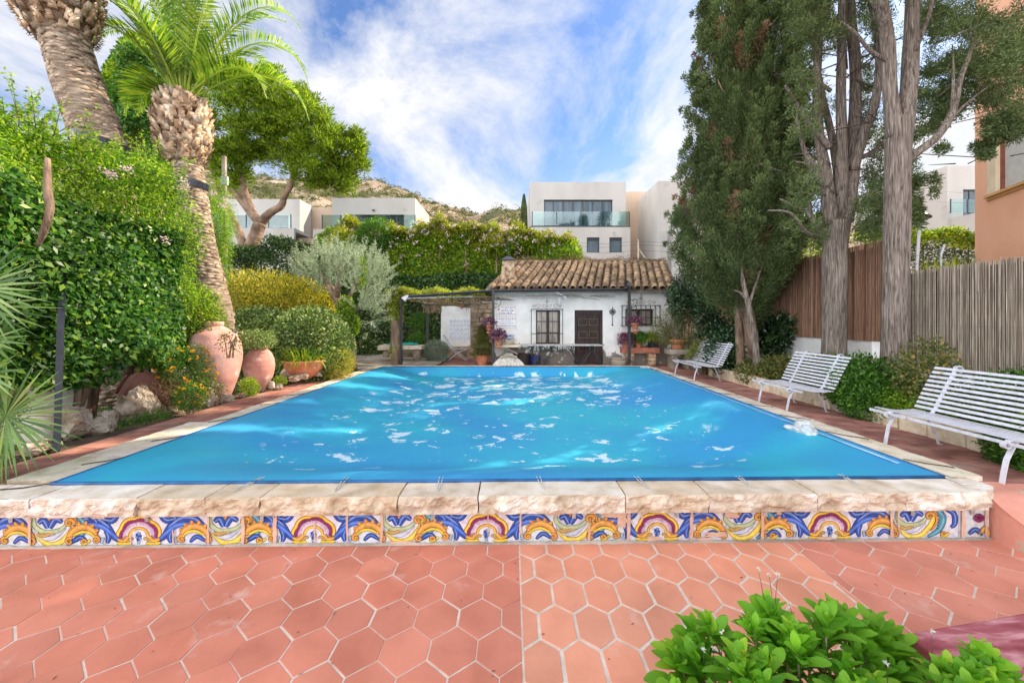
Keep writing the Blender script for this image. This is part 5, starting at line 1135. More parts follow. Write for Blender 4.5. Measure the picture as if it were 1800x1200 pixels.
for j in range(16):   # ridge caps
    u0, u1 = j/16, (j+1)/16; a, b = roofpt(u0, 1, .1), roofpt(u1+.01, 1, .1); base = len(V); r0 = random.random()*.5; K = 6
    for p, w_ in ((a, .24), (b, .2)):
        for k in range(K+1): t_ = math.pi*k/K; V.append((p.x, p.y-math.cos(t_)*w_/2, p.z-.05+math.sin(t_)*.1)); rn.append(r0)
    for k in range(K): Fq.append((base+k, base+K+1+k, base+K+2+k, base+k+1))
nmesh('roof_tiles', V, Fq, M_roof, rf, rn, smooth=True)
# moss/weeds on the ridge
n = 2600; u = R.random(n); P = np.array([list(roofpt(a, 1, .12)) for a in u]); P[:, 2] += np.abs(R.normal(size=n))*.05*(1.3+np.sin(u*19)); P[:, 1] += R.normal(size=n)*.12
leaves('moss', P, nrm(rv(n)+np.array([0, 0, .8])), rv(n), .07, .02, L_brown, rf)
# chimney
m = MB(); x0_, x1_ = XW(881, 15.3), XW(905, 15.3); zb = ZW(505, 15.3); z1_ = ZW(459, 15.3); M_chim = mat('chimney_stone', [(.36, (.16, .1, .06)), (.5, (.42, .3, .19)), (.64, (.6, .46, .32))], scale=7, bump=.8, bscale=9, dist=.05)
vs = []
for z_, k in ((zb, 1.15), (z1_, .82)):
    for (sx, sy) in ((-1, -1), (1, -1), (1, 1), (-1, 1)): vs.append(((x0_+x1_)/2+sx*(x1_-x0_)/2*k, 15.4+sy*.27*k, z_))
m.add(vs, [(0, 1, 5, 4), (1, 2, 6, 5), (2, 3, 7, 6), (3, 0, 4, 7), (4, 5, 6, 7)]); ch = m.build('chimney', M_chim, rf)
m = MB(); xm = (x0_+x1_)/2; m.box(xm-.27, xm+.27, 15.13, 15.67, z1_+.03, z1_+.06); m.add([(xm-.25, 15.15, z1_+.06), (xm+.25, 15.15, z1_+.06), (xm+.25, 15.65, z1_+.06), (xm-.25, 15.65, z1_+.06), (xm-.06, 15.36, z1_+.2), (xm+.06, 15.36, z1_+.2), (xm+.06, 15.44, z1_+.2), (xm-.06, 15.44, z1_+.2)], [(0, 1, 5, 4), (1, 2, 6, 5), (2, 3, 7, 6), (3, 0, 4, 7), (4, 5, 6, 7)])
for sx in (-.18, .18): m.box(xm+sx-.02, xm+sx+.02, 15.2, 15.24, z1_, z1_+.03); m.box(xm+sx-.02, xm+sx+.02, 15.56, 15.6, z1_, z1_+.03)
m.tube([(xm, 15.4, z1_+.18), (xm, 15.4, z1_+1.15)], .012, 5); m.build('cowl', M_frame, ch)
# lantern on eave arm
t = thing('wall_lantern', 'white framed lantern hanging under the pool house eave between window and door', 'lantern', (XW(985, 14.3), 14.3, 2.2))
lx, lz = XW(985, 14.3), ZW(534, 14.3); m = MB()
for (z_, r_) in ((lz, .055), (lz+.16, .1)): m.lathe([(r_-.008, z_), (r_+.008, z_), (r_+.008, z_+.014), (r_-.008, z_+.014)], (lx, 14.3, 0), 4)
for k in range(4): a = k*math.pi/2; m.tube([(lx+.055*math.cos(a), 14.3+.055*math.sin(a), lz), (lx+.1*math.cos(a), 14.3+.1*math.sin(a), lz+.17)], .008, 4)
m.lathe([(.15, lz+.17), (.04, lz+.26), (.0, lz+.28)], (lx, 14.3, 0), 4); m.tube([(lx, 14.3, lz+.28), (lx, 14.3, lz+.33), (lx, 14.7, lz+.36)], .01, 5); m.build('frame', M_wht, t)
m = MB(); m.lathe([(.045, lz+.015), (.09, lz+.16)], (lx, 14.3, 0), 4); m.build('glass', M_lantern, t)
m = MB(); m.tube([at(978, 513, 14.2), at(996, 524, 14.15)], .025, 6); o = m.build('awning_arm', M_wht); tag(o, 'short white rod fixed under the eave above the lantern', 'rod')
# wrought iron ornament
def scrollwork(mb, pts, r_=.008):
    mb.tube(pts, r_, 5)
m = MB(); ox, oz = XW(1076), 0
m.tube([(ox, WY-.03, ZW(572)), (ox, WY-.03, ZW(548))], .01, 5)
for k in range(7): a = k*.9; m.tube([(ox, WY-.04, ZW(548)), (ox+.1*math.cos(a), WY-.08, ZW(548)+.09*math.sin(a)), (ox+.12*math.cos(a+.7), WY-.05, ZW(548)+.12*math.sin(a+.7))], [.012, .022, .006], 5)
m.tube([(ox, WY-.03, ZW(548)), (ox, WY-.04, ZW(539))], [.02, .006], 5); m.tube([(ox-.03, WY-.03, ZW(571)), (ox+.03, WY-.03, ZW(571))], .02, 5)
o = m.build('iron_ornament', M_black); tag(o, 'black wrought iron flower ornament hanging right of the door', 'ornament')
m = MB(); ox, oz = at(1196, 552, 14.6).x, at(1196, 552, 14.6).z
m.tube([(ox, 14.65, oz-.35), (ox+.05, 14.6, oz), (ox-.02, 14.5, oz+.12), (ox-.2, 14.45, oz+.1), (ox-.25, 14.45, oz-.05)], .016, 6); m.tube([(ox+.05, 14.6, oz), (ox+.1, 14.6, oz+.3), (ox-.02, 14.6, oz+.45)], .014, 6); m.tube([(ox-.2, 14.45, oz+.1), (ox-.32, 14.45, oz+.02)], [.03, .008], 6)
o = m.build('iron_bracket', M_black); tag(o, 'curled black iron bracket at the right end of the pool house wall', 'bracket')

# ============================================================ PERGOLA AND PATIO
t = thing('pergola', 'black metal frame before the pool house with sagging dry cane roof at left', 'pergola', (0, 14.0, 0))
A_ = at(716, 521, 14.0); B_ = at(868, 511, 14.0); C_ = at(1106, 508.5, 14.0); m = MB()
m.tube([A_, B_], .05, 4); m.build('beam', M_black, t); m = MB(); m.tube([B_, C_], .048, 4); m.build('beam', M_black, t)
for (px, py0, Y, z1_) in [(705, 641, 14.0, A_.z), (867, 642, 14.0, B_.z), (1106, 641, 14.0, C_.z+.1), (751, 634, 16.2, 2.3)]:
    m = MB(); x = (px-900)*Y/FP; m.box(x-.045, x+.045, Y-.045, Y+.045, -.02, z1_+.02); m.build('post', M_black, t)
m = MB(); m.tube([(-3.45, 16.2, 2.3), (-.6, 16.2, 2.35)], .03, 6); m.tube([A_, (-3.45, 16.2, 2.3)], .03, 6); m.tube([B_, (-.6, 16.2, 2.4)], .03, 6); m.tube([at(716, 524, 14.0), at(835, 521, 14.3)], .022, 6); m.build('rail', M_wht, t)
V = []; Fq = []; rn = []
def stick(p, q, r_, k=4):
    b_ = len(V); d = (Vector(q)-Vector(p)).normalized(); a = d.cross(Vector((0, 0, 1))).normalized() if abs(d.z) < .95 else Vector((1, 0, 0)); c_ = a.cross(d); rr = random.random()
    for e in (p, q):
        for i in range(k): t_ = 6.283*i/k; V.append(tuple(Vector(e)+a*math.cos(t_)*r_+c_*math.sin(t_)*r_)); rn.append(rr)
    for i in range(k): Fq.append((b_+i, b_+(i+1) % k, b_+k+(i+1) % k, b_+k+i))
for k in range(170):
    u = random.random(); x = -3.7+u*3.1; y0 = 13.95+random.uniform(-.1, .3); sag = .25*math.sin(u*math.pi)+(.28 if .55 < u < .85 else 0)*random.random(); L_ = random.uniform(1.0, 2.3)
    if random.random() < .45: stick((x, y0, 2.5-.2*random.random()), (x+random.uniform(-.3, .3), y0+L_, 2.35-sag*random.random()), random.uniform(.005, .012))
    else: z_ = 2.5-sag*random.random(); l2 = random.uniform(.6, 1.6); stick((x-l2/2, y0+random.uniform(0, 1.6), z_+random.uniform(-.05, .1)), (x+l2/2, y0+random.uniform(0, 1.6), z_-random.uniform(0, .2)), random.uniform(.005, .011))
for k in range(130): x = -3.0+random.uniform(-.35, .35); stick((x, 15.0, 2.25), (x+random.uniform(-.04, .04), 15.0, 2.25-random.uniform(.15, .38)), .006, 3)
for k in range(60): x = random.uniform(-.7, 3.2); stick((x, 14.1, 2.5), (x+random.uniform(.3, 1.2), 14.25, 2.5+random.uniform(-.15, .1)), .004, 3)
nmesh('dry_cane_roof', V, Fq, M_cane, t, rn)
for (x, y, lb) in [(A_.x-.1, A_.y, 'w')]:
    m = MB(); m.tube([at(709, 527, 13.9), at(717, 519, 13.95)], [.11, .03], 8); m.build('bracket_cap', M_wht, t)
m = MB(); c = at(1101, 499, 14.0); m.lathe([(.03, -.08), (.06, -.06), (.09, 0), (.11, .06), (.115, .07), (.1, .065), (.05, 0), (0, -.02)], c, 18, M=Matrix.Rotation(math.radians(78), 3, 'X') @ Matrix.Rotation(.25, 3, 'Y')); m.tube([c, (c.x+.07, 14.0, 2.7)], .015, 6)
o = m.build('floodlight', M_frame, smooth=True); tag(o, 'round horn shaped grey floodlight on top of the right pergola post', 'floodlight')
# scroll brackets on posts
for px in (867, 1106):
    m = MB(); x = (px-900)*14/FP; s_ = 1
    m.tube([(x+.05*s_, 14, 2.05), (x+.2*s_, 14, 2.1), (x+.28*s_, 14, 2.3), (x+.18*s_, 14, 2.38), (x+.12*s_, 14, 2.3)], .012, 5); m.tube([(x+.05*s_, 14, 2.35), (x+.5*s_, 14, 2.36)], .01, 5)
    m.build('scroll_bracket', M_black, t)
# flower pots hung on the posts
def flower_pot(name, label, c, r_, h, lm, n, L_, Wd, group=None, flow=None, up=.6, mt=None, spread=1.0, trail=.0):
    t_ = thing(name, label, 'potted plant', c, group); m_ = MB(); m_.lathe([(r_*.62, 0), (r_*.9, h*.78), (r_*1.02, h*.78), (r_*1.04, h), (r_*.92, h), (r_*.88, h*.8), (0, h*.78)], c, 24); m_.build('pot', mt or M_terra, t_, smooth=False)
    P, N = esurf(n, (c[0], c[1], c[2]+h+r_*.35*spread), (r_*1.5*spread, r_*1.4*spread, r_*.9*spread), .35, int(n), .2, 1.1)
    if trail: k = R.random(len(P)) < trail; P[k, 2] -= r_*1.2*R.random(k.sum()); P[k, 0] *= 1
    D = nrm(N*.6+rv(len(P))*.8+np.array([0, 0, up])); leaves('foliage', P, D, nrm(N+rv(len(P))), L_*R.uniform(.7, 1.3, len(P)), Wd, lm, t_)
    if flow: P2, N2 = esurf(flow[0], (c[0], c[1], c[2]+h+r_*.5), (r_*1.6, r_*1.5, r_), .3, 3, .8, 1.1); P2 = np.repeat(P2, 6, 0)+R.normal(size=(len(P2)*6, 3))*.02; leaves('flowers', P2, rv(len(P2)), rv(len(P2)), .035, .03, L_pinkf, t_)
    return t_
G_ = None
flower_pot('flower_pot', 'upper terracotta pot of purple foliage on the left side of the left pergola post', at(860, 580, 13.9), .13, .19, L_purple, 700, .09, .03, flow=(9,), trail=.2)
flower_pot('flower_pot', 'lower terracotta pot of purple foliage on the right side of the left pergola post', at(876, 604.5, 13.85), .17, .25, L_purple, 900, .1, .03, flow=(12,), trail=.2)
flower_pot('flower_pot', 'upper terracotta pot with purple foliage on the right pergola post before the grilled window', at(1116, 578, 13.9), .14, .21, L_purple, 700, .1, .028, flow=(6,), trail=.3)
for (px, py, lb) in [(861, 585, 'left'), (877, 609, 'x'), (1117, 582, 'y')]:
    m = MB(); c = at(px, py, 13.9); m.lathe([(.1, .0), (.12, .0), (.12, .05), (.1, .05)], (c.x, c.y, c.z), 16); m.lathe([(.09, -.08), (.03, -.06), (.07, 0), (.1, .03)], (c.x, c.y, c.z), 12); 
    o = m.build('pot_bracket', M_terra); tag(o, {'left': 'clay wall bracket under the upper pot of the left pergola post', 'x': 'clay wall bracket under the lower pot of the left pergola post', 'y': 'clay bracket under the upper pot of the right pergola post'}[lb], 'bracket')
# brick shelf with pots
bx0, bx1 = XW(1094, 14.35), XW(1158, 14.35); zs1, zs0 = ZW(611, 14.3), ZW(620.5, 14.3)
t = thing('brick_shelf', 'terracotta tiled shelf on rough stone blocks under the grilled window', 'shelf', ((bx0+bx1)/2, 14.4, 0)); m = MB(); m.box(bx0, bx1, 14.25, 14.69, zs0, zs1); m.build('shelf_top', M_redbrick, t, bevel=.01)
for k, px in enumerate((1107, 1145)):
    for q in range(3): m = MB(); x = XW(px, 14.4); h = (zs0)/3; m.box(x-.14+random.uniform(-.03, .03), x+.14, 14.3, 14.66, q*h+.003, (q+1)*h-.008, 0, (1.8, 1.6, 1.4), j=.012); m.build('stone_block', M_rock2, t, bevel=.02)
flower_pot('flower_pot', 'terracotta pot of trailing purple plant at the left end of the brick shelf', (XW(1103, 14.4), 14.45, zs1+.002), .15, .26, L_purple, 1100, .11, .03, trail=.35, spread=1.2)
flower_pot('flower_pot', 'weathered terracotta pot of green plant in the middle of the brick shelf', (XW(1123, 14.4), 14.45, zs1+.002), .14, .25, L_green, 1300, .14, .025, spread=1.35, up=1.0)
t = thing('planter_box', 'black square planter of tall green leaves at the right of the brick shelf', 'planter', (XW(1150, 14.4), 14.45, zs1)); m = MB(); m.box(XW(1142, 14.4), XW(1157, 14.4), 14.3, 14.6, zs1+.002, zs1+.27); m.build('box', M_black, t, bevel=.01)
strap_plant('strap_leaf_plant', 'tall green strap leaves growing in the black planter on the shelf', (XW(1146, 14.4), 14.45, zs1+.26), 330, .5, .024, L_grass, 1.0)
m = MB(); m.lathe([(.0, 0), (.2, 0), (.26, .06), (.27, .16), (.22, .22), (.24, .25), (.24, .28), (0, .28)], (XW(1088, 14.2), 14.25, 0), 20); o = m.build('stone_trough', M_conc, smooth=False); tag(o, 'squat round grey stone beside the right pergola post', 'stone')
# basin shelf left of the window
m = MB(); m.box(XW(866, 14.3), XW(916, 14.3), 14.15, 14.69, ZW(610, 14.3), ZW(605.5, 14.3)); o = m.build('stone_shelf', M_cream, bevel=.01); tag(o, 'pale stone shelf carrying the pink bowl left of the barred window', 'shelf')
m = MB(); x = XW(884, 14.3); m.lathe([(.15, 0), (.22, .03), (.3, .14), (.32, .17), (.3, .17), (.26, .12), (0, .1)], (x+.12, 14.38, ZW(605.3, 14.3)), 26); o = m.build('bowl', M_cream, smooth=True); tag(o, 'shallow pinkish bowl on the pale stone shelf', 'bowl')
m = MB(); x = XW(895, 14.5); z_ = ZW(598, 14.5)-.02; m.lathe([(.12, 0), (.2, .05), (.21, .08), (.11, .1), (.12, .16), (.19, .2), (.19, .23), (.1, .22)], (x, 14.5, z_), 22); o = m.build('glazed_jar', mat('blue_white_glaze', [(.4, (.08, .13, .35)), (.52, (.6, .65, .75)), (.7, (.75, .78, .8))], scale=9, rough=.2, bump=0, spec=.6)); tag(o, 'blue and white glazed jar behind the pink bowl', 'jar')
# long table
t = thing('long_table', 'long narrow table with pale top and black scrolled iron legs before the door', 'table', (XW(987, 13.85), 14.1, 0)); m = MB(); tx0, tx1 = XW(914, 13.85), XW(1060, 13.85); m.box(tx0, tx1, 13.85, 14.5, .73, .765); m.build('table_top', mat('table_top_stone', [(.3, (.36, .33, .3)), (.7, (.62, .6, .57))], scale=7, bump=.2), t, bevel=.008)
def scr(cx, cy, s_, mb, y):
    pts = [(cx+s_*(.11-.008*k)*math.cos(k*.55), y, cy+(.11-.008*k)*math.sin(k*.55)) for k in range(12)]; mb.tube(pts, .012, 5)
for px, s_ in ((938, 1), (948, -1), (968, -1), (1008, 1), (1034, -1), (1046, 1)):
    m = MB(); x = XW(px, 14.1); 
    for y in (14.0, 14.4):
        m.tube([(x, y, .73), (x-s_*.05, y, .5), (x+s_*.12, y, .25), (x+s_*.2, y, .05)], .02, 5); scr(x+s_*.13, .12, s_, m, y); scr(x-s_*.1, .6, -s_, m, y)
    m.tube([(x, 14.0, .4), (x, 14.4, .4)], .01, 5); m.build('leg', M_black, t)
t = thing('glazed_pot', 'dark blue glazed pot standing under the long table', 'pot', (XW(941, 14.25), 14.25, 0)); m = MB(); m.lathe([(.11, 0), (.17, .1), (.2, .25), (.19, .35), (.21, .37), (.19, .38), (.16, .36), (0, .3)], (XW(941, 14.2), 14.2, 0), 24); m.build('body', M_blue, t, smooth=True)
m = MB(); m.lathe([(.28, 0), (.3, .3), (.32, .42), (.28, .42), (0, .4)], (XW(918, 14.35), 14.36, 0), 22); o = m.build('half_barrel', M_wood, smooth=False); tag(o, 'brown half barrel between the shell fountain and the blue pot', 'barrel')
# scallop shell fountain
t = thing('shell_fountain', 'pale fluted scallop shell cascade at the far edge of the pool', 'fountain', (XW(895, 13.7), 13.7, 0)); c = Vector((XW(894, 13.7), 13.62, .06)); V2 = []; ni, nj = 60, 14
for j in range(nj+1):
    v = j/nj
    for i in range(ni+1):
        u = i/ni; a = math.radians(-62+124*u); rad = .12+.62*v; fl = .018*math.cos(u*ni/60*2*math.pi*11)*(.3+v); sc_ = 1
        V2.append((c.x+math.sin(a)*rad*.85, c.y-.25*v+.12*(1-math.cos(a))+.25, c.z+.42*(1-v)**.8-.02+fl+.03*math.cos(a)))
m = MB(); m.add(V2, [(j*(ni+1)+i, (j+1)*(ni+1)+i, (j+1)*(ni+1)+i+1, j*(ni+1)+i+1) for j in range(nj) for i in range(ni)])
M_shell = mat('shell_stone', [(.3, (.5, .45, .38)), (.6, (.72, .68, .6))], scale=8, bump=.5, rough=.85, stain=((.3, .25, .2), 6, .6, .68)); o = m.build('shell', M_shell, t, smooth=True); s2 = o.modifiers.new('s', 'SOLIDIFY'); s2.thickness = .04
bm = MB(); bm.box(c.x-.3, c.x+.3, 13.75, 14.0, -.02, .4); bm.build('plinth', M_conc, t, bevel=.03)
V2 = []
for j in range(6):
    for i in range(19): a = math.radians(-80+160*i/18); r_ = .3-.045*j; V2.append((c.x+math.sin(a)*r_*1.1, c.y+.2-.05*j*math.cos(a), c.z+.36+.1*math.cos(a)*(1-j*.1)+.03*j+random.uniform(-.012, .012)))
m = MB(); m.add(V2, [(j*19+i, j*19+i+1, (j+1)*19+i+1, (j+1)*19+i) for j in range(5) for i in range(18)]); o = m.build('hood', M_conc, t, smooth=True); s2 = o.modifiers.new('s', 'SOLIDIFY'); s2.thickness = .03

# potted conifer, grey ball
t = thing('potted_conifer', 'loose yellow green conifer in a terracotta pot left of the pool house corner', 'potted plant', (XW(848, 14.6), 14.6, 0)); cx = XW(848, 14.6)
m = MB(); m.lathe([(.17, 0), (.25, .3), (.29, .3), (.29, .36), (.25, .36), (0, .32)], (cx, 14.6, 0), 24); m.build('pot', M_terra, t)
n = 11000; k = R.random(n); z_ = .3+k*1.15; w = np.interp(k, [0, .25, .5, .8, 1], [.36, .42, .3, .2, .05])*(1+.3*np.sin(k*23)); a = R.random(n)*6.283; u = np.sqrt(R.random(n)); P = np.stack([cx+np.cos(a)*w*u, 14.6+np.sin(a)*w*u, z_], 1); leaves('foliage', P, nrm(np.stack([np.cos(a), np.sin(a), .6+0*a], 1)+rv(n)*.7), rv(n), .05, .016, L_pitt, t)
shrub('grey_shrub', 'round grey green shrub by the rear pergola post', 'shrub', (XW(767, 15.6), 15.6, .4), (.45, .4, .42), 8500, .045, .02, L_grey, .12, 31, p=2.3, ground=0)
# folding chair
t = thing('garden_chair', 'white slatted garden chair facing right before the tiled panel', 'chair', (XW(795, 16.3), 16.3, 0)); cx = XW(800, 16.3); Y0, Y1 = 15.95, 16.5
m = MB()
for k in range(8): s_ = k/7; m.box(cx-.05+s_*.55-.02, cx-.05+s_*.55+.02, Y0, Y1, .45, .465)
m.build('seat', M_wht, t); m = MB()
for k in range(8): s_ = k/7; x = cx-.14-s_*.3; z_ = .5+s_*.5; m.box(x-.012, x+.012, Y0, Y1, z_-.022, z_+.022)
m.build('backrest', M_wht, t)
for y in (Y0+.04, Y1-.04):
    m = MB(); m.tube([(cx-.45, y, 1.02), (cx-.1, y, .46), (cx+.5, y, 0)], .012, 6); m.build('leg', M_wht, t); m = MB(); m.tube([(cx+.48, y, .44), (cx+.1, y, .3), (cx-.25, y, 0)], .012, 6); m.build('leg', M_wht, t)
# tiled panel wall + stone wall
t = thing('patio_wall', 'back patio wall of white plaster and rough brown masonry with a patterned tile panel', 'wall', (XW(826, 17.4), 17.4, 0)); Y = 17.4; X4 = lambda px: (px-900)*Y/FP; Z4 = lambda py: CZ-(py-HZ)*Y/FP
m = MB(); m.box(X4(775), X4(827), Y, Y+.3, -.1, Z4(538)); m.build('plaster', M_white, t); m = MB()
zz = 0.0
while zz < Z4(522):
    h = random.uniform(.14, .24); xx = X4(827)
    while xx < X4(868):
        w_ = random.uniform(.18, .4); k = random.uniform(.7, 1.5); e_ = random.uniform(0, .04); m.box(xx+.008, min(xx+w_, X4(870))-.008, Y-e_-.05, Y+.3, zz+.008, zz+h-.008, 0, (k, k*.96, k*.9), j=.012); xx += w_
    zz += h
m.build('stonework', M_rock2, t); f = MB(); nx_, nz_ = 6, 5; a0, a1, c0, c1 = X4(790), X4(826), Z4(597.5), Z4(561)
for i in range(nx_):
    for j in range(nz_):
        xa = a0+(a1-a0)*i/nx_; xb = a0+(a1-a0)*(i+1)/nx_; za = c0+(c1-c0)*j/nz_; zb_ = c0+(c1-c0)*(j+1)/nz_; k = random.uniform(.93, 1.03); f.box(xa+.003, xb-.003, Y-.02, Y-.001, za+.003, zb_-.003, 0, (.74*k, .76*k, .83*k)); xm, zm = (xa+xb)/2, (za+zb_)/2
        for q in range(4): a = q*1.57+.5; f.add([(xm, Y-.0225, zm), (xm+.035*math.cos(a), Y-.0225, zm+.035*math.sin(a)), (xm+.045*math.cos(a+.5), Y-.0225, zm+.05*math.sin(a+.5))], [(0, 1, 2)], 0, (.1, .13, .33) if q % 2 else (.25, .22, .35))
f.build('tile_panel', M_paint, t)
m = MB(); m.box(X4(735), X4(866), Y-.5, Y-.05, .0, .42, 0, (1.1, 1.0, .9), j=.01); m.box(X4(735), X4(866), Y-.55, Y-.05, .425, .5, 0, (1.5, 1.35, 1.2), j=.01); m.build('ledge', M_rock2, t, bevel=.015)
m = MB(); m.lathe([(.05, 0), (.09, .1), (.11, .14), (0, .13)], (X4(812), Y-.15, Z4(542)), 14); o = m.build('hanging_pot', M_terra); tag(o, 'small empty terracotta pot hanging above the patterned tile panel', 'pot')
# stone table with teal cloth
t = thing('stone_table', 'thick pale stone slab table beside the ivy covered post', 'table', (XW(703, 15.2), 15.4, 0)); Y = 15.2; a0, a1 = (666-900)*Y/FP, (742-900)*Y/FP; m = MB(); m.box(a0, a1, 15.0, 15.8, .5, .68, 0, (1, 1, 1), j=.03); m.build('slab', M_kerb, t, bevel=.03); m = MB(); m.box(a0+.45, a0+.75, 15.2, 15.6, -.02, .49, j=.02); m.box(a1-.35, a1-.1, 15.2, 15.6, -.02, .49, j=.02); m.build('support', M_rock2, t, bevel=.02)
m = MB(); nn = 12; m.add([(a0+.3+1.1*i/(nn-1), 15.15+.5*j/(nn-1), .715+.05*mnoise.noise(Vector((i*.6, j*.6, 3)))+(.03 if 0 < i < nn-1 and 0 < j < nn-1 else -.02)) for j in range(nn) for i in range(nn)], [(j*nn+i, j*nn+i+1, (j+1)*nn+i+1, (j+1)*nn+i) for j in range(nn-1) for i in range(nn-1)]); o = m.build('tarpaulin', M_teal, smooth=True); tag(o, 'crumpled teal plastic sheet lying on the stone slab table', 'sheet')
# ivy covered pillar
t = thing('ivy_pillar', 'stone pillar wrapped in yellow green ivy holding the left pergola corner', 'pillar', (XW(697, 14.2), 14.3, 0)); cx = (695-900)*14.3/FP; m = MB(); limb(m, [(cx, 14.35, -.05), (cx, 14.35, 1.0), (cx-.02, 14.35, 2.0), (cx+.02, 14.35, 2.55)], [.2, .18, .17, .15], 12, 5, .12); m.build('pillar', M_bark2, t, smooth=True)
n = 5200; k = R.random(n)**.8; a = R.random(n)*6.283; rr_ = (.22+.1*vn(np.stack([np.cos(a), np.sin(a), k*4], 1), 2, 41))*(.6+.6*k); P = np.stack([cx+np.cos(a)*rr_, 14.35+np.sin(a)*rr_, .3+k*2.45], 1); keep = vn(P, 3.0, 42)+k*1.1 > .15; P = P[keep]; a = a[keep]; leaves('ivy', P, nrm(rv(len(P))+np.array([0, 0, -.3])), nrm(np.stack([np.cos(a), np.sin(a), 0*a], 1)+rv(len(P))*.5), .065, .055, L_yivy, t)
n = 4200; u = R.random(n)**1.4; P = np.stack([cx+u*3.2, 14.05+R.random(n)*.9, 2.66+R.normal(size=n)*.05+.07*np.sin(u*17)-(R.random(n) < .18)*R.random(n)*.3], 1); leaves('ivy_top', P, rv(n), nrm(rv(n)+np.array([0, -.5, 1])), .06, .05, L_yivy, t)
for (px, py, Y, s_, lb) in [(737, 565, 16.6, .35, 'leafy green plant on a stalk left of the rear pergola post'), (733, 597, 16.4, .3, 'low bright green plant behind the stone slab table')]:
    p = at(px, py, Y); shrub('patio_plant', lb, 'plant', (p.x, p.y, p.z), (s_, s_, s_*.8), 1500, .09, .035, L_green, .25, int(px), ground=0, stems=3)
m = MB(); m.box(-5.4, -3.4, 16.6, 17.0, 0, .32, 0, (.9, .9, .9), j=.02); o = m.build('planter_wall', M_rock2, bevel=.02); tag(o, 'low dark masonry planter behind the stone slab table', 'planter')
# ============================================================ HEDGES BEHIND
def hedge_wall(name, label, x0, x1, y, th, z0, ztop, n, L_, Wd, lm, seed, mixm=None, mixf=None, cat='hedge', amp=.25, flowers=None, twigs=0):
    t = thing(name, label, cat, ((x0+x1)/2, y, z0)); a = R.random(n); b = R.random(n); x = x0+a*(x1-x0); zt_ = np.array([ztop(v) for v in x]); sel = R.random(n) < .72
    P = np.stack([x, np.where(sel, y, y+th*R.random(n)), np.where(sel, z0+b*(zt_-z0), zt_)], 1); N = np.where(sel[:, None], np.array([0, -1.0, 0]), np.array([0, 0, 1.0]))
    lum = vn(P, .9, seed)*amp+vn(P, 2.4, seed+1)*amp*.5; P += N*lum[:, None]-N*(R.random(n)**2*.45)[:, None]+R.normal(size=(n, 3))*.06
    mk = np.zeros(n, bool) if mixm is None else mixf(P)
    D = nrm(N*.5+rv(n)*.8+np.array([0, 0, .1])); Nn = nrm(N+rv(n)*.7+np.array([0, 0, .5]))
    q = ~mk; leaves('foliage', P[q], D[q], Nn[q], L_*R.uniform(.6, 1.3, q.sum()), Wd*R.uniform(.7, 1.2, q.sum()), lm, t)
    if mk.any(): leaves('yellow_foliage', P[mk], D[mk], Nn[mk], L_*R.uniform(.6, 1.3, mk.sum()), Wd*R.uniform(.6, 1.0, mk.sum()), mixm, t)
    if flowers:
        fx, fn = flowers; P2 = []
        for k in range(fn):
            xx = random.uniform(x0, x1) if not fx else random.uniform(*fx); zt2 = ztop(xx); c = (xx, y+random.uniform(-.35, .2), zt2-abs(random.gauss(0, .75))+.2)
            for q2 in range(8): P2.append((c[0]+random.gauss(0, .045), c[1]-.2+random.gauss(0, .05), c[2]+random.gauss(0, .035)))
        P2 = np.array(P2); leaves('flowers', P2, rv(len(P2)), rv(len(P2)), .075, .06, L_pinkf, t)
    if twigs:
        k = R.random(n//9); xx = x0+k*(x1-x0); zz = np.array([ztop(v) for v in xx]); up_ = R.random(len(k))**1.8*.26*(1+.7*np.sin(xx*5.3)); P3 = np.stack([xx+R.normal(size=len(k))*.05, y+R.random(len(k))*.8-.25, zz+up_-.05], 1); leaves('shoots', P3, nrm(rv(len(k))+np.array([0, 0, .5])), rv(len(k)), L_, Wd*.8, mixm or lm, t)
    m = MB()
    for k in range(twigs):
        xx = random.uniform(x0, x1); zz = ztop(xx); m.tube([(xx, y+.1, zz-.4), (xx+random.uniform(-.3, .3), y, zz+random.uniform(.1, .35)), (xx+random.uniform(-.5, .5), y-.1, zz+random.uniform(.2, .6))], [.01, .007, .004], 4)
    for k in range(10): xx = x0+(x1-x0)*k/9; m.tube([(xx, y+.4, z0-.1), (xx+random.uniform(-.2, .2), y+.4, z0+(ztop(xx)-z0)*.9)], [.06, .03], 6)
    m.build('stem', M_bark2, t)
    return t
zY = lambda py, Y: CZ-(py-HZ)*Y/FP
hedge_wall('ivy_hedge', 'dark green ivy covered wall behind the olive tree and pergola', -8.2, -.7, 17.9, .8, -.05, lambda x: 3.55+.1*math.sin(x*2), 42000, .12, .09, L_ivy, 51, amp=.22)
hedge_wall('clipped_hedge', 'dark clipped hedge below the left white house', -13.5, -7.2, 17.6, 1.3, 0.0, lambda x: 4.75+.12*math.sin(x*1.7)-(.4 if x < -11 else 0)-.1*(x+8), 34000, .12, .07, L_ivy, 53, amp=.2)
tp = [(555, 425), (600, 408), (640, 402), (690, 402), (740, 392), (790, 388), (840, 398), (880, 396), (930, 404), (975, 408), (1010, 428), (1030, 470)]
Yf = 18.4
fx_ = [(a-900)*Yf/FP for a, b in tp]; fz_ = [zY(b, Yf) for a, b in tp]
ft = lambda x: float(np.interp(x, fx_, fz_))-.2+.13*math.sin(x*3.1)+.1*math.sin(x*7.3+1)
hedge_wall('flowering_hedge', 'bright green flowering vine hedge with pale pink blossoms behind the pool house', fx_[0], fx_[-1], Yf, 1.2, 2.6, ft, 95000, .15, .075, L_flowerh, 55, L_yivy, lambda P: (vn(P, 1.6, 57)+(P[:, 2]-4.6)*.55 > .75), amp=.8, flowers=(None, 150), twigs=110)
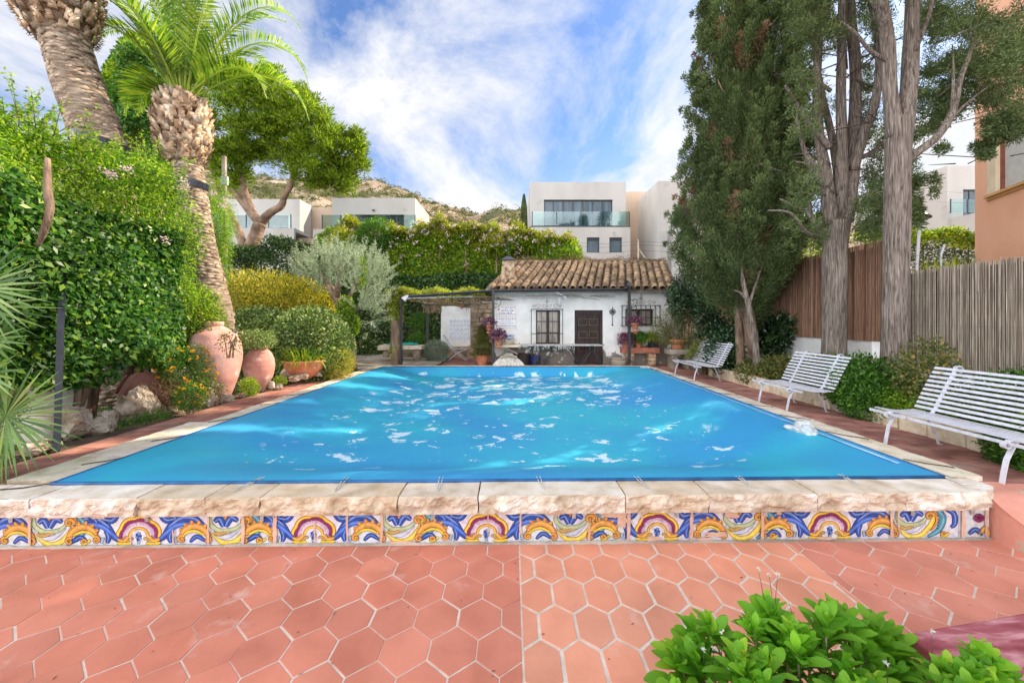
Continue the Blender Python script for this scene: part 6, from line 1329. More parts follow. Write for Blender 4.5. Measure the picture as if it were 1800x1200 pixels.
p = at(655, 415, 18.2); shrub('dense_shrub', 'dark feathery bush standing up from the hedge below the shuttered house', 'shrub', (p.x, p.y, p.z), (.65, .5, .75), 6500, .13, .035, L_green, .3, 59, ground=3.0, up=.5)

# ============================================================ MODERN HOUSES
def win(h, x0, x1, z0, z1, y, n, shutter=0., closed=False, name='window'):
    m = MB(); m.box(x0, x1, y-.02, y+.12, z0, z0+.07); m.box(x0, x1, y-.02, y+.12, z1-.07, z1); m.box(x0, x0+.07, y-.02, y+.12, z0+.07, z1-.07); m.box(x1-.07, x1, y-.02, y+.12, z0+.07, z1-.07)
    for k in range(1, n): x = x0+(x1-x0)*k/n; m.box(x-.04, x+.04, y-.01, y+.1, z0+.07, z1-.07)
    f = m.build(name, M_frame, h)
    if not closed: m = MB(); m.box(x0+.07, x1-.07, y+.04, y+.05, z0+.07, z1-.07); m.build('pane', M_wpane, f)
    if shutter:
        m = MB(); zz = z1-.07; ze = z0+.07 if closed else z1-(z1-z0)*shutter; k = 0
        while zz > ze: m.box(x0+.072, x1-.072, y+.0, y+.03, zz-.085, zz-.01); m.box(x0+.072, x1-.072, y+.012, y+.03, zz-.01, zz); zz -= .095
        m.build('roller_shutter', M_shut, f)
def wallbox(m, x0, x1, y0, y1, z0, z1, holes=(), th=.35):
    """front wall with openings (x0,x1,z0,z1) + other three sides + roof"""
    xs_ = sorted({x0, x1}|{h[0] for h in holes}|{h[1] for h in holes}); zs_ = sorted({z0, z1}|{h[2] for h in holes}|{h[3] for h in holes})
    for i in range(len(xs_)-1):
        for j in range(len(zs_)-1):
            a, b, c_, d = xs_[i], xs_[i+1], zs_[j], zs_[j+1]
            if any(h[0]-1e-6 <= a and b <= h[1]+1e-6 and h[2]-1e-6 <= c_ and d <= h[3]+1e-6 for h in holes): continue
            m.box(a, b, y0, y0+th, c_, d)
    m.box(x0, x0+th, y0+th, y1, z0, z1); m.box(x1-th, x1, y0+th, y1, z0, z1); m.box(x0+th, x1-th, y1-th, y1, z0, z1); m.box(x0+th, x1-th, y0+th, y1-th, z1-.5, z1-.25)
    m.box(x0+th, x1-th, y0+th+.5, y0+th+.6, z0, z1-.5)
def railing(h, x0, x1, y, z, ht=1.05, n=5, side=None):
    for k in range(n+1):
        x = x0+(x1-x0)*k/n; m = MB(); m.box(x-.03, x+.03, y-.03, y+.03, z, z+ht); m.build('railing_post', M_frame, h)
        if k < n: m = MB(); m.box(x+.035, x0+(x1-x0)*(k+1)/n-.035, y-.006, y+.006, z+.05, z+ht); m.build('glass_panel', M_rail, h)
hx = lambda px, Y: (px-900)*Y/FP
# left house, left wing
Y = 30.
h = thing('modern_house', 'white flat roofed house behind the pine trunk with half lowered grey shutter', 'house', (hx(465, Y), Y+1.5, 3.5)); m = MB(); ho = (hx(410, Y), hx(507, Y), zY(412, Y), zY(378, Y))
wallbox(m, hx(392, Y), hx(527, Y), Y, Y+1.7, 3.4, zY(350, Y), [ho]); m.build('wall', M_modern, h); win(h, *ho, Y+.18, 6, .45)
m = MB(); m.box(hx(380, Y), hx(545, Y), Y-2.2, Y-.001, zY(418, Y), zY(412.5, Y)); m.box(hx(380, Y), hx(545, Y), Y-2.2, Y-2.0, 3.4, zY(418, Y)-.001); m.build('balcony', M_modern, h); railing(h, hx(392, Y), hx(512, Y-2), Y-2.05, zY(412.4, Y), 1.0, 4)
# recessed beige link
m = MB(); m.box(hx(536, 32), hx(592, 32), 31.75, 34, 3.4, zY(366, 32)); m.box(hx(505, 30), hx(592, 30), 29.0, 29.15, 3.4, zY(424, 30)); m.build('link_wall', M_beige, h)
Y = 29.5
h = thing('modern_house', 'white flat roofed house with closed wide dark grey shutters left of the hill', 'house', (hx(660, Y), Y+2, 3.5)); m = MB(); ho = (hx(606, Y), hx(710, Y), zY(413, Y), zY(377, Y))
wallbox(m, hx(584, Y), hx(730, Y), Y, Y+5, 3.4, zY(348, Y), [ho]); m.build('wall', M_modern, h); win(h, *ho, Y+.18, 2, 1, True)
m = MB(); m.box(hx(574, Y), hx(745, Y), Y-2.0, Y-.001, zY(419, Y), zY(413.5, Y)); m.box(hx(574, Y), hx(745, Y), Y-2.0, Y-1.8, 3.4, zY(419, Y)-.001); m.build('balcony', M_modern, h); railing(h, hx(577, Y-1), hx(735, Y-1), Y-1.9, zY(413.4, Y), 1.0, 5)
m = MB(); m.box(hx(655, Y), hx(659, Y), Y-.12, Y-.001, zY(371, Y), zY(369, Y)); m.build('wall_lamp', M_frame, h)
# right house
Y = 32.
h = thing('modern_house', 'tall white house with wide glazed balcony above the pool house roof', 'house', (hx(1015, Y), Y+3, 3.5)); m = MB(); ho = (hx(956, Y), hx(1077, Y), zY(397.5, Y), zY(351, Y))
wallbox(m, hx(932, Y), hx(1100, Y), Y, Y+7, zY(398, Y), zY(320, Y), [ho]); lo = [(hx(994, Y), hx(1012, Y), zY(446, Y), zY(420, Y)), (hx(1029, Y), hx(1051, Y), zY(446, Y), zY(420, Y)), (hx(1068, Y), hx(1090, Y), zY(446, Y), zY(420, Y))]
wallbox(m, hx(934, Y-.6), hx(1108, Y-.6), Y-.6, Y+6, 3.4, zY(399, Y-.6), lo); m.build('wall', M_modern, h); win(h, *ho, Y+.18, 7)
for q in lo: win(h, *q, Y-.45, 1, .18)
m = MB(); m.box(hx(934, Y-.6), hx(1108, Y-.6), Y-.62, Y-.02, zY(398.9, Y-.6), zY(397, Y-.6)); m.build('balcony_edge', M_frame, h); railing(h, hx(936, Y-.6), hx(1107, Y-.6), Y-.5, zY(396.9, Y-.6), 1.15, 4)
m = MB(); m.box(hx(1090, 36), hx(1165, 36), 36, 42, 3.4, zY(337, 36)); m.build('rear_wall', M_beige, h)
Y = 31.
h = thing('modern_house', 'white cubic house partly hidden behind the left edge of the dark cypress', 'house', (hx(1210, Y), Y+3, 3.5)); m = MB(); ho = (hx(1193, Y), hx(1240, Y), zY(395, Y), zY(352, Y))
wallbox(m, hx(1157, Y), hx(1275, Y), Y, Y+6, 3.4, zY(318, Y), [ho]); m.build('wall', M_modern, h); win(h, *ho, Y+.18, 3)
m = MB(); m.box(hx(1178, Y), hx(1275, Y), Y-2.2, Y-.001, 3.4, zY(402, Y-2)); m.box(hx(1162, Y-.5), hx(1174, Y-.5), Y-.4, Y-.001, 3.4, zY(408, Y)); m.build('balcony', M_modern, h); railing(h, hx(1179, Y-2), hx(1270, Y-2), Y-2.15, zY(401.9, Y-2), 1.0, 3)
Y = 30.
h = thing('modern_house', 'white two sided house between the cypress trunks and the orange building', 'house', (hx(1690, Y), Y+4, 3.5)); m = MB(); ho = (hx(1693, Y), hx(1740, Y), zY(380, Y), zY(333, Y))
wallbox(m, hx(1665, Y), 45, Y, Y+11, 3.0, zY(291.5, Y), [ho]); m.build('wall', M_modern, h); win(h, *ho, Y+.18, 3)
m = MB(); m.box(hx(1671, Y), 45, Y-1.6, Y-.001, 3.0, zY(384, Y)); m.build('balcony', M_modern, h); railing(h, hx(1671, Y-1.5), hx(1760, Y-1.5), Y-1.5, zY(383.9, Y), 1.0, 3)
m = MB(); m.box(hx(1440, 36), hx(1640, 36), 36.0, 42, 3.0, zY(395, 36)); o = m.build('modern_house', M_beige); tag(o, 'beige wall of a low house glimpsed between the cypress trunks', 'house')
# orange building
A0, A1 = Vector((18.6, 16.0, 0)), Vector((16.3, 10.1, 0)); dd = (A1-A0).normalized(); nn2 = Vector((dd.y, -dd.x, 0)); nn2 = -nn2 if nn2.x > 0 else nn2
h = thing('orange_building', 'salmon orange rendered building with a cream framed shuttered window at the right edge', 'building', (19, 13, 0))
Mo = Matrix(((dd.x, -nn2.x, 0, A0.x), (dd.y, -nn2.y, 0, A0.y), (0, 0, 1, 0), (0, 0, 0, 1)))   # local x along wall toward viewer, local y into building
def onwall(px, py):
    # intersect pixel ray with wall
    r_ = Vector(((px-900)/FP, 1, -(py-HZ)/FP)); o_ = Vector((0, 0, CZ)); t_ = (A0-o_).dot(nn2)/r_.dot(nn2); p = o_+r_*t_; return (p-A0).dot(dd), p.z
s0, zb_ = onwall(1741, 343); s1 = onwall(1800, 330)[0]+1.6; ztop_ = zb_+2.3; L_ = 9
m = MB(); Mm = Mo
for (a, b, c_, d) in [(0, s0, -.1, 21), (s0, s1, -.1, zb_), (s0, s1, ztop_, 21), (s1, L_, -.1, 21)]: m.box(a, b, 0, .4, c_, d, M=Mm)  # wall carried up out of view, extra height added to block the sun
m.box(0, .4, .4, 7, -.1, 21, M=Mm); m.box(L_-.4, L_, .4, 7, -.1, 21, M=Mm); m.box(.4, L_-.4, 6.6, 7, -.1, 21, M=Mm); m.box(.4, L_-.4, .4, 6.6, 20.6, 20.8, M=Mm)
m.build('wall', M_orange, h)
m = MB(); m.box(s0-.12, s1+.12, -.14, .1, zb_-.1, zb_, M=Mm); m.box(s0-.1, s1+.1, -.06, -.001, zb_-.2, zb_-.102, M=Mm); m.build('window_sill', mat('ochre_sill', [(.3, (.6, .33, .14)), (.7, (.72, .43, .2))], bump=.1), h)
m = MB(); m.box(s0-.12, s0+.3, -.03, .398, zb_+.002, ztop_, M=Mm); m.build('window_surround', M_cream, h); m = MB(); m.box(s1-.3, s1, -.03, .398, zb_+.002, ztop_, M=Mm); m.build('window_surround', M_cream, h)
m = MB(); m.box(s0+.302, s0+.36, .1, .2, zb_, ztop_, M=Mm); w_ = m.build('window', mat('red_brown_frame', [(.3, (.2, .06, .04)), (.7, (.28, .1, .07))], bump=0), h)
m = MB(); z_ = zb_+.01
M_ws = mat('white_shutter_slat', [(.3, (.58, .57, .55)), (.7, (.7, .69, .67))], bump=0)
while z_ < ztop_-.05: m.box(s0+.362, s1-.31, .2, .23, z_, z_+.042, M=Mm); m.box(s0+.362, s1-.31, .212, .23, z_+.042, z_+.05, M=Mm); z_ += .05
m.build('roller_shutter', M_ws, w_)
# hedge, lamp, wire post, palm tips beyond the fence
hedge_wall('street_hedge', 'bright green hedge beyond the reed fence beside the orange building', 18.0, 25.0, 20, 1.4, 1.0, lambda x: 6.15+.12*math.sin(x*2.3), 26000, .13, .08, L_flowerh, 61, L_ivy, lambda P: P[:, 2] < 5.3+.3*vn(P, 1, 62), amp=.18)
p = at(1420, 430, 15.5); shrub('distant_shrub', 'yellow green bush above the far end of the reed fence', 'shrub', (p.x, p.y, p.z), (1.0, .8, 1.1), 9000, .1, .045, L_light, .25, 63, ground=1.2)
t = thing('street_lamp', 'street lamp with a dark dome beyond the reed fence', 'street lamp', (14.1, 14, .2)); a, b = at(1611, 480, 14), at(1617, 384, 14); m = MB(); m.tube([Vector((a.x-.15, 14, .2)), a, b], .045, 10); m.build('pole', M_wht, t, smooth=True); m = MB(); m.lathe([(.06, -.05), (.3, -.01), (.31, .02), (.26, .1), (.15, .17), (0, .2)], b, 24); m.build('lamp_head', M_frame, t, smooth=True)
t = thing('wire_post', 'bent grey fence post with wires above the reed fence', 'post', (9.9, 9.2, 1)); m = MB(); Yp = 9.2; m.tube([at(1654, 480, Yp)+Vector((0, 0, -1.4)), at(1654, 446, Yp), at(1660, 430, Yp)], .022, 6); m.build('post', M_wht, t); m = MB()
for (a, b) in [((1590, 452), (1656, 438)), ((1590, 470), (1656, 446)), ((1656, 438), (1716, 452)), ((1656, 450), (1716, 462))]: m.tube([at(*a, Yp), at((a[0]+b[0])/2, (a[1]+b[1])/2+3, Yp), at(*b, Yp)], .004, 4)
m.build('wire', M_frame, t)
t = thing('wire_post', 'slim fence post with stay rising behind the pool house roof', 'post', at(1122, 462, 19)); m = MB(); m.tube([at(1122, 470, 19), at(1122, 421, 19)], .035, 6); m.tube([at(1123, 438, 19), at(1140, 462, 19)], .025, 6); m.build('post', M_kerb, t); m = MB()
for y_ in (424, 430, 440): m.tube([at(1000, y_+2, 19), at(1060, y_+5, 19), at(1122, y_, 19), at(1200, y_+4, 19)], .006, 4)
m.build('wire', M_frame, t)
for (px, py, lb, n, s_) in [(1672, 474, 'yellow tipped fan palm leaves rising over the fence beside the orange building', 70, 1.0), (1640, 474, 'small dry fan palm tuft left of the bent fence post', 40, .8)]:
    c = at(px, py, 9.0); t = thing('fan_palm', lb, 'fan palm', (c.x, c.y, .2)); m = MB(); m.tube([(c.x, c.y, .2), (c.x, c.y, c.z-.3)], .12, 8); m.build('stem', M_boot, t); a = R.uniform(-1.2, 1.2, n); D = np.stack([np.sin(a), R.normal(size=n)*.3, np.cos(a)], 1); leaves('fan_leaf', np.tile(np.array([c.x, c.y, c.z-.25]), (n, 1))+R.normal(size=(n, 3))*np.array([.25, .1, .05]), nrm(D), rv(n), .62*s_, .03, L_yivy, t)
m = MB(); m.tube([at(1500, 262, 16), at(1640, 272, 16), at(1740, 278, 16), at(1820, 280, 16)], .02, 5); o = m.build('power_cable', M_black); tag(o, 'thick black overhead cable right of the cypress trunks', 'cable')
for i, (a, b) in enumerate([((1590, 333), (1730, 341)), ((1590, 353), (1730, 358))]):
    m = MB(); m.tube([at(*a, 16), at(*b, 16)], .006, 4); o = m.build('wire', M_frame); tag(o, ['upper thin wire crossing the white house beside the orange building', 'lower thin wire crossing the white house beside the orange building'][i], 'wire')
# utility pole left
t = thing('utility_pole', 'grey utility pole with a small box right of the date palm', 'utility pole', (hx(396, 17), 17, 0)); m = MB(); m.tube([(hx(398, 17), 17, 0), at(394, 275, 17)], .09, 10); m.build('pole', M_frame if False else M_conc, t); m = MB(); c = at(395, 318, 16.85); m.box(c.x-.14, c.x+.14, c.y-.06, c.y+.05, c.z-.18, c.z+.18); m.build('box', M_wht, t)
# pine
def pine():
    t = thing('pine_tree', 'broad umbrella pine with yellow green crown and forked trunk before the left white house', 'pine tree', (hx(440, 22), 22, 3)); m = MB(); Y = 22.
    limb(m, [at(436, 470, Y), at(440, 440, Y), at(449, 415, Y), at(458, 392, Y)], [.42, .38, .34, .33], 12, 4, .06)
    limb(m, [at(458, 392, Y), at(430, 360, Y), at(412, 338, Y), at(400, 330, Y)], [.27, .2, .17, .15], 10, 4, .06); limb(m, [at(445, 375, Y), at(432, 345, Y), at(424, 310, Y), at(418, 280, Y), at(430, 230, Y)], [.2, .19, .17, .13, .06], 10, 4, .06)
    limb(m, [at(458, 392, Y), at(475, 374, Y), at(494, 362, Y), at(500, 345, Y), at(512, 322, Y), at(520, 280, Y), at(540, 240, Y)], [.26, .2, .19, .16, .15, .11, .05], 10, 4, .06)
    limb(m, [at(436, 470, Y), at(424, 420, Y), at(408, 385, Y), at(395, 360, Y), at(380, 320, Y)], [.3, .24, .21, .18, .1], 10, 4, .06)
    for k in range(0):
        a = at(random.uniform(400, 540), random.uniform(240, 320), Y+random.uniform(-1, 1)); b = a+Vector((random.uniform(-2.2, 2.2), random.uniform(-2, 2), random.uniform(.3, 2.2))); m.tube([a, a.lerp(b, .5)+Vector((0, 0, .2)), b], [.07, .045, .015], 5)
    m.build('trunk', M_barkp, t, smooth=True)
    P = []; D = []; Nn = []
    lobes = [(430, 200, 74, 62, 110), (405, 300, 30, 34, 40), (490, 190, 66, 50, 95), (455, 160, 70, 34, 60), (530, 230, 60, 48, 80), (575, 265, 55, 45, 80), (610, 275, 36, 38, 50), (560, 300, 50, 30, 55), (420, 250, 52, 38, 50), (400, 280, 34, 30, 22), (470, 250, 50, 26, 35), (600, 320, 30, 18, 20), (625, 250, 18, 20, 16), (500, 285, 30, 16, 14)]
    for (cx, cy, rx, ry, n) in lobes:
        c = at(cx, cy, Y)
        for k in range(n):
            d = Vector((random.gauss(0, 1), random.gauss(0, 1), random.gauss(0, 1))).normalized(); rr = random.uniform(.72, 1.04)
            q = Vector((c.x+d.x*rx*Y/FP*rr, c.y+d.y*rx*Y/FP*.9*rr, c.z+d.z*ry*Y/FP*rr)); s_ = random.uniform(.28, .5)
            for e in range(95):
                v = Vector((random.gauss(0, 1), random.gauss(0, 1), random.gauss(.25, .8))).normalized(); P.append(q+v*s_*random.uniform(.1, .9)+Vector((0, 0, -abs(random.gauss(0, .04))))); D.append(v+Vector((0, 0, .5))); Nn.append(v)
    P = np.array(P); leaves('crown', P, nrm(np.array(D)), rv(len(P)), R.uniform(.16, .28, len(P)), .055, L_pine, t)
pine()
# slim cypress by the tall white house
t = thing('slim_cypress', 'very slim dark cypress left of the tall white house', 'cypress', at(921, 400, 34)); n = 5000; k = R.random(n); w = np.interp(k, [0, .2, .7, 1], [.22, .27, .2, .02]); a = R.random(n)*6.283; c = at(921, 400, 34); hgt = 56*34/FP; P = np.stack([c.x+np.cos(a)*w, c.y+np.sin(a)*w, c.z-.8+k*(hgt+.8)], 1); leaves('foliage', P, nrm(np.stack([np.cos(a)*.3, np.sin(a)*.3, 1+0*a], 1)+rv(n)*.2), rv(n), .18, .05, L_cyp, t); m = MB(); m.tube([(c.x, c.y, c.z-4), (c.x, c.y, c.z)], .08, 6); m.build('trunk', M_bark2, t)
# shrubs scattered on the hill
P = []; N = []
cnt = 0
for k in range(5200):
    y = random.uniform(52, 262); x = random.uniform(-1.35, .95)*y*.75; z = hillz(x, y)
    if z is None: continue
    px = 900+x*FP/y
    dens = .52+.6*mnoise.fractal(Vector((x*.02, y*.02, 5)), 1, 2, 3)
    if random.random() > dens+.12: continue
    if not (300 < px < 1650): continue
    s_ = random.uniform(.6, 1.9)*(1 if random.random() < .85 else 1.9); nl = int(46 if px > 640 or px < 600 else 46)
    for e in range(nl): v = rv(1)[0]; P.append((x+v[0]*s_, y+v[1]*s_, z+abs(v[2])*s_*1.1+.1)); N.append(v)
P = np.array(P); N = np.array(N); o = leaves('hill_shrubs', P, nrm(N+rv(len(P))*.8), nrm(N+rv(len(P))*.5), R.uniform(.4, .9, len(P)), .5, leafmat('hill_shrub_leaf', [(0, (.035, .055, .02)), (.5, (.08, .11, .035)), (.85, (.17, .18, .06)), (1, (.3, .2, .06))], .2, .8), None); tag(o, 'scattered green and ochre scrub covering the rocky hill', 'scrub', kind='stuff')

# ============================================================ RIGHT SIDE
# kerb of the bed
t = thing('bed_edging', 'row of upright cream kerb stones along the bed behind the far and middle benches', 'edging', (5.85, 9.6, 0))
y = 7.3
while y < 11.75: l_ = random.uniform(.2, .27); k = random.uniform(.88, 1.08); m = MB(); m.box(5.82, 5.95, y+.004, y+l_-.004, -.02, .27+random.uniform(-.015, .015), 0, (k, k*.97, k*.93), j=.008); m.build('kerb_stone', M_kerb, t, bevel=.012); y += l_
t = thing('bed_edging', 'low row of long cream stone blocks behind the nearest white bench', 'edging', (5.85, 4.9, 0)); y = 2.9
while y < 6.3: l_ = random.uniform(.4, .5); k = random.uniform(.95, 1.12); m = MB(); m.box(5.82, 6.0, y+.006, y+l_-.006, -.02, .25+random.uniform(-.01, .01), 0, (k, k*.98, k*.95), j=.01); m.build('kerb_stone', M_kerb, t, bevel=.02); y += l_
m = MB(); m.box(5.84, 5.98, 6.32, 7.28, -.02, .12, 0, (.7, .7, .7), j=.01); o = m.build('bed_edging', M_kerb, bevel=.02); tag(o, 'low worn stretch of edging half covered by leaves between the two kerb runs', 'edging')
# walls
m = MB(); m.box(7.55, 7.85, 8.36, 12.6, -.1, 1.2); o = m.build('low_wall', M_white); tag(o, 'white roughcast wall under the brown reed fence', 'wall')
m = MB(); m.box(7.5, 7.9, 2.5, 8.04, -.1, .8); o = m.build('low_wall', M_white); tag(o, 'lower white wall under the grey reed fence behind the nearest bench', 'wall')
m = MB(); m.box(7.5, 8.0, 12.2, 12.6, -.1, 3.4); o = m.build('wall_pillar', M_cream); tag(o, 'tall cream pillar at the far end of the brown reed fence', 'pillar')
def reed(label, X_, y0, y1, z0, zt0, zt1, mt, sp):
    t_ = thing('reed_fence', label, 'fence', (X_, (y0+y1)/2, z0)); V = []; Fq = []; rn = []; y = y0
    while y < y1:
        for lay in (0, 1):
            x = X_+lay*.012+random.uniform(-.005, .005); yy = y+random.uniform(-.004, .004)+lay*sp*.5; zt = zt0+(zt1-zt0)*(y-y0)/(y1-y0)+random.gauss(0, .007)+(random.random() < .04)*random.uniform(-.05, .06); r_ = random.uniform(.0045, .0095); b_ = len(V); rr = random.random(); tl = random.uniform(-.008, .008)
            for (z, o_) in ((z0, 0), ((z0+zt)/2, tl), (zt, tl*1.6)):
                for (dx_, dy_) in ((-1, 0), (.5, .87), (.5, -.87)): V.append((x+dx_*r_+.02*(random.random()-.5)*0, yy+dy_*r_+o_, z)); rn.append(rr)
            for s_ in (0, 3):
                for k in range(3): Fq.append((b_+s_+k, b_+s_+(k+1) % 3, b_+s_+3+(k+1) % 3, b_+s_+3+k))
        y += sp*random.uniform(.8, 1.2)
    nmesh('reeds', V, Fq, mt, t_, rn); m_ = MB()
    for z in np.arange(z0+.2, min(zt0, zt1), .55): m_.tube([(X_-.01, y0, z), (X_-.01, y1, z)], .0011, 3)
    m_.build('binding_wire', M_frame, t_); m_ = MB(); m_.box(X_+.03, X_+.04, y0, y1, z0, min(zt0, zt1)-.05); m_.build('backing', M_rope, t_); return t_
reed('brown reed screen fence above the white wall behind the middle bench', 7.52, 7.95, 12.35, 1.19, 3.26, 3.2, M_reedB, .02)
reed('grey weathered reed screen fence behind the nearest bench', 7.42, 2.2, 7.75, .78, 2.58, 2.54, M_reedR, .019)
# benches
def make_bench(label, length, spread, loc):
    t_ = thing('garden_bench', label, 'bench', (0, 0, 0), 'white slatted benches beside the pool')
    prof = []  # (x,z) slat centres, x=0 front edge of seat, toward +x = back
    for k in range(11): s_ = k/10; prof.append((.02+s_*.5, .44-.035*math.sin(s_*2.6)-.01*s_, 1))
    prof_s = prof; back = []
    for k in range(10): s_ = k/9; back.append((.56+s_*.24+.03*s_*s_, .46+s_*.52, 0))
    h2 = length/2; m_ = MB()
    m_.box(-.035, -.025, -h2-.04, h2+.04, .385, .42)
    for (x, z, _) in prof_s: m_.box(x-.017, x+.017, -h2, h2, z-.004, z+.004)
    m_.build('seat', M_wht, t_, bevel=.002); m_ = MB()
    for i, (x, z, _) in enumerate(back):
        a = math.atan2(.24+.06*i/9, .52); Mx = Matrix.Translation((x, 0, z)) @ Matrix.Rotation(a, 4, 'Y'); m_.box(-.004, .004, -h2, h2, -.018, .018, M=Mx)
    m_.build('backrest', M_wht, t_, bevel=.002)
    for s_ in (-1, 1):
        y = s_*spread/2; w_ = .022
        def strap(pts, name, wd=w_, th_=.006):
            q = MB(); vs = []
            for i, p in enumerate(pts):
                d = Vector(pts[min(i+1, len(pts)-1)])-Vector(pts[max(i-1, 0)]); d.normalize(); nn_ = Vector((d.z, 0, -d.x))
                for (a, b) in ((-1, -1), (1, -1), (1, 1), (-1, 1)): vs.append(Vector((p[0], y+a*wd, p[2]))+nn_*th_*b)
            fs = [(i*4+k, i*4+(k+1) % 4, i*4+4+(k+1) % 4, i*4+4+k) for i in range(len(pts)-1) for k in range(4)]+[(0, 1, 2, 3), tuple(range(4*len(pts)-1, 4*len(pts)-5, -1))]
            q.add(vs, fs); return q.build(name, M_wht, t_)
        sr = [(-.045, 0, .4), (-.02, 0, .43)]+[(x, 0, z-.012) for x, z, _ in prof_s]+[(x+.012, 0, z) for x, z, _ in back]+[(.84, 0, 1.02), (.9, 0, 1.03), (.93, 0, .98), (.9, 0, .94), (.86, 0, .96)]
        strap(sr, 'frame')
        cu = [(-.045+.035*math.cos(a), 0, .385+.03*math.sin(a)) for a in np.linspace(1.6, 6.5, 9)]; strap(cu, 'scroll')
        strap([(.06, 0, .42), (.02, 0, .36), (-.04, 0, .24), (-.07, 0, .1), (-.085, 0, 0)], 'leg')
        strap([(.42, 0, .42), (.5, 0, .3), (.58, 0, .12), (.62, 0, .0), (.66, 0, 0)], 'leg', .016)
    t_.location = loc
    return t_
bn = make_bench('nearest white slatted metal bench, cropped by the right edge', 1.75, 1.25, (5.0, 4.62, 0))
dup(bn, (4.96, 11.3, 0), 0, 'farthest white slatted metal bench beside the potted shrubs')
make_bench('middle white slatted metal bench in front of the white wall', 1.35, .8, (4.98, 7.5, 0))
# potted plants right of the pool house
p = at(1190, 585, 13.2); shrub('potted_bush', 'wiry olive brown potted bush on a wooden stand by the far bench', 'bush', (5.5, 13.6, 1.25), (.75, .6, .62), 9000, .07, .014, L_pitt, .3, 71, lo=.25, ground=.85, stems=8)
m = MB(); m.lathe([(.16, 0), (.24, .26), (.27, .26), (.27, .32), (0, .3)], (5.6, 13.5, .66), 20); o = m.build('terracotta_pot', M_terra); tag(o, 'terracotta pot of the wiry bush on the wooden stand', 'pot')
t = thing('plant_stand', 'weathered wooden block stand under the wiry potted bush', 'stand', (5.65, 13.4, 0)); m = MB(); m.box(5.25, 6.1, 13.2, 13.75, .5, .65, j=.015); m.build('stand_top', M_conc, t, bevel=.015); m = MB(); m.box(5.35, 5.55, 13.3, 13.7, 0, .49, j=.01); m.box(5.85, 6.05, 13.3, 13.7, 0, .49, j=.01); m.build('leg', M_conc, t, bevel=.01)
p = at(1222, 600, 12.0); strap_plant('strap_leaf_plant', 'yellow green grassy plant behind the far bench', (5.85, 12.4, .5), 420, .55, .02, L_grass, 1.4)
shrub('grey_shrub', 'small ochre green bush hanging beside the far bench back', 'shrub', (5.75, 12.0, .55), (.35, .3, .4), 2600, .06, .02, L_pitt, .3, 72, lo=.3)
# dark glossy bushes
def bushes():
    B = [((6.95, 12.6, 1.5), (1.0, .8, 1.4), 15000, .11, .05, L_dark, 'tall dark glossy leaved bush between the pool house and the reed fence'), ((5.95, 13.6, 2.4), (.6, .5, .8), 6000, .09, .045, L_dark, 'leafy branch of dark green leaves over the right end of the pool house'),
         ((6.55, 11.3, .75), (.8, .6, .75), 12000, .12, .045, L_dark, 'dark broad leaved bush behind the backrest of the far bench'), ((7.2, 10.9, 1.3), (.35, .4, .4), 1800, .15, .06, L_dark, 'few large dark leaves in front of the far end of the brown reed fence'),
         ((6.45, 9.7, .32), (.62, .75, .38), 11000, .07, .038, L_pitt, 'mottled olive green bush between the far and middle benches'),
         ((6.55, 8.35, .42), (.42, .45, .38), 7000, .07, .034, L_pitt, 'brownish green bush behind the middle bench backrest'), ((6.2, 7.1, .42), (.48, .6, .45), 10000, .09, .036, L_green, 'dense green bush with long leaves right of the middle bench'), ((5.95, 6.75, .28), (.42, .5, .32), 6000, .06, .024, L_green, 'low spreading green bush spilling over the kerb after the middle bench'), ((6.7, 7.6, .62), (.3, .3, .25), 900, .08, .03, L_pitt, 'sparse brown tipped shoots by the foot of the left big cypress trunk'),
         ((6.35, 6.2, .38), (.45, .75, .2), 9000, .05, .018, L_light, 'bright green ground cover mat at the foot of the right big cypress trunk'), ((6.2, 5.95, .78), (.32, .36, .48), 2300, .06, .04, L_pitt, 'yellowish leaved bush left of the nearest bench backrest'), ((6.6, 5.1, .5), (.45, .6, .45), 6000, .06, .034, L_green, 'green leafy bush against the grey reed fence behind the nearest bench'),
         ((6.5, 4.6, .38), (.5, 1.1, .25), 9000, .05, .02, L_light, 'green strip of low plants behind the nearest bench'), ((6.7, 4.1, .5), (.45, .6, .45), 6500, .055, .034, L_pitt, 'yellow green bush beyond the right end of the nearest bench'), ((5.85, 4.35, .18), (.3, .62, .3), 9000, .065, .022, L_green, 'dark green feathery plant under the nearest bench at the right edge'), ((7.0, 9.0, .4), (.4, .5, .35), 4000, .06, .03, L_green, 'small green bush at the foot of the left big cypress trunk')]
    for i, (c, r, n, l_, w_, lm, lb) in enumerate(B): shrub('garden_bush', lb, 'bush', c, r, n, l_, w_, lm, .22, 80+i, lo=.35, ground=.0, freq=3.5)
bushes()

# ============================================================ CYPRESSES
def sprays(cs, rad, per, L_, name, t, lm=L_cyp, out=None, up=.3, wd=.3, sq=1.0, G=None):
    """scaly foliage clumps: many small sprays radiating out of each clump centre"""
    cs = np.array(cs, float); n = len(cs)*per; C = np.repeat(cs, per, 0); r_ = np.repeat(np.broadcast_to(rad, (len(cs),)), per)
    d = rv(n); P = C+d*(r_*R.random(n)**.45)[:, None]*np.array([1, 1, sq]); O = np.zeros((n, 3)) if out is None else np.repeat(np.array(out), per, 0)
    D = nrm(d*.8+O*.6+rv(n)*.5+np.array([0, 0, up])); rn = np.clip(np.repeat(R.random(len(cs)), per)*.55+R.random(n)*.45, 0, 1)
    if G is not None: rn = np.clip(np.repeat(np.array(G)*.62, per)+R.random(n)*.3, 0, 1)
    leaves(name, P, D, nrm(d+rv(n)*.6), L_*R.uniform(.6, 1.3, n), L_*wd, lm, t, rnd=rn)
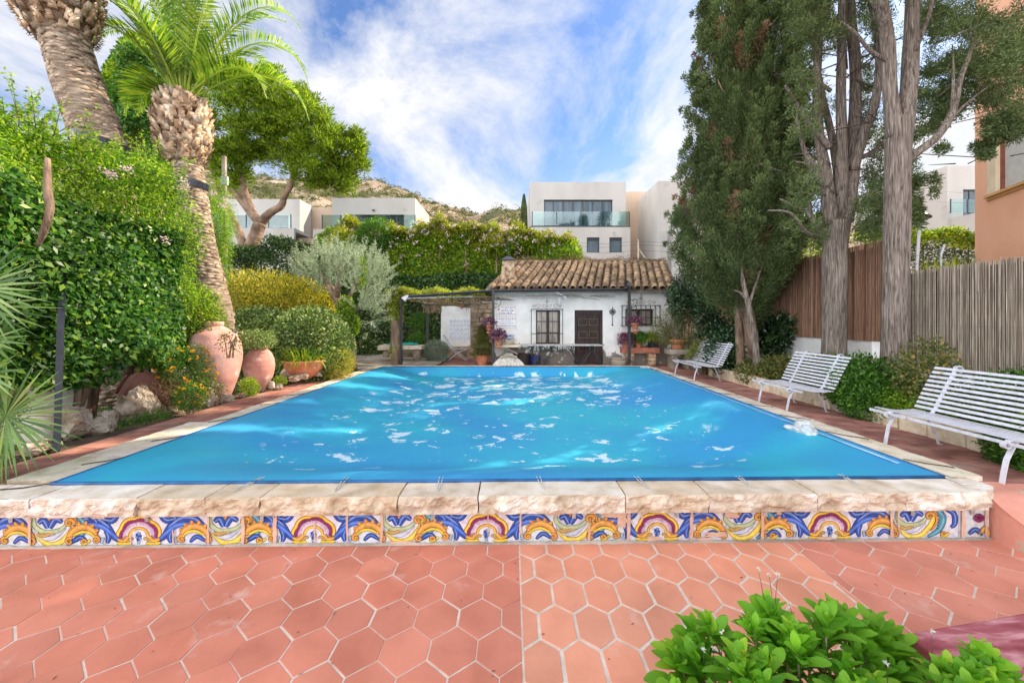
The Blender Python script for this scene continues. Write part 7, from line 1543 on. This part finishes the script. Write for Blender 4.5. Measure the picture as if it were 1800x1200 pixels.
def cypress_mass():
    t = thing('cypress_tree', 'dense dark green cypress, the leftmost of the tall trees on the right', 'cypress', (6.3, 11.2, 0)); m = MB(); Y = 10.9
    # outline in photo pixels (left, right) against y
    ys_ = [-260, -150, 0, 60, 130, 200, 260, 330, 400, 450, 500, 540]; lf = [1330, 1275, 1247, 1237, 1222, 1225, 1212, 1202, 1192, 1190, 1225, 1275]; rt = [1400, 1420, 1415, 1405, 1400, 1400, 1400, 1405, 1400, 1390, 1372, 1345]
    C = []; O = []; rr_ = []; G = []
    def put(px, py, ca, sa, u, hw, cx):
        return Vector(((cx+ca*u*hw-900)*Y/FP, Y+sa*u*hw*Y/FP*.85, CZ-(py-HZ)*Y/FP))
    for k in range(760):
        py = random.uniform(-230, 552); l_, r_ = np.interp(py, ys_, lf), np.interp(py, ys_, rt); cx = (l_+r_)/2; hw = (r_-l_)/2; a = random.uniform(0, 6.283); ca, sa = math.cos(a), math.sin(a)
        if sa > .5 and random.random() < .6: sa = -sa
        b_ = put(0, py, ca, sa, random.uniform(.68, .95)*(1+.13*mnoise.noise(Vector((ca*3, sa*3, py*.02)))), hw, cx); d_ = Vector((ca*.55+random.gauss(0, .15), sa*.5, 1.0)).normalized(); L_ = random.uniform(.45, .95); g0 = random.random(); br = random.random() < .045
        for q in range(6): f = q/5; C.append(b_+d_*L_*(f-.3)+Vector((random.gauss(0, .05), random.gauss(0, .05), 0))); O.append((ca, sa, .5)); rr_.append(.2*(1-f*.62)*random.uniform(.8, 1.2)); G.append(1.6 if br else g0)
    for k in range(620):
        py = random.uniform(-230, 530); l_, r_ = np.interp(py, ys_, lf), np.interp(py, ys_, rt); cx = (l_+r_)/2; hw = (r_-l_)/2; a = random.uniform(0, 6.283); C.append(put(0, py, math.cos(a), math.sin(a), random.uniform(.2, .68), hw, cx)); O.append((0, 0, .3)); rr_.append(.26); G.append(0)
    for (px, py) in [(1236, 78), (1232, 52), (1218, 128), (1214, 150), (1228, 180), (1222, 182), (1208, 250), (1202, 268), (1215, 280), (1200, 300), (1205, 335), (1190, 380), (1186, 395), (1192, 420), (1196, 440), (1212, 470), (1250, 30)]:
        for q in range(3): C.append(at(px+q*3, py-q*7+6, Y)); O.append((-1, 0, .6)); rr_.append(.13-.03*q); G.append(.5)
    sprays(C, np.array(rr_), 78, .085, 'crown', t, out=O, up=.6, sq=1.35, G=G)
    limb(m, [(6.55, 11.0, 0), at(1320, 590, 10.6), at(1305, 500, 10.5), at(1300, 420, 10.6), (6.3, 10.9, 6.0), (6.2, 10.9, 9.5)], [.22, .17, .15, .14, .1, .05], 12, 4, .08)
    for k in range(26): z = random.uniform(2.2, 8); a = random.uniform(0, 6.283); m.tube([(6.3, 10.9, z), (6.3+.7*math.cos(a), 10.9+.7*math.sin(a), z+.25), (6.3+1.3*math.cos(a), 10.9+1.2*math.sin(a), z+.8)], [.05, .035, .012], 6)
    m.build('trunk', M_bark2, t, smooth=True)
cypress_mass()
m = MB(); limb(m, [at(1331, 655, 9.9), at(1329, 620, 9.9), at(1322, 570, 9.95), at(1314, 530, 10.0), at(1305, 490, 10.0), at(1298, 440, 10.1)], [.085, .075, .067, .06, .05, .035], 12, 5, .04); limb(m, [at(1316, 538, 10), at(1328, 500, 10), at(1342, 460, 10.1)], [.04, .03, .015], 8, 4); limb(m, [at(1315, 530, 10), at(1302, 515, 10), at(1290, 510, 10)], [.04, .03, .015], 6, 4)
o = m.build('slender_trunk', M_bark, smooth=True); tag(o, 'slender leaning bare trunk in front of the dense dark cypress', 'tree trunk')
m = MB(); limb(m, [at(1302, 670, 10.7), at(1300, 600, 10.7), at(1296, 520, 10.7), at(1290, 450, 10.7)], [.11, .1, .09, .07], 10, 4, .06); o = m.build('mossy_trunk', M_bark2, smooth=True); tag(o, 'thicker shaded trunk just left of the slender leaning trunk', 'tree trunk')
def shade_cyp(label, x, y, h_, r_):  # hidden trees added to keep sun off the rear of the pool
    t = thing('cypress_tree', label, 'cypress', (x, y, 0)); C = []; O = []
    for k in range(330):
        z = random.uniform(1.2, h_); w = r_*float(np.interp(z/h_, [0, .15, .6, 1], [.5, 1, .85, .1])); a = random.uniform(0, 6.283); C.append((x+math.cos(a)*w*random.uniform(.5, 1), y+math.sin(a)*w*random.uniform(.5, 1), z)); O.append((math.cos(a), math.sin(a), .3))
    sprays(C, np.full(len(C), .42), 42, .2, 'crown', t, out=O, up=.4, wd=.45); m = MB(); limb(m, [(x, y, -.1), (x, y, 4), (x, y, h_-1)], [.25, .2, .06], 10, 4); m.build('trunk', M_bark2, t, smooth=True)
shade_cyp('added cypress hidden just behind the dense cypress to shade the pool', 8.6, 14.9, 14, 1.35); shade_cyp('second added shade cypress further back, hidden in line with the dense cypress', 10.5, 17.8, 14.5, 1.5); shade_cyp('hindmost added shade cypress, hidden in line with the dense cypress', 12.4, 20.8, 15, 1.7)
LIMB = limb
def cyp_a():
    t = thing('cypress_tree', 'many stemmed cypress whose thick furrowed trunk stands behind the middle bench', 'cypress', (6.95, 8.6, 0)); m = MB(); Y = 8.6
    limb = lambda m, p, r, *q: LIMB(m, p, [x*.8 for x in r], *q)
    limb(m, [at(1466, 745, Y), at(1466, 610, Y), at(1467, 520, Y), at(1468, 440, Y), at(1472, 390, Y)], [.36, .28, .26, .27, .3], 22, 5, .04, 1.)
    ST = [([(1462, 395), (1450, 300), (1440, 240), (1436, 150), (1440, 60), (1432, -60)], [.2, .14, .115, .1, .085, .05]), ([(1470, 395), (1474, 320), (1462, 240), (1446, 170), (1432, 90), (1425, 0)], [.15, .11, .095, .08, .07, .05]), ([(1482, 390), (1496, 320), (1502, 220), (1504, 120), (1496, 30), (1492, -90)], [.22, .17, .15, .13, .12, .07]), ([(1478, 380), (1480, 280), (1478, 180), (1480, 60), (1478, -60)], [.17, .13, .12, .1, .06]),
          ([(1500, 300), (1520, 230), (1538, 180), (1545, 100), (1530, 0)], [.12, .11, .1, .08, .05]), ([(1492, 330), (1470, 350), (1440, 320), (1420, 290), (1400, 285)], [.08, .06, .05, .04, .02]), ([(1455, 330), (1430, 290), (1412, 260), (1400, 200)], [.09, .07, .055, .03]), ([(1460, 260), (1430, 225), (1405, 190), (1380, 150)], [.08, .06, .05, .03]), ([(1460, 160), (1430, 140), (1395, 140)], [.05, .035, .02]), ([(1500, 280), (1530, 270), (1550, 250)], [.07, .06, .04]),
          ([(1462, 420), (1430, 385), (1405, 365), (1370, 350)], [.07, .05, .04, .02]), ([(1458, 430), (1440, 402), (1425, 380), (1420, 300)], [.08, .07, .06, .03]), ([(1455, 415), (1420, 410), (1390, 375), (1350, 370)], [.06, .045, .03, .02])]
    for pts, rd in ST:
        dy = random.uniform(-.5, .5); limb(m, [at(p[0], p[1], Y+dy*min(1, i*.5)) for i, p in enumerate(pts)], rd, 12, 5, .07, random.random()*9)
    for k in range(85):
        px, py = random.uniform(1400, 1550), random.uniform(-40, 420); a = at(px, py, Y+random.uniform(-.5, .9)); b = a+Vector((random.gauss(0, .45), random.gauss(0, .4), random.uniform(-.1, .5))); c_ = b+Vector((random.gauss(0, .25), random.gauss(0, .2), random.uniform(-.2, .25))); m.tube([a, b, c_], [.018, .01, .004], 4)
    m.build('trunk', M_bark, t, smooth=True)
    C = []; rr_ = []; O = []
    def cl(n, x0, x1, y0, y1, s0, s1, yo=(-.6, 1.2)):
        for k in range(n):
            px, py = random.uniform(x0, x1), random.uniform(y0, y1)
            if mnoise.noise(Vector((px*.013, py*.013, 3.3))) < -.12: continue
            C.append(at(px, py, Y+random.uniform(*yo))); rr_.append(random.uniform(s0, s1)); O.append((0, 0, .3))
    cl(150, 1395, 1480, -10, 70, .1, .24); cl(200, 1388, 1448, 30, 430, .09, .21, (-.6, 1.0)); cl(60, 1500, 1560, 0, 330, .06, .15, (.3, 1.6)); cl(80, 1400, 1480, 330, 440, .07, .18, (.2, 1.4)); cl(260, 1395, 1560, -20, 330, .08, .22, (1.4, 4.5)); cl(110, 1410, 1560, -30, 60, .1, .2, (-.9, .2)); cl(170, 1470, 1650, 20, 270, .14, .28, (3.5, 7.5)); cl(110, 1372, 1428, 330, 455, .08, .17, (.7, 1.8)); cl(60, 1500, 1560, 30, 300, .06, .16, (.8, 2.6)); cl(60, 1500, 1560, 300, 410, .1, .2, (.2, 1.2)); cl(260, 1330, 1560, -420, -10, .16, .34, (-1.4, 1.8)); cl(40, 1430, 1530, 60, 300, .05, .1, (.4, 1.4))  # topmost clumps, out of view, thickened to block sun
    sprays(C, np.array(rr_), 75, .065, 'crown', t, out=O, up=.2)
cyp_a()
def cyp_b():
    t = thing('cypress_tree', 'forked cypress with pale furrowed trunk between the middle and nearest benches', 'cypress', (6.72, 7.0, 0)); m = MB(); Y = 7.0
    limb = lambda m, p, r, *q: LIMB(m, p, [x*.78 for x in r], *q)
    limb(m, [at(1568, 740, Y), at(1570, 690, Y), at(1573, 620, Y), at(1574, 500, Y), at(1577, 380, Y), at(1578, 300, Y), at(1580, 210, Y)], [.36, .3, .25, .235, .232, .23, .225], 26, 6, .035, 4.)
    limb(m, [at(1574, 240, Y), at(1564, 150, Y), at(1560, 70, Y), at(1548, -20, Y-.1), at(1540, -140, Y)], [.17, .13, .125, .1, .06], 18, 6, .05, 5.); limb(m, [at(1588, 240, Y), at(1598, 150, Y+.05), at(1602, 70, Y+.1), at(1604, -20, Y+.1), at(1600, -150, Y)], [.16, .15, .14, .13, .08], 18, 6, .05, 6.)
    limb(m, [at(1582, 292, Y), at(1612, 268, Y-.1), at(1648, 240, Y-.2), at(1675, 195, Y-.2), at(1688, 140, Y-.2), at(1706, 90, Y-.2), at(1712, 45, Y-.2)], [.1, .085, .075, .065, .05, .04, .02], 12, 5, .05); limb(m, [at(1655, 232, Y-.2), at(1690, 190, Y-.1), at(1740, 150, Y)], [.04, .03, .012], 8, 4)
    limb(m, [at(1672, 205, Y-.2), at(1676, 140, Y-.3), at(1674, 80, Y-.3)], [.035, .025, .012], 8, 4); limb(m, [at(1704, 95, Y-.2), at(1726, 60, Y-.2), at(1740, 42, Y-.2)], [.025, .018, .01], 6, 4)
    limb(m, [at(1566, 110, Y), at(1530, 90, Y-.1), at(1505, 60, Y-.2), at(1480, 38, Y-.2)], [.05, .04, .035, .012], 10, 4); limb(m, [at(1560, 30, Y), at(1540, 10, Y), at(1524, -15, Y)], [.06, .06, .05], 10, 4); limb(m, [at(1608, 90, Y), at(1632, 30, Y), at(1645, -30, Y)], [.05, .04, .03], 8, 4)
    for k in range(36):
        px, py = random.uniform(1640, 1800), random.uniform(-20, 290); a = at(px, py, Y+random.uniform(-.4, .9)); b = a+Vector((random.gauss(.1, .3), random.gauss(0, .3), random.uniform(-.1, .25))); m.tube([a, b], [.012, .004], 4)
    m.build('trunk', M_bark, t, smooth=True)
    C = []; rr_ = []
    def ell(n, cx, cy, rx, ry, s0, s1, yo=(-.5, .9), thr=-.2):
        for k in range(n):
            a = random.uniform(0, 6.283); u = math.sqrt(random.random()); px, py = cx+rx*u*math.cos(a), cy+ry*u*math.sin(a)
            if mnoise.noise(Vector((px*.02, py*.02, 8.3))) < thr: continue
            C.append(at(px, py, Y+random.uniform(*yo))); rr_.append(random.uniform(s0, s1))
    ell(260, 1735, 60, 85, 70, .08, .2, (-.5, 3.5)); ell(120, 1720, 90, 90, 60, .1, .25, (2, 5.5), -.4); ell(150, 1690, 150, 80, 55, .07, .16, (0, 1.2), -.05); ell(90, 1790, 130, 40, 70, .08, .18); ell(80, 1650, 190, 45, 45, .05, .13, (.3, 1.3), 0); ell(90, 1765, 222, 48, 22, .06, .14, (-.3, .3)); ell(26, 1728, 262, 16, 14, .05, .1, (-.1, .1), -1); ell(60, 1640, 245, 40, 22, .05, .11, (.3, 1.0), -.1)
    ell(46, 1600, 330, 14, 55, .05, .12, (.2, .6), -1); ell(30, 1632, 325, 20, 22, .04, .09, (.2, .5), -.3); ell(24, 1612, 375, 12, 22, .04, .09, (.2, .5), -1); ell(70, 1530, 370, 30, 50, .08, .16, (.5, 1.6), -.1); ell(300, 1680, -160, 190, 140, .16, .34, (-1.6, 1.6), -.5); ell(60, 1640, 30, 30, 40, .06, .13, (.2, 1.1)); ell(300, 1560, -170, 130, 150, .16, .34, (-1.6, 1.6), -.5)  # dense clumps above the view added to keep sun off the terrace
    sprays(C, np.array(rr_), 80, .06, 'crown', t, up=.1)
cyp_b()

# ============================================================ FOREGROUND
def fore_bush(name, label, seeds, pot, c0):
    t = thing(name, label, 'potted plant', c0); P = []; D = []; L_ = []; m = MB(); rn = []
    for (px, py, Y, s_) in seeds:
        tip = at(px, py, Y); base = Vector(c0)+Vector(((tip.x-c0[0])*.35, (tip.y-c0[1])*.35, .35)); m.tube([base, base.lerp(tip, .6)+Vector((0, 0, -.03)), tip], [.007, .005, .003], 5)
        ax = (tip-base).normalized(); ax = (ax*.45+Vector((0, 0, 1))*.75).normalized(); nl = random.randint(15, 21); r0 = random.random()
        for k in range(nl):
            a = k*2.4+random.uniform(-.2, .2); f = k/nl; el = .45+.95*f; q = ax.orthogonal().normalized(); q2 = ax.cross(q); dr = (q*math.cos(a)+q2*math.sin(a))*math.cos(el)+ax*math.sin(el); P.append(tip-ax*(.075*s_*(1-f))); D.append(dr); L_.append(.135*s_*(1.1-.4*f)*random.uniform(.6, 1.2)); rn.append(min(1, r0*.35+.2+f*.4*random.random()+random.uniform(0, .15)))
        for k in range(9): f = random.uniform(.35, .85); pp = base.lerp(tip, f); v = Vector((random.gauss(0, 1), random.gauss(0, 1), random.gauss(.2, .5))).normalized(); P.append(pp); D.append(v); L_.append(.055*random.uniform(.6, 1.2)); rn.append(random.uniform(0, .35))
    P = np.array([list(p) for p in P]); D = np.array([list(d) for d in D]); Nn = nrm(np.cross(np.cross(D, np.array([0, 0, 1.0])), D)+rv(len(D))*.35); L_ = np.array(L_)
    leaves('foliage', P, D, Nn, L_, L_*.32, L_fore, t, .16, .08, rnd=np.array(rn), shape=9)
    n = 260; i = R.integers(0, len(P), n); Q = P[i]*.55+np.array([c0[0], c0[1], c0[2]+.45])*.45+R.normal(size=(n, 3))*.05; leaves('dry_leaves', Q, rv(n), rv(n), .07, .02, L_brown, t)
    m.build('stem', M_bark2, t); m = MB()
    (r_, h_) = pot; m.lathe([(r_*.75, 0), (r_, h_*.9), (r_*1.08, h_*.9), (r_*1.1, h_), (r_*.98, h_), (r_*.95, h_*.85), (0, h_*.84)], c0, 40); m.build('pot', M_navy, t, smooth=False)
    return t
sd = []
top = lambda px: float(np.interp(px, [1170, 1200, 1260, 1330, 1420, 1470, 1540, 1575, 1640, 1690], [1145, 1105, 1075, 1050, 1045, 1062, 1088, 1120, 1150, 1180]))
random.seed(5)
for k in range(92):
    px = random.uniform(1185, 1620); f = random.random()**1.1; tp_ = top(px); py = tp_+12+f*(1330-tp_); Yd = 1.78-.55*f+random.uniform(-.05, .05)
    if px < 1215 and py < 1110: continue
    sd.append((px, py, Yd, random.uniform(.75, 1.15)))
cc = at(1420, 1150, 1.45)
fore_bush('foreground_shrub', 'bright green leafy potted shrub in the lower right foreground', sd, (.34, .42), (cc.x, 1.42, ZT))
sd = []
for k in range(34): px = random.uniform(1655, 1775); f = random.random(); py = 1150+f*150+abs(px-1705)*.28; sd.append((px, py, 1.5-.3*f, random.uniform(.7, 1.0)))
cc2 = at(1715, 1200, 1.35); fore_bush('foreground_shrub', 'smaller green shrub at the bottom right corner before the red bench', sd, (.2, .4), (cc2.x, 1.2, ZT))
t = thing('dried_flowers', 'thin stalks with dried star flowers above the foreground shrub', 'flowers', (cc.x, 1.6, ZT)); m = MB(); P = []
for (px, py, Y, px2, py2) in [(1333, 1000, 1.75, 1345, 1060), (1352, 1010, 1.75, 1360, 1070), (1367, 1008, 1.75, 1362, 1065), (1236, 1142, 1.6, 1240, 1190), (1255, 1140, 1.6, 1250, 1190), (1270, 1110, 1.65, 1268, 1160), (1388, 1062, 1.7, 1400, 1110), (1430, 1088, 1.7, 1425, 1140), (1637, 1108, 1.55, 1640, 1165), (1558, 1165, 1.5, 1560, 1200)]:
    a, b = at(px, py, Y), at(px2, py2, Y); m.tube([b+Vector((0, 0, -.1)), b, a], [.0018, .0015, .001], 4)
    for k in range(14): P.append((a, Vector((random.gauss(0, 1), random.gauss(0, 1), random.gauss(.3, .8))).normalized()))
m.build('stalk', M_rope, t); leaves('flower_head', np.array([list(p[0]) for p in P]), np.array([list(p[1]) for p in P]), rv(len(P)), .014, .004, leafmat('dry_white', [(0, (.5, .45, .4)), (1, (.75, .72, .68))], .1), t)
# red bench block
p, q = gp(1588, 1112, .25), gp(1802, 1075, .25); dq = (q-p).normalized(); nq = Vector((dq.y, -dq.x, 0)); t = thing('red_bench', 'dusty dark red painted wooden bench top in the bottom right corner', 'bench', p+Vector((.6, -.5, -.65)))
m = MB(); Mr = Matrix(((dq.x, nq.x, 0, p.x), (dq.y, nq.y, 0, p.y), (0, 0, 1, 0), (0, 0, 0, 1)))
m.box(0, 1.9, 0, 1.0, .19, .25, M=Mr); m.build('bench_top', M_redwood, t, bevel=.012)
m = MB(); m.box(.05, .12, .05, .95, ZT, .188, M=Mr); m.box(1.75, 1.82, .05, .95, ZT, .188, M=Mr); m.box(.121, 1.749, .1, .14, .05, .187, M=Mr); m.build('bench_frame', M_redwood, t, bevel=.006)
# leaf litter and twigs
P = []
for k in range(150): P.append((random.uniform(-5, 5), random.uniform(.9, 3.6), ZT+.004))
for k in range(420): x = random.choice([random.uniform(-5.6, -4.3), random.uniform(4.5, 5.8)]); P.append((x, random.uniform(4, 13.4), .012 if abs(x) > 4.8 else .058))
for k in range(260): P.append((random.uniform(5.3, 6.3), random.uniform(6.4, 7.4), .1*random.random()+.01))
P = np.array(P); o = leaves('leaf_litter', P, nrm(rv(len(P))*np.array([1, 1, .12])), np.tile([0, 0, 1.0], (len(P), 1))+R.normal(size=(len(P), 3))*.2, R.uniform(.012, .04, len(P)), .009, L_brown, None); tag(o, 'small dry leaves and twigs scattered over the paving', 'leaf litter', kind='stuff')
n = 9000; P = np.stack([R.uniform(5.95, 7.4, n), R.uniform(3, 12, n), np.full(n, .22)], 1); o = leaves('ground_cover', P, nrm(rv(n)*np.array([1, 1, .4])+np.array([0, 0, .5])), rv(n), .06, .02, L_green, None); tag(o, 'low mixed ground cover filling the right hand bed', 'ground cover', kind='stuff')
n = 9000; P = np.stack([R.uniform(-8.5, -6.0, n), R.uniform(4, 13, n), np.full(n, -.02)], 1); o = leaves('grass', P, nrm(rv(n)*.5+np.array([0, 0, 1.0])), rv(n), .07, .012, L_green, None); tag(o, 'thin grass under the hedge and behind the rocks on the left', 'grass', kind='stuff')

GROUPS = {'flower_pot': 'terracotta pots of plants by the pool house', 'date_palm': 'date palms on the left', 'cypress_tree': 'tall cypresses on the right', 'modern_house': 'white flat roofed houses behind the garden', 'garden_bush': 'bushes in the right hand bed', 'box_bush': 'clipped box bushes', 'reed_fence': 'reed screen fences', 'lantana_bush': 'orange flowered lantana bushes', 'terracotta_urn': 'large terracotta urns', 'foreground_shrub': 'leafy potted shrubs in the foreground', 'strap_leaf_plant': 'strap leaved plants', 'golden_shrub': 'golden shrubs', 'steel_post': 'dark steel posts at the left hedge'}
for o in col.objects:
    b = o.name.split('.')[0]
    if o.parent is None and b in GROUPS and 'group' not in o: o['group'] = GROUPS[b]
